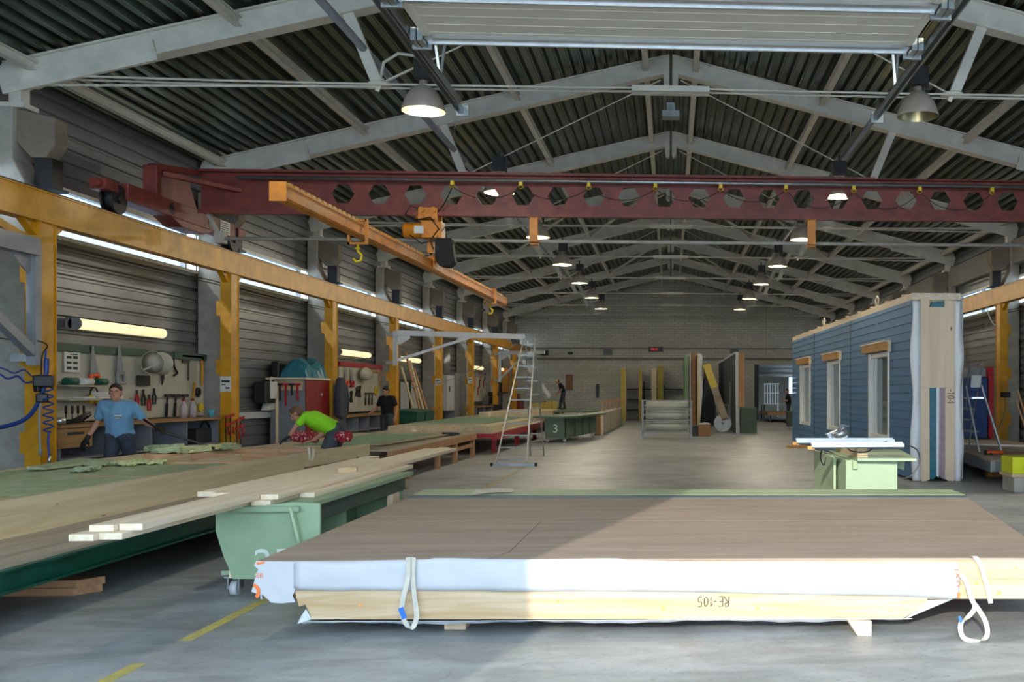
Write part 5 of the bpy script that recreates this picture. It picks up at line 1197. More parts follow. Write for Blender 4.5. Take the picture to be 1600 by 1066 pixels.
# ---------------- pale green work table before the blue element
tb_ = thing('work_table', 'pale green sawing table standing before the blue wall element', 'table', (2.6, 12.2, 0))
ZG = .80; n0_ = onz(1340, 716.5, ZG); n1_ = onz(1432, 716.5, ZG); f0_ = onz(1302, 703.5, ZG); f1_ = onz(1405, 702, ZG)
mb = MB(); mb.prism([n0_ - V(0, 0, .03), n1_ - V(0, 0, .03), f1_ - V(0, 0, .03), f0_ - V(0, 0, .03)], (0, 0, .03)); mb.build('table_top', 'pale_green', tb_)
yn = n0_.y + .12; xL = ony(1322, 740, yn).x; xR = ony(1402, 740, yn).x
mb = MB(); mb.box(xL, xR, yn, yn + .03, 0, ZG - .03); mb.build('front_panel', 'pale_green', tb_)
yl = f0_.y + .1; xl2 = ony(1280, 740, yl).x
mb = MB(); mb.box(xl2, xl2 + .03, yn + .5, yl + .5, 0, ZG - .03); mb.build('side_panel', 'pale_green', tb_)
mb = MB(); mb.box(xL, xL + .03, yn + .03, yl + .5, 0, ZG - .03); mb.build('divider', 'pale_green', tb_)
mb = MB(); mb.box(xl2 + .03, xL, yn + .95, yn + .98, 0, ZG - .03); mb.build('rear_panel', 'pale_green', tb_)
mb = MB(); mb.bar(ony(1336, 727, yn - .05), ony(1297, 709, yl), .05, .09); mb.build('rail', 'strip_green', tb_)
mb = MB(); xe = ony(1424, 720, yn).x; mb.prism([(xR, yn + .3, ZG - .03), (xe, yn + .3, ZG - .03), (xe - .02, yn + .3, ZG - .17), (xR, yn + .3, ZG - .12)], (0, .03, 0)); mb.build('end_bracket', 'pale_green', tb_)
mb = MB(); mb.box(xl2 - .02, xl2 + .25, yn + .35, yn + .5, 0, .07); mb.build('foot_rail', 'pale_green', tb_)
pr = []
for i, (u0, v0, u1, v1, lb_) in enumerate(((1244, 690, 1390, 688, 'rear one'), (1268, 697, 1422, 699, 'front one'))):
    z = ZG + .125; a_ = onz(u0, v0 + 3, z); b_ = onz(u1, v1 + 3, z); b_.y = a_.y; t = thing('metal_profile', 'long pale metal profile lying across the green sawing table, %s' % lb_, 'metal profile', (a_.lerp(b_, .5).x, a_.y, ZG), 'metal profiles on the sawing table')
    a_.z = b_.z = ZG + .127
    mb = MB(); mb.bar(a_, b_, .10, .012); mb.bar(a_ + V(0, -.045, .02), b_ + V(0, -.045, .02), .01, .05); mb.bar(a_ + V(0, .045, .03), b_ + V(0, .045, .03), .01, .06); mb.bar(a_ + V(0, 0, .04), b_ + V(0, 0, .04), .06, .012)
    mb.build('profile', 'aluminium', t); m2 = MB(); m2.bar(a_ + V(-.05, 0, .0), a_ + V(.03, 0, .0), .09, .035); m2.build('end_block', 'orange_wood', t)
a_ = onz(1255, 700, ZG + .02); mb = MB(); mb.box(a_.x - .12, a_.x + 1.2, a_.y - .25, a_.y + .3, ZG + .001, ZG + .036) if False else mb.prism([n0_ + V(.02, .12, .001), n0_ + V(.14, .12, .001), f0_ + V(.14, -.05, .001), f0_ + V(.02, -.05, .001)], (0, 0, .118)); one(mb, 'support_slat', 'pine_x', 'wooden slat under the metal profiles on the sawing table', 'slat')
sw = thing('mitre_saw', 'small silver saw head standing behind the metal profiles', 'power saw', onz(1308, 690, ZG))
c = ony(1310, 692, f0_.y - .22); c.z = ZG + .135
mb = MB(); mb.cbox(c + V(0, .12, .06), (.24, .10, .14), .1, 0, -.4); mb.cyl(c + V(-.05, .02, .05), c + V(.12, .02, .12), .05, n=12); mb.build('body', 'silver_foil', sw); mb = MB(); mb.tube([c + V(-.02, .02, .1), c + V(.05, .0, .2), c + V(.14, .02, .18)], .02, 8); mb.build('handle', 'grey_paint', sw)
mb = MB(); mb.cbox(c + V(.15, .09, -.09), (.3, .2, .08)); mb.build('base', 'galvanised', sw)
cbm = MB(); yq2 = n0_.y - .03
cbm.tube(smooth([ony(1322, 694, yq2), ony(1330, 705, yq2), ony(1355, 706, yq2), ony(1369, 696, yq2), ony(1385, 690, yq2 + .1)]), .008, 6); cbm.tube(smooth([ony(1284, 704, yq2 + .2), ony(1282, 716, yq2 + .1), ony(1287, 727, yq2), ony(1290, 715, yq2)]), .008, 6)
cbm.tube(smooth([ony(1422, 697, yq2), ony(1434, 705, yq2), ony(1436, 725, yq2), ony(1424, 743, yq2), ony(1410, 748, yq2)]), .008, 6)
one(cbm, 'power_cable', 'black_plastic', 'black power cable looping around the green sawing table', 'cable')

# ---------------- right side platform, stepladder, locker, yellow block
q0 = onz(1548, 719, .42); q1 = onz(1512, 704, .42)
pr_ = thing('assembly_platform', 'low grey steel platform at right carrying the small stepladder', 'platform', (q0.x + 1.4, q0.y + 3, 0))
mb = MB(); mb.prism([(q0.x, q0.y, .39), (8.0, q0.y + .1, .39), (8.0, q0.y + 8, .39), (q1.x + .3, q0.y + 8, .39)], (0, 0, .03)); mb.build('deck', 'plywood', pr_)
mb = MB(); mb.bar((q0.x + .04, q0.y, .30), (q1.x + .34, q0.y + 8, .30), .08, .17); mb.build('edge_beam', 'galvanised', pr_)
mb = MB(); mb.bar((q0.x + .08, q0.y + .04, .30), (8.0, q0.y + .14, .30), .08, .17); mb.build('edge_beam', 'galvanised', pr_)
for xx, yy in ((6.0, 17.2), (7.6, 17.2), (6.2, 21), (7.6, 23)): mb = MB(); mb.box(xx, xx + .1, yy, yy + .1, 0, .39); mb.build('leg', 'galvanised', pr_)
q = onz(1545, 756, 0); mb = MB(); q = onz(1563, 745, .0); mb.box(q.x - .25, q.x + .4, q.y - .05, q.y + .1, 0, .08); one(mb, 'floor_timber', 'orange_wood', 'short timber on floor under the right hand platform', 'timber')
mb = MB(); q = onz(1560, 700, .43); mb.hexa([(q.x - .6, q.y + 1.8, .421), (q.x - .4, q.y + 1.8, .421), (q.x + 1.8, q.y - .4, .421), (q.x + 1.6, q.y - .4, .421), (q.x - .6, q.y + 1.8, .45), (q.x - .4, q.y + 1.8, .45), (q.x + 1.8, q.y - .4, .45), (q.x + 1.6, q.y - .4, .45)]); one(mb, 'white_batten', 'window_white', 'white batten lying across the right platform behind stepladder', 'batten')
sl_ = thing('stepladder', 'small aluminium stepladder standing on the right hand platform', 'ladder', (5.4, 17.5, .42))
f0_, f1_ = onz(1530, 707, .43), onz(1565, 706, .43); yf = f0_.y; tz_ = ony(1540, 602, yf + .45)
g0, g1 = ony(1510, 602, yf + .45), ony(1532, 602, yf + .45)
for p_, q_ in ((f0_, ony(1509, 604, yf + .35)), (f1_, ony(1533, 602, yf + .35))): mb = MB(); mb.bar(p_, q_, .03, .05, (0, 1, 0)); mb.build('front_rail', 'ladder_metal', sl_)
b0, b1 = onz(1508, 702, .43), onz(1518, 699, .43)
hp = smooth([ony(1508, 640, yf + .9), ony(1515, 575, yf + .45), ony(1519, 571, yf + .45), ony(1531, 571, yf + .45), ony(1534, 577, yf + .45), ony(1522, 640, yf + .9), ony(1514, 700, yf + 1.1)], 5); mb = MB(); mb.tube(hp, .016, 6); mb.build('handrail', 'ladder_metal', sl_)
for v in (622, 640, 657, 675): 
    k = (v - 604) / (707 - 604); a_ = ony(1509, 604, yf + .35).lerp(f0_, k); b_ = ony(1509 - 8, v, a_.y + .3); mb = MB(); mb.bar(a_, V(a_.x - .18, a_.y + .25, a_.z + .01), .24, .03); mb.build('step', 'ladder_metal', sl_)
mb = MB(); mb.bar(ony(1507, 622, yf + .4), ony(1537, 622, yf + .35), .03, .03); mb.build('crossbar', 'aluminium', sl_)
mb = MB(); q = ony(1525, 596, yf + .42); mb.cbox(q, (.20, .01, .24), .1, .2); one(mb, 'hung_sheet', 'paper', 'white paper sheet hung at top of the small stepladder', 'paper')
q = onz(1510, 690, 0); a_ = ony(1508, 590, 24.5); b_ = ony(1548, 590, 24.5)
lk = thing('locker', 'blue steel locker standing behind the small stepladder', 'locker', (a_.x, 24.5, 0)); mb = MB(); mb.box(a_.x + .02, b_.x - .07, 24.5, 25.3, .45, a_.z); mb.build('body', 'blue_paint', lk, .01); mb = MB(); mb.box(b_.x - .06, b_.x + .06, 24.45, 25.3, .45, a_.z + .25); mb.build('edge_strip', 'red_bright', lk)
mb = MB(); mb.box(a_.x + .02, b_.x, 24.5, 25.3, .421, .45); mb.build('plinth', 'dark_steel', lk)
mb = MB(); mb.cbox((a_.x + .32, 24.9, a_.z + .125), (.5, .5, .22)); one(mb, 'storage_box', 'grey_paint', 'grey box standing on top of the blue locker', 'box', None, .01)
gr = thing('angle_grinder', 'orange power tool lying on right platform at the stepladder foot', 'power tool', onz(1555, 710, .42)); c = onz(1555, 709, .45); mb = MB(); mb.cyl(c + V(-.16, 0, .02), c + V(.16, .03, .02), .035, n=10); mb.build('body', 'orange_plastic', gr); mb = MB(); mb.cyl(c + V(-.2, 0, .02), c + V(-.16, 0, .02), .045, n=10); mb.cyl(c + V(-.1, 0, -.0), c + V(-.1, -.1, .0), .02, n=8); mb.build('head', 'black_plastic', gr)
mb = MB(); mb.tube(smooth([c + V(.16, .03, 0), c + V(.6, .2, 0), c + V(1.0, -.2, 0), c + V(1.3, -.6, 0)]), .008, 6); one(mb, 'extension_lead', 'red_bright', 'red power cord running over the right platform', 'cord')
q = onz(1592, 770, 0); mb = MB(); mb.box(q.x - .08, q.x + .5, q.y, q.y + .55, 0, .24); bc = one(mb, 'block_stack', 'concrete_grey', 'pale concrete block on floor at right picture edge', 'block', None, .01)
mb = MB(); mb.box(q.x - .12, q.x + .52, q.y - .03, q.y + .57, .241, .29); one(mb, 'block_board', 'pine_x', 'thin board between concrete block and lime yellow one', 'board')
mb = MB(); mb.box(q.x - .10, q.x + .5, q.y, q.y + .55, .291, .55); one(mb, 'lime_block', 'lime_block', 'lime yellow block on top of concrete block at right edge', 'block', None, .01)
# ================================================================== LEFT SIDE: WORK STATIONS, JIB CRANES, LIGHTS
XB_ = -9.0
def wy(u, X=XB_): return onx(u, 600, X).y
def W(u, v, X=XB_): return onx(u, v, X)
def yzpoly(mb, pts, x, th): return mb.prism([(x, p[0], p[1]) for p in pts], (th, 0, 0))
# wall lights (long tubes behind yellowed covers)
for i, (u0, u1, v0, v1, lb_) in enumerate(((125, 259, 495, 527, 'nearest, above the tool boards'), (533, 579, 545, 560, 'second, above the red topped tool board'), (626, 657, 555, 569, 'third, behind the grey jib arm'), (737, 755, 569, 580, 'fourth along the wall'), (780, 788, 573, 581, 'fifth and farthest'))):
    a_ = W(u0, v0); b_ = W(u1, v1); zc_ = (a_.z + b_.z) / 2 + (.0 if i else -.02); t = thing('wall_light', 'long warm lit strip light on the left wall, %s' % lb_, 'wall light', (-9.1, (a_.y + b_.y) / 2, zc_), 'strip lights on the left wall')
    h = .085
    mb = MB(); mb.tube([(-9.06, a_.y, zc_), (-9.06, b_.y, zc_)], h, 14); mb.build('diffuser', 'tube_glow', t)
    mb = MB(); mb.box(-9.19, -9.10, a_.y - .05, b_.y + .05, zc_ - .07, zc_ + .09); mb.cyl((-9.06, a_.y - .05, zc_), (-9.06, a_.y, zc_), h + .01, n=14); mb.cyl((-9.06, b_.y, zc_), (-9.06, b_.y + .05, zc_), h + .01, n=14); mb.build('housing', 'grey_paint', t)
# tool boards
def pegboard(u0, u1, vt0, vb0, lb_, strip, X=XB_, cat='tool board'):
    y0, y1 = wy(u0, X), wy(u1, X); zt = W(u0, vt0, X).z; zb = W(u0, vb0, X).z
    if vt0 > 560: y0 = max(y0, 27.0 if vt0 < 580 else 45.0); y1 = min(y1, 32.4 if vt0 < 580 else 50.4)
    t = thing('tool_board', lb_, cat, (X, (y0 + y1) / 2, zb), 'tool boards on the left wall'); mb = MB(); mb.box(X - .03, X, y0, y1, zb, zt); mb.build('board', 'peg_white', t)
    mb = MB(); mb.box(X - .05, X + .04, y0 - .05, y1 + .05, zt, zt + .12); mb.build('header', strip, t)
    return y0, y1, zb, zt
B1 = pegboard(85, 318, 548, 660, 'pale tool board with dark green header in the nearest left bay', 'dark_green')
B2 = pegboard(530, 596, 572, 645, 'pale tool board with red header in the third left bay', 'red_bright')
B3 = pegboard(737, 766, 588, 628, 'far tool board crowded with tools in a left bay', 'grey_paint')
X = XB_
def on(u, v, dx=.03): p_ = W(u, v, X + dx); return p_
def saw(u, v, len_, lb_, hm='orange_plastic', flip=1):
    c = on(u, v, .05); t = thing('hand_saw', lb_, 'saw', c, 'hand saws on the tool boards')
    mb = MB(); yzpoly(mb, [(c.y - .05, c.z + len_ / 2), (c.y + .0, c.z + len_ / 2), (c.y + .13, c.z - len_ * .25), (c.y - .09, c.z - len_ * .25)], c.x, .006); mb.build('blade', 'grey_paint', t)
    mb = MB(); mb.tube([V(c.x, c.y - .07, c.z - len_ * .25), V(c.x, c.y + .12, c.z - len_ * .22), V(c.x, c.y + .15, c.z - len_ * .48), V(c.x, c.y - .07, c.z - len_ * .5)], .035, 8, closed=True); mb.build('handle', hm, t)
saw(146, 572, .62, 'hand saw with orange handle hung on the nearest tool board')
saw(187, 570, .62, 'grey bladed hand saw hung right of the orange handled one', 'grey_paint')
saw(541, 588, .55, 'hand saw with orange handle at left of the red topped board'); saw(550, 590, .5, 'second orange handled saw on the red topped board', 'red_bright')
def hammer(u, v, s, lb_, grp='hammers on the nearest tool board'):
    c = on(u, v); t = thing('hammer', lb_, 'hammer', c, grp)
    mb = MB(); mb.bar((c.x, c.y - .08 * s, c.z), (c.x, c.y + .10 * s, c.z), .04 * s, .045 * s); mb.cyl((c.x, c.y + .10 * s, c.z), (c.x, c.y + .13 * s, c.z), .028 * s, n=10); mb.build('head', 'dark_steel', t)
    mb = MB(); mb.bar((c.x, c.y, c.z - .02), (c.x, c.y - .02, c.z - .14 * s), .02, .03 * s); mb.bar((c.x, c.y - .02, c.z - .14 * s), (c.x, c.y - .05, c.z - .38 * s), .035, .045 * s); mb.build('handle', 'black_plastic', t)
hammer(262, 618, 1, 'claw hammer with black grip on the nearest board, left one'); hammer(275, 618, 1, 'claw hammer with black grip on the nearest board, middle one'); hammer(288, 618, 1, 'claw hammer on the nearest board, right one')
for i, (u, v) in enumerate(((572, 615), (577, 615), (582, 615))): hammer(u, v, .9, 'small dark hammer on red topped board, %s' % ['left', 'middle', 'right'][i], 'hammers on the red topped board')
def simple(name, lb_, cat, mat, mbf, grp=None, bevel=0.0):
    mb = MB(); mbf(mb); return one(mb, name, mat, lb_, cat, grp, bevel)
c = on(293, 567); t = thing('try_square', 'black try square hung at right of nearest tool board', 'try square', c)
mb = MB(); mb.box(c.x, c.x + .01, c.y - .0, c.y + .05, c.z - .33, c.z + .0); mb.build('blade', 'dark_steel', t); mb = MB(); mb.box(c.x, c.x + .02, c.y - .22, c.y + .05, c.z, c.z + .05); mb.build('stock', 'black_plastic', t)
a_, b_ = on(284, 556), on(317, 560)
simple('framing_square', 'yellow framing square at upper right corner of nearest tool board', 'framing square', 'yellow_paint', lambda m: (m.box(a_.x, a_.x + .01, a_.y, b_.y, a_.z - .02, a_.z + .02), m.box(a_.x, a_.x + .01, b_.y - .07, b_.y, a_.z - .55, a_.z - .02)))
c = on(113, 565)
t = thing('notice_sheet', 'white sheet with small printed pictures pinned on nearest tool board', 'notice', c); mb = MB(); mb.box(c.x - .01, c.x, c.y - .20, c.y + .20, c.z - .16 - .0, c.z + .14); mb.build('paper', 'paper', t)
for r_ in range(3):
    for k in range(2): mb = MB(); mb.box(c.x, c.x + .002, c.y - .14 + .16 * k, c.y - .02 + .16 * k, c.z - .12 + .08 * r_, c.z - .08 + .08 * r_); mb.build('picture', 'ink', t)
mb = MB(); mb.box(c.x, c.x + .002, c.y - .06, c.y + .14, c.z + .10, c.z + .115); mb.build('text_line', 'ink', t)
c = on(224, 595); simple('photo_print', 'dark photo print pinned in middle of nearest tool board', 'photo', 'dark_steel', lambda m: m.box(c.x, c.x + .005, c.y - .22, c.y + .22, c.z - .09, c.z + .09))
c = on(248, 568, .24); t = thing('desk_lamp', 'pale round clamp lamp hanging before the nearest tool board', 'lamp', c)
mb = MB(); mb.lathe([(.01, -.10), (.10, -.08), (.17, 0), (.20, .10), (.19, .12)], c, 20, 'Y'); mb.build('shade', 'peg_white', t); mb = MB(); mb.lathe([(.20, -.01), (.21, 0), (.20, .01)], c + V(0, -.2, .0), 20, 'Y'); mb.lathe([(.01, -.02), (.18, -.0), (.01, .02)], c + V(0, -.2, .0), 20, 'Y'); mb.build('disc', 'peg_white', t)
mb = MB(); mb.tube(smooth([c + V(0, -.5, -.12), c + V(0, -.2, -.05), c + V(0, .2, .08), c + V(0, .38, .03), c + V(0, .40, -.12), c + V(0, .3, -.18)]), .014, 6); mb.build('arm', 'bright_grey', t)
c = on(271, 580); simple('crowbar', 'dark bent bar hung on nearest board right of the clamp lamp', 'crowbar', 'dark_steel', lambda m: m.tube(smooth([(c.x, c.y, c.z + .35), (c.x, c.y + .02, c.z + .1), (c.x, c.y + .14, c.z - .03), (c.x, c.y + .02, c.z - .08)]), .02, 6))
c = on(254, 590); simple('chisel', 'dark chisel blade hung below the clamp lamp', 'chisel', 'dark_steel', lambda m: yzpoly(m, [(c.y - .04, c.z + .16), (c.y + .04, c.z + .16), (c.y + .04, c.z - .02), (c.y - .04, c.z - .14)], c.x, .015))
for i, (u, v, mt) in enumerate(((214, 617, 'red_bright'), (224, 616, 'black_plastic'), (233, 624, 'red_bright'), (241, 614, 'black_plastic'))):
    c = on(u, v); t = thing('pliers', 'pair of pliers on rail of nearest board, %s' % ['leftmost, red grips', 'second, black grips', 'third, red grips', 'rightmost, black grips'][i], 'pliers', c, 'pliers on the nearest tool board')
    mb = MB(); mb.bar((c.x, c.y, c.z), (c.x, c.y, c.z + .08), .02, .04); mb.build('jaws', 'dark_steel', t)
    for s in (-1, 1): mb = MB(); mb.tube([(c.x, c.y + s * .01, c.z), (c.x, c.y + s * .05, c.z - .07), (c.x, c.y + s * .04, c.z - .20)], .016, 6); mb.build('grip', mt, t)
a_, b_ = on(205, 622), on(292, 622); simple('tool_rail', 'thin steel rail holding pliers and hammers on nearest board', 'rail', 'galvanised', lambda m: m.box(a_.x - .02, a_.x, a_.y, b_.y, a_.z - .01, a_.z + .01))
c = on(147, 620, .08); t = thing('ear_muffs', 'yellow ear muffs hanging at left of the nearest tool board', 'ear muffs', c)
for s in (-1, 1): mb = MB(); mb.ball(c + V(0, s * .09, -.04), .075, 12, (.6, .8, 1)); mb.build('cup', 'yellow_plastic', t)
mb = MB(); mb.tube([c + V(0, .11 * math.cos(t_), .02 + .12 * math.sin(t_)) for t_ in [math.pi * k / 8 for k in range(9)]], .013, 6); mb.build('band', 'black_plastic', t)
c = on(160, 628, .08); simple('red_case', 'small red case beside the yellow ear muffs', 'case', 'red_bright', lambda m: m.box(c.x - .05, c.x + .05, c.y - .12, c.y + .12, c.z - .05, c.z + .05), None, .01)
# shelves with packets in the nearest bay
for v, nm in ((602, 'upper'), (624, 'lower')):
    y0, y1 = wy(86), wy(140); z = W(86, v).z
    simple('wall_shelf', 'short pale wall shelf left on nearest tool board, %s one' % nm, 'shelf', 'peg_white', lambda m: m.box(-8.995, -8.80, y0, y1, z - .02, z))
    for k in range(4 if nm == 'lower' else 3):
        yy = y0 + .08 + k * .40
        if nm == 'upper': simple('sanding_roll', 'green white roll on the upper short shelf, number %s from the left' % ['one', 'two', 'three', 'four'][k], 'roll', ['bin_green', 'paper', 'bin_green', 'orange_plastic'][k], lambda m: m.cyl((-8.9, yy, z + .06), (-8.9, yy + .28, z + .06), .055, n=12), 'rolls on the upper shelf')
        elif k > 0: simple('paper_packet', 'flat pale packet pile on lower short shelf, %s' % ['', 'left', 'middle', 'right'][k], 'packet', 'paper', lambda m: [m.cbox((-8.9, yy + .1, z + .02 + .035 * j), (.16, .30, .03), .1 * j) for j in range(3 if k > 1 else 1)], 'packets on the lower shelf')
# benches
def bench(y0, y1, zt, lb_, x0=-8.98, x1=-8.35, doors=3, plyfront=False):
    t = thing('work_bench', lb_, 'work bench', ((x0 + x1) / 2, (y0 + y1) / 2, 0), 'work benches along the left wall')
    mb = MB(); mb.box(x0, x1, y0, y1, zt - .04, zt); mb.build('worktop', 'worktop_wood', t)
    n = doors
    for k in range(n + 1):
        y = y0 + .02 + (y1 - y0 - .07) * k / n; mb = MB(); mb.box(x0 + .02, x1 - .04, y, y + .03, 0, zt - .04); mb.build('side_panel', 'cabinet_grey', t)
    for zz in (.10, zt * .55): mb = MB(); mb.box(x0 + .02, x1 - .05, y0 + .05, y1 - .05, zz, zz + .03); mb.build('shelf', 'cabinet_grey', t)
    mb = MB(); mb.box(x0, x0 + .02, y0, y1, 0, zt - .04); mb.build('back_panel', 'cabinet_grey', t)
    return t
z1 = W(318, 652, -8.4).z
bt = bench(wy(90, -8.4), wy(342, -8.4), 1.10, 'long grey open bench with wooden top in the nearest left bay', doors=4)
y0 = wy(86, -8.4); y1 = wy(140, -8.4); mb = MB(); mb.box(-8.42, -8.36, y0, y1, .78, 1.05); df = mb.build('drawer_front', 'worktop_wood', bt); mb = MB(); mb.box(-8.362, -8.355, (y0 + y1) / 2 - .2, (y0 + y1) / 2 + .2, .96, 1.0); mb.build('handle_slot', 'black_plastic', df)
bench(27.0, 31.2, .95, 'cluttered grey bench below the red topped tool board', doors=4)
bench(45.0, 49.0, .95, 'far dark bench below the crowded tool board', doors=2)
def stand(u, X_, z): y = wy(u, X_); return V(X_, y, z)
for i, u in enumerate((287, 301)):
    c = stand(u, -8.7, 1.101); t = thing('spray_bottle', 'clear bottle with reddish cap on nearest bench, %s one' % ['left', 'right'][i], 'bottle', c, 'bottles on the nearest bench')
    mb = MB(); mb.lathe([(.01, 0), (.06, 0), (.065, .12), (.06, .2), (.03, .26), (.02, .30)], c, 14); mb.build('body', 'clear_bottle', t); mb = MB(); mb.lathe([(.028, .30), (.03, .34), (.01, .35)], c, 12); mb.build('cap', 'red_cabinet', t)
c = stand(330, -8.5, 1.101); simple('mug', 'small turquoise cup at right end of nearest bench', 'cup', 'cyan_plastic', lambda m: (m.lathe([(.01, .0), (.05, 0), (.06, .14), (.055, .14), (.045, .01), (.01, .01)], c, 16), m.tube([c + V(0, .055, .11), c + V(0, .10, .09), c + V(0, .09, .04), c + V(0, .05, .03)], .01, 6)))
c = on(312, 637, .02); simple('tape_measure', 'round yellow tape hung at lower right of nearest board', 'tape measure', 'yellow_plastic', lambda m: m.cyl(c, c + V(.04, 0, 0), .085, n=18))
c = on(310, 613, .02); simple('cord_reel', 'small black cord ring hung above the yellow tape', 'cord', 'black_plastic', lambda m: m.tube([c + V(0, .07 * math.cos(t_), .07 * math.sin(t_)) for t_ in [math.pi * 2 * k / 14 for k in range(14)]], .025, 8, closed=True))
c = on(302, 612, .02); simple('level', 'short yellow and grey spirit level leaning on nearest board', 'spirit level', 'yellow_paint', lambda m: m.bar((c.x, c.y, c.z - .12), (c.x, c.y + .06, c.z + .16), .02, .05))
for i, (u, lb_) in enumerate(((103, 'leftmost'), (113, 'second'), (122, 'third'), (131, 'rightmost'))):
    c = stand(u, -8.8, 1.101); simple('screwdriver', 'thin upright screwdriver at back of nearest bench, %s' % lb_, 'screwdriver', 'dark_steel', lambda m: (m.cyl(c, c + V(0, 0, .14), .008, n=6), m.cyl(c + V(0, 0, .14), c + V(0, 0, .26), .018, n=8)), 'screwdrivers on the nearest bench')
c = stand(98, -8.6, 1.101); simple('coiled_hose', 'dark hose coil lying at left end of nearest bench', 'hose', 'black_plastic', lambda m: [m.tube([c + V(.15 * math.cos(t_), .3 + .30 * math.sin(t_) * (1 - .1 * k), .02 + .03 * k + .12 * max(0, math.sin(t_ + 1))) for t_ in [math.pi * 2 * j / 18 for j in range(18)]], .016, 6, closed=True) for k in range(2)])
c = stand(94, -8.6, 1.101); simple('silver_tin', 'silver tin at left end of nearest bench', 'tin', 'aluminium', lambda m: m.cyl(c, c + V(0, 0, .1), .07, n=16))
c = stand(275, -8.6, .61 + .03); simple('spray_can', 'white can standing on the lower shelf of nearest bench', 'can', 'paper', lambda m: m.lathe([(.01, 0), (.05, 0), (.05, .18), (.03, .21), (.03, .24), (.01, .24)], c, 14))
c = stand(300, -8.65, .64); simple('tool_bag', 'black bag on the lower shelf of nearest bench', 'bag', 'black_plastic', lambda m: (m.cbox(c + V(0, .1, .13), (.35, .8, .26), .1), m.tube([c + V(.1, .3 + .2 * math.cos(t_), .18 + .2 * math.sin(t_)) for t_ in [math.pi * k / 8 for k in range(9)]], .025, 6)), None, .04)
c = stand(322, -8.6, .13); simple('red_tool_box', 'red box low in the right end of nearest bench', 'box', 'red_bright', lambda m: m.cbox(c + V(0, -.1, .14), (.35, .6, .26)), None, .01)
# clamps and sign by the second post
for i, (u, v) in enumerate(((353, 662), (360, 660), (370, 668), (376, 664))):
    c = onx(u, v, -8.2); t = thing('bar_clamp', 'red and black bar clamp hanging beside second yellow post, %s' % ['leftmost', 'second', 'third', 'rightmost'][i], 'clamp', c, 'clamps beside the second yellow post')
    mb = MB(); mb.bar(c + V(0, 0, -.5), c + V(0, 0, .15), .012, .03); mb.build('bar', 'dark_steel', t)
    mb = MB(); mb.bar(c + V(0, -.02, .12), c + V(0, .16, .14), .03, .05); mb.bar(c + V(0, -.02, -.02), c + V(0, .15, -.02), .03, .05); mb.cyl(c + V(0, .13, -.22), c + V(0, .13, -.08), .018, n=8); mb.build('jaw', 'red_bright', t)
for u, v, w_, h_, X_, lb_ in ((352, 600, .36, .28, -8.23, 'white printed sign on the second yellow post'), (427, 599, .40, .28, -9.0, 'white sign on ribbed wall above the dispenser'), (693, 597, .24, .24, -8.23, 'small white sign on the yellow post before the grey cabinets'), (733, 594, .24, .26, -8.23, 'small pale sign on the yellow post left of far tool board')):
    c = onx(u, v, X_); t = thing('wall_sign', lb_, 'sign', c); mb = MB()
    if X_ > -8.5: c.y = min(PY, key=lambda q: abs(q - c.y)) - .135; c.x = -8.34; c.y -= .05; w_ = min(w_, .22); mb.box(c.x - w_ * .45, c.x + w_ * .45, c.y - .004, c.y, c.z - h_ / 2, c.z + h_ / 2); m4 = Matrix.Translation(V(c.x, c.y - .006, c.z)) @ Matrix.Rotation(R(90), 4, 'X'); lines = [(-.12, .12, .03, .07), (-.12, 0, -.02, .0), (0, .12, -.09, -.06)]
    else: mb.box(c.x, c.x + .006, c.y - w_ / 2, c.y + w_ / 2, c.z - h_ / 2, c.z + h_ / 2); lines = None
    t.location = c; mb.build('plate', 'paper', t); l2 = MB()
    if lines:
        for a1, a2, z_1, z_2 in lines: l2 = MB(); l2.box(c.x + a1 * w_ / .36, c.x + a2 * w_ / .36, c.y - .006, c.y - .004, c.z + z_1 * h_ / .28, c.z + z_2 * h_ / .28); l2.build('text_line', 'ink', t)
    else: l2.box(c.x + .006, c.x + .008, c.y - .12, c.y + .12, c.z + .02, c.z + .07); l2.build('text_line', 'ink', t)
c = onx(418, 612, -8.95); t = thing('soap_dispenser', 'white and black dispenser mounted on ribbed wall', 'dispenser', c); mb = MB(); mb.box(-9.15, -8.87, c.y - .28, c.y + .28, c.z - .26, c.z + .22); mb.build('body', 'black_plastic', t, .03); mb = MB(); mb.box(-8.87, -8.83, c.y - .10, c.y + .27, c.z - .16, c.z + .22); mb.build('cover', 'paper', t, .02)
c = onx(421, 634, -9.0); simple('paper_towel', 'loose crumpled paper towel under the dispenser', 'paper towel', 'paper', lambda m: m.prism([(-9.1, c.y - .2, c.z - .1), (-9.1, c.y + .25, c.z - .08), (-9.1, c.y + .12, c.z + .18), (-9.1, c.y - .05, c.z + .2)], (.15, .04, 0)))
a_, b_ = onx(370, 651, -9.12), onx(442, 648, -9.12); simple('cable_trunking', 'pale horizontal trunking low on the ribbed wall left of the lockers', 'trunking', 'bright_grey', lambda m: m.box(-9.19, -9.08, a_.y, b_.y, a_.z - .06, a_.z + .08))
c = onx(433, 650, -8.9); simple('upright_pole', 'thin pale pole leaning upright left of grey locker', 'pole', 'pine_z', lambda m: m.bar((-8.9, c.y, 0), (-8.9, c.y, 1.7), .05, .05))
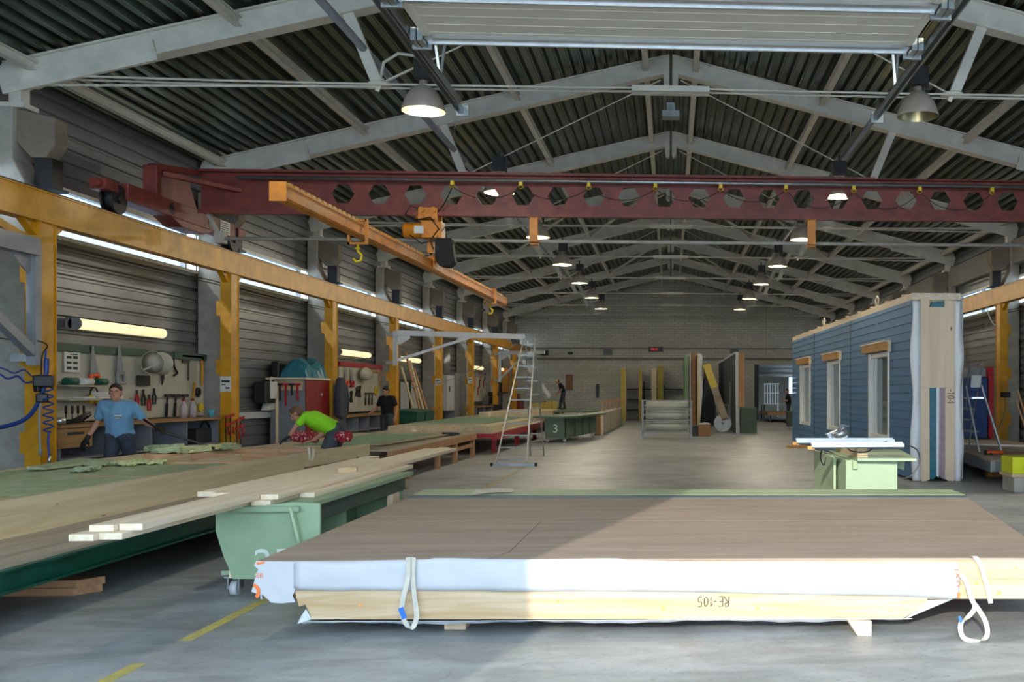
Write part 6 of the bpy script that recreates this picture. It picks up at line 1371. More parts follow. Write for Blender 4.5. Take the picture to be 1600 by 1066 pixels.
# lockers
zt_l = 1.85
yM = onx(478, 640, -8.3).y; yN = min(25.45, onx(525, 640, -8.3).y); yA = yM
lk2 = thing('locker', 'steel cabinet with red doors and grey side panel behind the kneeling worker', 'locker', (-8.65, yM, 0)); mb = MB(); mb.box(-9.1, -8.32, yM, yN, 0, zt_l); mb.build('body', 'cabinet_grey', lk2, .01)
ym_ = (yM + yN) / 2
for y0_, y1_ in ((yM, ym_ - .005), (ym_ + .005, yN)): mb = MB(); mb.box(-8.32, -8.29, y0_, y1_, .04, zt_l - .01); d_ = mb.build('door', 'red_cabinet', lk2, .004)
mb = MB(); mb.box(-8.29, -8.27, yN - .55, yN - .50, 1.48, 1.54); mb.build('lock', 'aluminium', d_)
mb = MB(); mb.box(-9.1, -8.33, yM - .012, yM, .98, 1.0); mb.box(-8.42, -8.40, yM - .012, yM, .05, 1.75); mb.build('side_seam', 'grey_paint', lk2)
simple('top_shelf_board', 'pale wooden board lying on top of the red cabinet', 'board', 'pine_y', lambda m: m.box(-9.15, -8.25, yM - .12, yN, zt_l + .001, zt_l + .045))
simple('tool_strip', 'wooden strip with hanging tools on the grey side of red cabinet', 'tool strip', 'pine_x', lambda m: m.box(-9.1, -8.36, yM - .05, yM - .013, zt_l - .24, zt_l - .02))
for i in range(5):
    c = V(-8.98 + .13 * i, yM - .08, zt_l - .16); simple('hanging_tool', 'dark tool hanging on wooden strip of red cabinet, %s from left' % ['first', 'second', 'third', 'fourth', 'fifth'][i], 'tool', 'dark_steel' if i % 2 else 'red_bright', lambda m: (m.bar(c + V(0, 0, -.2 - .12 * (i % 3)), c + V(0, 0, .06), .035, .025), m.cbox(c + V(0, 0, .05), (.13, .04, .05))), 'tools on the wooden strip')
# blue bag and dark case on top
bg = thing('plastic_bag', 'crumpled translucent blue bag lying on top of the red cabinet', 'bag', (-8.6, (yA + yN) / 2, zt_l + .05))
mb = MB(); y0 = yM + .15; y1 = min(25.4, onx(519, 580, -8.5).y); rr = random.Random(4); prof = [(0, .22), (.08, .52), (.22, .54), (.45, .38), (.66, .33), (.84, .50), (.93, .60), (1, .22)]; vs = []; fs = []
for i in range(21):
    f0 = i / 20; hh = 0
    for k in range(len(prof) - 1):
        if prof[k][0] <= f0 <= prof[k + 1][0]: tt = (f0 - prof[k][0]) / (prof[k + 1][0] - prof[k][0]); hh = prof[k][1] * (1 - tt) + prof[k + 1][1] * tt
    y = y0 + (y1 - y0) * f0
    for (dx, fz) in ((-.30, 0), (-.28, .5), (-.10, .96), (.08, 1), (.24, .6), (.28, 0)): vs.append((-8.62 + dx + rr.uniform(-.03, .03), y, zt_l + .052 + hh * fz * (1 + rr.uniform(-.06, .06)) * (.85)))
for i in range(20):
    for k in range(5): fs.append((i * 6 + k, i * 6 + k + 1, i * 6 + 7 + k, i * 6 + 6 + k))
    fs.append((i * 6 + 5, i * 6, i * 6 + 6, i * 6 + 11))
fs += [tuple(range(5, -1, -1)), tuple(range(120, 126))]
mb.add(vs, fs); mb.build('bag', 'blue_bag', bg)
simple('tool_case', 'dark case beside the blue bag on top of the red cabinet', 'case', 'black_plastic', lambda m: m.box(-9.1, -8.92, y0 - .1, y0 + .9, zt_l + .052, zt_l + .42), None, .03)
# dark jacket on the third post
c = onx(531, 625, -8.1); jk = thing('hanging_jacket', 'dark jacket hanging by the yellow post right of red cabinet', 'jacket', c); mb = MB(); mb.add([], []); mb.prism([(-8.15, c.y - .15, c.z + .55), (-8.15, c.y + .15, c.z + .55), (-8.15, c.y + .32, c.z + .3), (-8.15, c.y + .36, c.z - .42), (-8.15, c.y + .0, c.z - .48), (-8.15, c.y - .32, c.z - .40), (-8.15, c.y - .28, c.z + .3)], (.14, 0, 0)); mb.build('body', 'trousers_navy', jk, .05)
mb = MB(); mb.tube([(-8.08, c.y + .3, c.z + .35), (-8.05, c.y + .38, c.z), (-8.05, c.y + .36, c.z - .3)], [.08, .07, .055], 8); mb.build('sleeve', 'trousers_navy', jk)
# tools on the red topped board
for i, (u, v, h_) in enumerate(((549, 620, .3), (558, 612, .25), (562, 612, .3))): c = on(u, v); simple('hanging_tool', 'dark tool bundle on red topped board, %s one' % ['left', 'middle', 'right'][i], 'tool', 'dark_steel', lambda m: (m.bar((c.x, c.y - .08, c.z - h_ / 2), (c.x, c.y + .08, c.z + h_ / 2), .03, .08), m.bar((c.x, c.y + .08, c.z - h_ / 2), (c.x, c.y - .06, c.z + h_ / 2), .03, .05)), 'tools on the red topped board')
c = on(588, 611, .03); simple('yellow_coil', 'yellow coiled tape at right of red topped board', 'tape', 'yellow_plastic', lambda m: m.tube([c + V(0, .10 * math.cos(t_), .12 * math.sin(t_)) for t_ in [math.pi * 2 * k / 14 for k in range(14)]], .03, 8, closed=True))
c = on(572, 590, .15); simple('work_hood', 'pale rounded hood hung over red topped board', 'hood', 'peg_white', lambda m: m.ball(c + V(0, 0, .1), .28, 16, (.5, 1.6, .7)))
a_, b_ = on(578, 598), on(594, 600); simple('framing_square', 'yellow framing square at corner of red topped board', 'framing square', 'yellow_paint', lambda m: (m.box(a_.x, a_.x + .01, a_.y, b_.y, a_.z + .32, a_.z + .38), m.box(a_.x, a_.x + .01, b_.y - .08, b_.y, a_.z - .15, a_.z + .32)))
# items further back
yv = onx(625, 620, -8.9).y; yv2 = onx(657, 620, -8.9).y
t = thing('glass_panel', 'large dark framed glass panel standing against the left wall', 'glass panel', (-8.95, (yv + yv2) / 2, .5)); mb = MB(); mb.box(-9.0, -8.95, yv, yv2, .5, 1.98); mb.build('pane', 'bright_grey', t)
mb = MB(); mb.box(-8.95, -8.91, yv, yv2, 1.92, 2.0); mb.box(-8.95, -8.91, yv, yv + .1, 0, 1.92); mb.box(-8.95, -8.91, yv2 - .1, yv2, 0, 1.92); mb.box(-8.95, -8.91, (yv + yv2) / 2 - .0, (yv + yv2) / 2 + .12, .5, 1.92); mb.build('frame', 'dark_steel', t)
for i, u in enumerate((635, 652)):
    c = V(-8, 32.4 + 1.25 * i, 0); t = thing('waste_bin', 'dark green wheeled bin behind the platforms, %s one' % ['left', 'right'][i], 'bin', (c.x, c.y, 0), 'green bins by the left wall')
    mb = MB(); mb.hexa([(-8.35, c.y - .45, .05), (-7.85, c.y - .45, .05), (-7.85, c.y + .45, .05), (-8.35, c.y + .45, .05), (-8.45, c.y - .55, .95), (-7.75, c.y - .55, .95), (-7.75, c.y + .55, .95), (-8.45, c.y + .55, .95)]); mb.build('body', 'bin_green', t, .02)
    mb = MB(); mb.hexa([(-8.48, c.y - .58, .951), (-7.72, c.y - .58, .951), (-7.72, c.y + .58, .951), (-8.48, c.y + .58, .951), (-8.4, c.y - .5, 1.04), (-7.9, c.y - .5, 1.0), (-7.9, c.y + .5, 1.0), (-8.4, c.y + .5, 1.04)]); mb.build('lid', 'bin_green', t)
for i, (u0, v0, u1, v1) in enumerate(((671, 658, 668, 582), (677, 660, 666, 590), (684, 662, 673, 600), (687, 660, 678, 620))):
    a_ = V(-8.2, 34.4 + .62 * i, .02); b_ = V(-8.85, 34.2 + .55 * i + .1, 2.4 + .25 * ((i * 2) % 3)); simple('leaning_board', 'long narrow board leaning on the left wall beyond the bins, %s' % ['leftmost', 'second', 'third', 'rightmost'][i], 'board', 'timber_leg' if i % 2 else 'timber_y', lambda m: m.bar(a_, b_, .16, .04, (1, 0, 0)), 'boards leaning on the left wall')
yv = onx(697, 620, -8.8).y; yv2 = onx(718, 620, -8.8).y
t = thing('control_cabinet', 'tall grey electrical cabinet with ventilation holes on left wall', 'cabinet', (-8.9, yv, .85)); mb = MB(); mb.box(-9.198, -8.75, yv, (yv + yv2) / 2, .85, 2.25); mb.build('body', 'bright_grey', t, .01); mb = MB()
mb.box(-8.75, -8.745, yv + .3, yv + .5, 1.6, 1.8); mb.build('socket', 'black_plastic', t)
t = thing('control_cabinet', 'tall dull grey electrical cabinet right of the ventilated one', 'cabinet', (-8.9, yv2, .85)); mb = MB(); mb.box(-9.198, -8.75, (yv + yv2) / 2 + .1, yv2, .0, 2.35); mb.build('body', 'cabinet_grey', t, .01); mb = MB(); mb.box(-8.75, -8.73, (yv + yv2) / 2 + .2, yv2 - .1, .95, 2.25); mb.build('door', 'cabinet_grey', t)
mb = MB(); mb.tube([(-8.95, yv + .4, 2.26), (-8.95, yv + .4, 3.3)], .22, 14); one(mb, 'flexible_duct', 'galvanised', 'thick silver duct rising from the ventilated cabinet', 'duct')
rr = random.Random(8)
for i in range(9):
    c = V(-8.97, B3[0] + .3 + i * (B3[1] - B3[0] - .6) / 8, B3[2] + .5 + .35 * (i % 3)); simple('hanging_tool', 'small tool on the far crowded board, %s from left' % ORD[i].replace('nearest', 'first').replace('second first', 'second').replace(' first', ''), 'tool', ['dark_steel', 'orange_paint', 'peg_white', 'red_bright'][i % 4], lambda m: (m.bar((c.x, c.y, c.z - .22), (c.x, c.y + .04, c.z + .1), .03, .07), m.cbox((c.x + .01, c.y + .05, c.z + .12), (.03, .2, .07))), 'tools on the far board')
for i, (u, v, mt, lb_, s_) in enumerate(((606, 655, 'pine_z', 'pale board standing under red topped board bench', .5), (763, 640, 'dark_steel', 'dark machine standing right of the far bench', .9), (812, 608, 'orange_wood', 'tan board hanging near the end wall corner', .9), (812, 624, 'red_cabinet', 'dark red machine near the end wall corner', .6))):
    if i == 2: q = ony(u, v, 58.5); simple('hanging_board', lb_, 'board', mt, lambda m: m.box(-9.1, -8.75, 55.9, 56.8, 1.6, 2.9))
    elif i == 3: simple('floor_machine', lb_, 'machine', mt, lambda m: (m.box(-9.0, -8.35, 57.5, 59.0, 0, 1.2), m.box(-8.9, -8.5, 57.8, 58.7, 1.2, 1.5)), None, .03)
    elif i == 1: c = onx(u + 8, v, -8.4); simple('floor_machine', lb_, 'machine', mt, lambda m: (m.box(-8.9, -8.2, c.y, c.y + 1.2, 0, 1.0), m.cyl((-8.5, c.y + .3, 1.0), (-8.5, c.y + .3, 1.5), .16, n=12), m.box(-8.7, -8.2, c.y + .2, c.y + 1.1, 1.4, 1.6)), None, .02)
    else: c = onx(u, v, -8.3); simple('plywood_offcut', lb_, 'board', mt, lambda m: m.box(-8.32, -8.28, c.y - .25, c.y + .25, 0, .80))

# jib cranes
def jib(label, px, py, pz, ex, ey, ez, brz, mat, post=True, w_=.12):
    t = thing('jib_crane', label, 'jib crane', (px, py, brz), 'wall jib cranes on the left posts')
    mb = MB(); mb.bar((px, py, pz), (ex, ey, ez), w_, w_ * 1.3); mb.build('arm', mat, t)
    mb = MB(); mb.box(px - .06, px + .06, py - .06, py + .06, brz - .15, pz + .05); mb.build('pivot_tube', mat, t)
    m_ = V(px, py, pz).lerp(V(ex, ey, ez), .62)
    mb = MB(); mb.bar((px, py, brz), m_, w_ * .6, w_ * .7); mb.build('brace', mat, t)
    mb = MB(); d_ = (V(ex, ey, ez) - V(px, py, pz)).normalized(); a_ = V(px, py, pz)
    mb.prism([a_ + d_ * .06 + V(0, 0, -.07), a_ + d_ * .42 + V(0, 0, -.07), a_ + d_ * .42 + V(0, 0, -.16), a_ + d_ * .14 + V(0, 0, -.34), a_ + d_ * .06 + V(0, 0, -.34)], d_.cross(V(0, 0, 1)) * .02); mb.build('gusset', mat, t)
    for zz in (brz - .1, pz - .1): mb = MB(); mb.box(px - .26, px - .06, py - .05, py + .05, zz, zz + .10); mb.build('wall_hinge', 'galvanised', t)
    return t
jib('thick grey jib crane arm on the nearest left post', -8.15, 13.65, 3.42, -8.02, 9.5, 3.42, 2.05, 'jib_grey', w_=.17)
j2 = ony(820, 527, 31.8)
jib('pale grey jib crane reaching into the hall in the fourth bay', -8.15, 30.9, 3.33, j2.x, 31.8, 3.27, 2.5, 'bright_grey', w_=.12)
q = ony(858, 548, 50.5)
jib('pale grey jib crane farthest back near the end wall', -8.1, 49.2, 3.45, -5.9, 48.4, 3.45, 2.2, 'bright_grey', w_=.12)
tr2 = thing('chain_trolley', 'small dark trolley with thin chain near the tip of the fourth bay jib', 'trolley', (j2.x, 31.7, 3.1)); a_ = V(-8.15, 30.9, 3.33).lerp(V(j2.x, 31.8, 3.27), .93)
mb = MB(); mb.cbox(a_ + V(0, 0, -.16), (.22, .14, .12)); mb.build('body', 'black_plastic', tr2); mb = MB(); mb.tube(sag(a_ + V(0, 0, -.2), V(-7.9, 31.5, 1.7), .3), .012, 5); mb.build('hose', 'galvanised', tr2)
# hoses at the nearest post
def coil(c0, c1, r, turns, n=12):
    c0, c1 = Vector(c0), Vector(c1); N = turns * n; return [c0.lerp(c1, i / N) + V(0, r * math.cos(2 * math.pi * i / n), 0) + V(r * math.sin(2 * math.pi * i / n), 0, 0) for i in range(N + 1)]
hx_ = ony(76, 600, 13.6)
def H(u, v): return ony(u, v, 13.62)
hz = thing('air_hose', 'spiral blue black air hose hanging down the nearest yellow post', 'hose', H(76, 600)); mb = MB(); mb.tube(coil(H(75, 606), H(76, 676), .055, 6), .011, 6); mb.tube([H(76, 676), H(75, 690), H(77, 712)], .014, 6); mb.tube(smooth([H(72, 548), H(70, 575), H(74, 598), H(75, 606)]), .014, 6); mb.build('hose', 'blue_hose', hz)
mb = MB(); mb.cyl(H(77, 712), H(77, 726), .02, n=8); mb.build('coupling', 'aluminium', hz)
simple('air_hose', 'thick blue hose bundle swinging left from the nearest yellow post', 'hose', 'blue_hose', lambda m: (m.tube(smooth([H(73, 560), H(72, 585), H(66, 615), H(50, 645), H(30, 660), H(0, 668), H(-15, 668)]), .028, 8), m.tube(smooth([H(72, 590), H(58, 595), H(40, 598), H(28, 588), H(12, 592), H(0, 585), H(-12, 583)]), .013, 6), m.tube(smooth([H(62, 586), H(50, 588), H(38, 578), H(22, 583), H(10, 578), H(-5, 573)]), .010, 6)))
simple('air_hose', 'straight grey air hose hanging beside the spiral one', 'hose', 'grey_paint', lambda m: (m.tube(smooth([H(70, 600), H(62, 640), H(62, 680), H(63, 700)]), .013, 6), m.cyl(H(63, 700), H(63, 712), .02, n=8)))
simple('hose_manifold', 'dark valve cluster on the nearest yellow post', 'valve', 'black_plastic', lambda m: (m.cbox(H(68, 596), (.22, .12, .16), .3), m.cbox(H(62, 608), (.12, .10, .08), 1.0), m.cbox(H(66, 622), (.14, .10, .12), .5)), None, .02)
simple('jib_cable', 'thin dark cable looping under the nearest jib arm', 'cable', 'black_plastic', lambda m: (m.tube(smooth([H(-10, 527), H(20, 531), H(55, 532), H(74, 540), H(66, 555), H(64, 590)]), .009, 6)))
# cables over the right hand wall
simple('hanging_cable', 'white and black cables hanging at the right yellow post', 'cable', 'bright_grey', lambda m: m.tube(smooth([ony(1503, 512, 22), ony(1510, 520, 22), ony(1515, 519, 22)]) + smooth([ony(1541, 478, 22), ony(1548, 500, 22), ony(1560, 510, 22)]), .012, 6) if False else m.tube(smooth([ony(1541, 478, 22), ony(1546, 495, 22), ony(1552, 506, 22), ony(1560, 510, 22)]), .012, 6))
c = ony(1572, 615, 19.2); simple('air_valve', 'small dark valve with red hose beside right yellow post', 'valve', 'black_plastic', lambda m: (m.cbox(ony(1571, 617, 19.2), (.16, .1, .10), .3), m.tube(smooth([ony(1571, 620, 19.2), ony(1569, 650, 19.2), ony(1556, 675, 19.2)]), .01, 6)))
for i, (u0, v0, u1, v1) in enumerate(((1590, 610, 1602, 650), (1588, 628, 1602, 668))): a_ = ony(u0, v0, 19.8); b_ = ony(u1, v1, 19.8); b_ = a_ + (b_ - a_) * 2.6; simple('leaning_lath', 'thin lath leaning beside right concrete column, %s one' % ['upper', 'lower'][i], 'lath', 'timber_leg', lambda m: m.bar(a_, b_, .04, .03), 'laths at the right wall')
# ================================================================== PEOPLE
def capsules_mesh(name, caps, mat, parent, voxel=.012, smooth_it=2, extra=None):
    """caps: (p, q, r0, r1) tapered limbs fused into one continuous surface"""
    mb = MB()
    for p, q, r0, r1 in caps:
        p, q = Vector(p), Vector(q)
        mb.ball(p, r0, 12)
        if (q - p).length > 1e-4: mb.tube([p, q], [r0, r1], 12); mb.ball(q, r1, 12)
    if extra: extra(mb)
    o = mb.build(name, mat, parent)
    rm = o.modifiers.new('r', 'REMESH'); rm.mode = 'VOXEL'; rm.voxel_size = voxel; rm.use_smooth_shade = True
    if smooth_it: s = o.modifiers.new('s', 'SMOOTH'); s.iterations = smooth_it; s.factor = .5
    dg = bpy.context.evaluated_depsgraph_get(); me = D.meshes.new_from_object(o.evaluated_get(dg)); o.modifiers.clear(); o.data = me
    for p_ in me.polygons: p_.use_smooth = True
    return o
def ell(mb, c, r, m=None):
    c = Vector(c); n = 16; prof = [(math.sin(math.pi * i / 10), -math.cos(math.pi * i / 10)) for i in range(11)]; prof[0] = (.01, -1); prof[-1] = (.01, 1)
    mm = (m.to_4x4() if m else Matrix.Identity(4)) @ Matrix.Diagonal(Vector((*r, 1)))
    mb.lathe(prof, c, n, 'Z', mm)
def frame(fwd, up):
    f = Vector(fwd).normalized(); u = Vector(up); u = (u - f * u.dot(f)).normalized(); r = f.cross(u); return r, f, u    # right, forward, up
def hand_caps(w, d, palm_n, side, curl=.5, s=1.0):
    """wrist, direction of the fingers, palm normal, thumb side direction"""
    w = Vector(w); d = Vector(d).normalized(); n = Vector(palm_n); n = (n - d * n.dot(d)).normalized(); t = n.cross(d) * side
    out = []
    for k in (-1.5, -.5, .5, 1.5): out.append((w + t * k * .012 * s, w + d * .088 * s + t * k * .021 * s, .016 * s, .013 * s))
    ln = {-1.5: .062, -.5: .074, .5: .080, 1.5: .072}
    for k in (-1.5, -.5, .5, 1.5):
        p = w + d * .09 * s + t * k * .0215 * s; dd = d
        for j in range(3):
            ang = curl * (.5 + .4 * j); dd = (d * math.cos(ang) + n * math.sin(ang)).normalized(); q = p + dd * ln[k] * s * (.46 - .08 * j)
            out.append((p, q, (.0100 - .001 * j) * s, (.0094 - .001 * j) * s)); p = q
    p = w + d * .03 * s + t * .028 * s; q = p + (d * .6 + t * .75 + n * .25).normalized() * .042 * s; out.append((p, q, .014 * s, .011 * s)); q2 = q + (d * .85 + t * .3 + n * .35).normalized() * .034 * s; out.append((q, q2, .011 * s, .009 * s))
    return out
def person(name, label, loc, J, hair_m, top_m, leg_m, face_dir, head_up, voxel=.011, gloves=False, cap=None, sleeves='short', curl=.5, hn=None, shoes=True):
    """J: joints in world coordinates"""
    root = thing('person', label, 'person', loc)
    J = {k: Vector(v) for k, v in J.items()}
    r, f, u = frame(face_dir, head_up); hc = J['head']     # centre of the head
    caps = []
    def add(a, b_, r0, r1): caps.append((J[a], J[b_], r0, r1))
    add('pelvis', 'chest', .12, .125); add('chest', 'neck', .11, .06); caps.append((J['neck'], hc - u * .07, .056, .052))
    for s in 'lr':
        caps.append((J['chest'].lerp(J['neck'], .75), J['sh_' + s], .07, .058)); add('sh_' + s, 'el_' + s, .052, .040); add('el_' + s, 'wr_' + s, .041, .027)
        caps.append((J['pelvis'], J['hip_' + s], .11, .10)); add('hip_' + s, 'kn_' + s, .088, .058); add('kn_' + s, 'an_' + s, .056, .036)
        caps.append((J['an_' + s], J['toe_' + s], .038, .032))
        pn_ = (hn or {}).get(s, V(0, 0, -1)); hd_ = J['fg_' + s] - J['wr_' + s]
        if not gloves: caps += hand_caps(J['wr_' + s], hd_, pn_, 1 if s == 'l' else -1, curl)
    def head(mb):
        m3 = Matrix((r, f, u)).transposed()
        ell(mb, hc + u * .025 - f * .008, (.076, .094, .088), m3); ell(mb, hc - u * .045 + f * .018, (.060, .066, .072), m3); ell(mb, hc - u * .095 + f * .058, (.026, .022, .020), m3)
        mb.tube([hc + u * .012 + f * .088, hc - u * .012 + f * .103, hc - u * .030 + f * .108], [.008, .012, .015], 8); ell(mb, hc - u * .032 + f * .102, (.018, .012, .010), m3)
        ell(mb, hc - u * .062 + f * .080, (.024, .010, .006), m3); ell(mb, hc - u * .073 + f * .078, (.021, .010, .006), m3)
        mb.tube([hc + r * .045 + u * .030 + f * .076, hc + u * .032 + f * .088, hc - r * .045 + u * .030 + f * .076], .009, 8)
        for s in (-1, 1): ell(mb, hc + r * s * .078 - u * .005 - f * .005, (.010, .020, .032), m3)
    body = capsules_mesh('body', caps, 'skin', root, voxel if voxel < .012 else .012, 2, head)
    m3 = Matrix((r, f, u)).transposed()
    for s in (-1, 1):
        e = MB(); ell(e, hc + r * s * .031 + u * .012 + f * .0785, (.012, .008, .007), m3); e.build('eye', 'paper', root)
        e = MB(); ell(e, hc + r * s * .031 + u * .012 + f * .0865, (.005, .003, .005), m3); e.build('iris', 'hair_dark', root)
        e = MB(); e.tube([hc + r * s * .015 + u * .033 + f * .094, hc + r * s * .035 + u * .037 + f * .088, hc + r * s * .052 + u * .030 + f * .074], .005, 6); e.build('eyebrow', hair_m, root)
    def hair(mb):
        ell(mb, hc + u * .040 - f * .020, (.084, .096, .088), m3); ell(mb, hc - u * .005 - f * .045, (.078, .066, .080), m3)
    ho = capsules_mesh('hair', [(hc - f * .05 + u * .05, hc + f * .035 + u * .098, .05, .032)], hair_m, root, .009, 1, hair)
    # shirt
    sc = []
    sc.append((J['pelvis'] + (J['chest'] - J['pelvis']).normalized() * .04, J['chest'], .142, .148)); sc.append((J['chest'], J['chest'].lerp(J['neck'], .72), .140, .095))
    across = (J['sh_l'] - J['sh_r']).normalized()
    for s, sg in (('l', 1), ('r', -1)):
        sc.append((J['pelvis'] + (J['chest'] - J['pelvis']).normalized() * .05 + across * sg * .06, J['chest'] + across * sg * .075, .115, .12)); sc.append((J['chest'] + across * sg * .07, J['sh_' + s], .115, .070)); sc.append((J['chest'].lerp(J['neck'], .80), J['sh_' + s], .082, .072)); sc.append((J['pelvis'] + across * sg * .02 + (J['chest'] - J['pelvis']).normalized() * .02, J['pelvis'] + across * sg * .11 + (J['chest'] - J['pelvis']).normalized() * .02, .12, .09))
        k = .62 if sleeves == 'short' else 1.0; e_ = J['sh_' + s].lerp(J['el_' + s], k); sc.append((J['sh_' + s], e_, .070, .066 if k < 1 else .052))
        if sleeves == 'long': sc.append((J['el_' + s], J['wr_' + s], .052, .040))
    capsules_mesh('shirt', sc, top_m, root, .012, 3)
    tc_ = []
    for s, sg in (('l', 1), ('r', -1)):
        tc_.append((J['pelvis'] + across * sg * .03, J['hip_' + s], .135, .118)); tc_.append((J['hip_' + s], J['kn_' + s], .108, .078)); tc_.append((J['kn_' + s], J['kn_' + s].lerp(J['an_' + s], .92), .076, .062))
    capsules_mesh('trousers', tc_, leg_m, root, .012, 3)
    bl_ = MB(); ax = (J['chest'] - J['pelvis']).normalized(); 
    if shoes:
        for s in 'lr': capsules_mesh('shoe', [(J['an_' + s] - V(0, 0, .015), J['toe_' + s], .052, .042), (J['an_' + s] - V(0, 0, .02), J['an_' + s].lerp(J['toe_' + s], -.25) - V(0, 0, .02), .05, .045)], 'boot', root, .012, 2)
    if gloves:
        for s in 'lr': capsules_mesh('glove', [(c[0], c[1], c[2] * 1.12 + .002, c[3] * 1.12 + .002) for c in hand_caps(J['wr_' + s], J['fg_' + s] - J['wr_' + s], (hn or {}).get(s, V(0, 0, -1)), 1 if s == 'l' else -1, curl)] + [(J['wr_' + s].lerp(J['el_' + s], .2), J['wr_' + s], .034, .032)], 'glove_black', root, .006, 1)
    if cap: 
        capm = MB(); capm.lathe([(.092, -.01), (.094, .03), (.080, .075), (.045, .10), (.005, .107)], hc + u * .025, 20, 'Z', m3.to_4x4()); capm.build('cap', cap, root)
    return root
def P3(b, fx_, sx_, pts):
    """pts given as (right, forward, up) of the person; b = ground point, fx_ = forward heading angle from +Y clockwise"""
    f = V(math.sin(fx_), math.cos(fx_), 0); r = V(math.cos(fx_), -math.sin(fx_), 0)
    return {k: Vector(b) + r * v[0] * sx_ + f * v[1] * sx_ + V(0, 0, v[2] * sx_) for k, v in pts.items()}

# 1: man in a light blue T-shirt behind the insulated frame, walking, face to the camera
y_ = 15.0
hd = ony(188, 618, y_)
J = P3((hd.x, y_, 0), math.pi * .98, 1.0, {'pelvis': (0, 0, .96), 'chest': (0, .06, 1.22), 'neck': (0, .09, 1.42), 'head': (.0, .14, 1.555), 'sh_r': (.20, .07, 1.38), 'sh_l': (-.20, .07, 1.36),
    'el_r': (.30, .02, 1.12), 'wr_r': (.40, .10, .90), 'fg_r': (.42, .16, .82), 'el_l': (-.40, .10, 1.12), 'wr_l': (-.60, .24, 1.06), 'fg_l': (-.68, .30, 1.04),
    'hip_r': (.09, 0, .93), 'hip_l': (-.09, 0, .93), 'kn_r': (.11, .08, .50), 'kn_l': (-.12, -.06, .50), 'an_r': (.11, .10, .09), 'an_l': (-.14, -.22, .10), 'toe_r': (.12, .26, .045), 'toe_l': (-.15, -.08, .045)})
pb_ = person('person', 'man in light blue T-shirt walking behind the left insulated frame', (hd.x, y_, 0), J, 'hair_dark', 'shirt_blue', 'trousers_navy', (.25, -1, -.12), (0, 0, 1), .009, True, curl=.7, hn={'r': V(0, 0, -1), 'l': V(0, 0, -1)})
sm_ = MB(); cc = J['chest'].lerp(J['neck'], .1) + V(-.0, -.17, -.02)
mb = MB(); mb.box(cc.x + .04, cc.x + .13, cc.y - .006, cc.y + .03, cc.z, cc.z + .02); mb.box(cc.x + .05, cc.x + .11, cc.y - .006, cc.y + .03, cc.z - .03, cc.z - .015); mb.build('shirt_print', 'paper', pb_)
simple('carried_pipe', 'dark pipe held in the left hand of the man in light blue', 'pipe', 'black_plastic', lambda m: m.tube([J['fg_l'] + V(-.25, .0, .14), J['fg_l'] + V(0, -.01, -.03), J['fg_l'] + V(.75, -.1, -.26)], .018, 8))

# 2: kneeling man in lime T-shirt
def K(u, v, y): return ony(u, v, y)
yk = 16.6
J = {'pelvis': K(524, 672, yk + .05), 'chest': K(491, 656, yk - .05), 'neck': K(476, 650, yk - .05), 'head': K(463.5, 647.5, yk - .05)}
for k, dy in (('r', -.19), ('l', .17)):
    J['sh_' + k] = K(477 if k == 'r' else 482, 652, yk + dy)
    J['hip_' + k] = J['pelvis'] + V(.02, -.09 if k == 'r' else .11, -.02)
J['el_r'] = K(463, 666, yk - .22); J['wr_r'] = K(452, 682, yk - .22); J['fg_r'] = K(444, 687, yk - .25)
J['el_l'] = K(503, 679, yk - .05) ; J['wr_l'] = K(489, 688.5, yk - .22); J['fg_l'] = K(481, 690, yk - .25)
J['kn_r'] = V(J['hip_r'].x - .15, yk - .16, .55); J['kn_l'] = V(J['hip_l'].x - .10, yk + .22, .55)
J['an_r'] = V(J['hip_r'].x + .31, yk - .22, .53); J['an_l'] = V(J['hip_l'].x + .32, yk + .24, .53)
J['toe_r'] = J['an_r'] + V(.14, -.02, -.03); J['toe_l'] = J['an_l'] + V(.14, .02, -.03)
J['sh_l'] = V(J['sh_l'].x, yk + .17, J['sh_l'].z)
p2_ = person('person', 'man in lime green T-shirt kneeling bent over on the nearest left platform', (J['pelvis'].x, yk, .45), J, 'hair_brown', 'shirt_lime', 'trousers_grey', (-1, -.1, -.75), (-.7, 0, .9), .009, False, curl=.35, hn={'r': V(0, 0, -1), 'l': V(0, 0, -1)})
gl_ = capsules_mesh('glove', [(c[0], c[1], c[2] * 1.15 + .002, c[3] * 1.15 + .002) for c in hand_caps(J['wr_r'], J['fg_r'] - J['wr_r'], V(0, 0, -1), -1, .35)], 'glove_black', p2_, .006, 1)
mb = MB(); mb.cbox(J['pelvis'] + V(.0, -.16, -.16), (.20, .05, .26), 0, 0, .2); mb.cbox(J['pelvis'] + V(.14, -.15, -.10), (.10, .05, .16), 0, 0, .2); mb.build('tool_pouch', 'trousers_navy', p2_, .015)
# red patterned knee cloths lying by him
for i, (u, v, s_) in enumerate(((461, 684, .26), (480, 685, .36), (547, 680, .18))):
    q = K(u, v, yk + .3); rr = random.Random(i); c_ = V(q.x, yk + (.35 if i < 2 else -.1), .735)
    caps = [(c_ + V(rr.uniform(-.5, .5) * s_, rr.uniform(-.1, .1), .06 + rr.uniform(0, .05) + (.0 if i < 2 else .06)), c_ + V(rr.uniform(-.5, .5) * s_, rr.uniform(-.1, .1), .06 + rr.uniform(0, .10)), .06, .045) for _ in range(7)]
    o = capsules_mesh('patterned_cloth', caps, 'bandana_red', None, .015, 1); 
    tag(o, 'red and white patterned cloth bundle %s' % ['left of the kneeling man under his arm', 'in the middle under the kneeling man', 'behind the back of the kneeling man'][i], 'cloth', 'red patterned cloths')
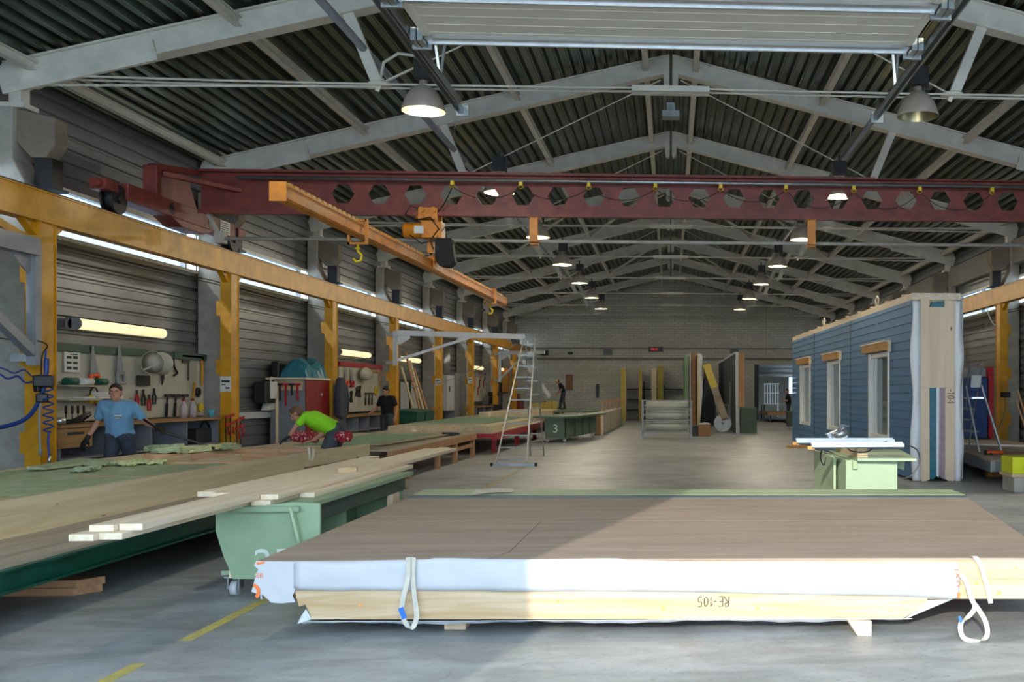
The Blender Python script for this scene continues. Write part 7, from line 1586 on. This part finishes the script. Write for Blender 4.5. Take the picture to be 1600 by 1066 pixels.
# 3: man in black at the second bench
ym = 29.0; q = K(606, 610, ym)
J = P3((q.x, ym, 0), math.pi * 1.12, 1.0, {'pelvis': (0, 0, .95), 'chest': (0, .03, 1.24), 'neck': (0, .05, 1.45), 'head': (.0, .10, 1.60), 'sh_r': (.20, .03, 1.40), 'sh_l': (-.20, .03, 1.40),
    'el_r': (.30, .06, 1.12), 'wr_r': (.38, .28, .98), 'fg_r': (.40, .36, .95), 'el_l': (-.30, .02, 1.12), 'wr_l': (-.36, .16, .90), 'fg_l': (-.37, .20, .82),
    'hip_r': (.09, 0, .92), 'hip_l': (-.09, 0, .92), 'kn_r': (.10, .04, .50), 'kn_l': (-.10, .03, .50), 'an_r': (.11, 0, .09), 'an_l': (-.11, 0, .09), 'toe_r': (.13, .15, .045), 'toe_l': (-.13, .15, .045)})
person('person', 'man in black T-shirt standing at the bench under the red topped board', (q.x, ym, 0), J, 'hair_dark', 'shirt_black', 'trousers_grey', (-.45, -1, -.5), (0, -.2, 1), .012)
# 4: man on the far platform
yd = 55.6; q = K(879, 642, yd); zb_ = .65
J = P3((q.x, yd, zb_), -math.pi * .55, 1.0, {'pelvis': (0, -.05, .95), 'chest': (0, .06, 1.20), 'neck': (0, .16, 1.40), 'head': (0, .27, 1.50), 'sh_r': (.19, .10, 1.36), 'sh_l': (-.19, .10, 1.36),
    'el_r': (.24, .10, 1.06), 'wr_r': (.20, .28, .88), 'fg_r': (.19, .34, .80), 'el_l': (-.24, .08, 1.06), 'wr_l': (-.22, .24, .86), 'fg_l': (-.2, .30, .78),
    'hip_r': (.09, -.05, .92), 'hip_l': (-.09, -.05, .92), 'kn_r': (.10, .08, .50), 'kn_l': (-.10, -.04, .50), 'an_r': (.11, .12, .09), 'an_l': (-.11, -.12, .09), 'toe_r': (.12, .28, .045), 'toe_l': (-.12, .04, .045)})
person('person', 'man in dark clothes and yellow cap standing on the farthest platform', (q.x, yd, zb_), J, 'hair_dark', 'shirt_black', 'trousers_navy', (-1, -.3, -.8), (-.5, 0, 1), .014, cap='yellow_plastic')
# 5: person in the annex opening
ya = 52.0; q = K(1232, 600, ya)
J = P3((q.x, ya, 0), -math.pi * .45, 1.0, {'pelvis': (0, 0, .97), 'chest': (0, .02, 1.26), 'neck': (0, .04, 1.48), 'head': (0, .08, 1.64), 'sh_r': (.20, .02, 1.43), 'sh_l': (-.20, .02, 1.43),
    'el_r': (.26, .06, 1.14), 'wr_r': (.22, .30, 1.16), 'fg_r': (.20, .38, 1.18), 'el_l': (-.26, .06, 1.14), 'wr_l': (-.20, .30, 1.16), 'fg_l': (-.18, .38, 1.18),
    'hip_r': (.09, 0, .93), 'hip_l': (-.09, 0, .93), 'kn_r': (.10, .03, .50), 'kn_l': (-.10, .03, .50), 'an_r': (.11, 0, .09), 'an_l': (-.11, 0, .09), 'toe_r': (.12, .15, .045), 'toe_l': (-.12, .15, .045)})
person('person', 'person in black clothes standing in profile near the annex opening', (q.x, ya, 0), J, 'hair_dark', 'shirt_black', 'trousers_navy', (-1, -.2, -.1), (0, 0, 1), .014)
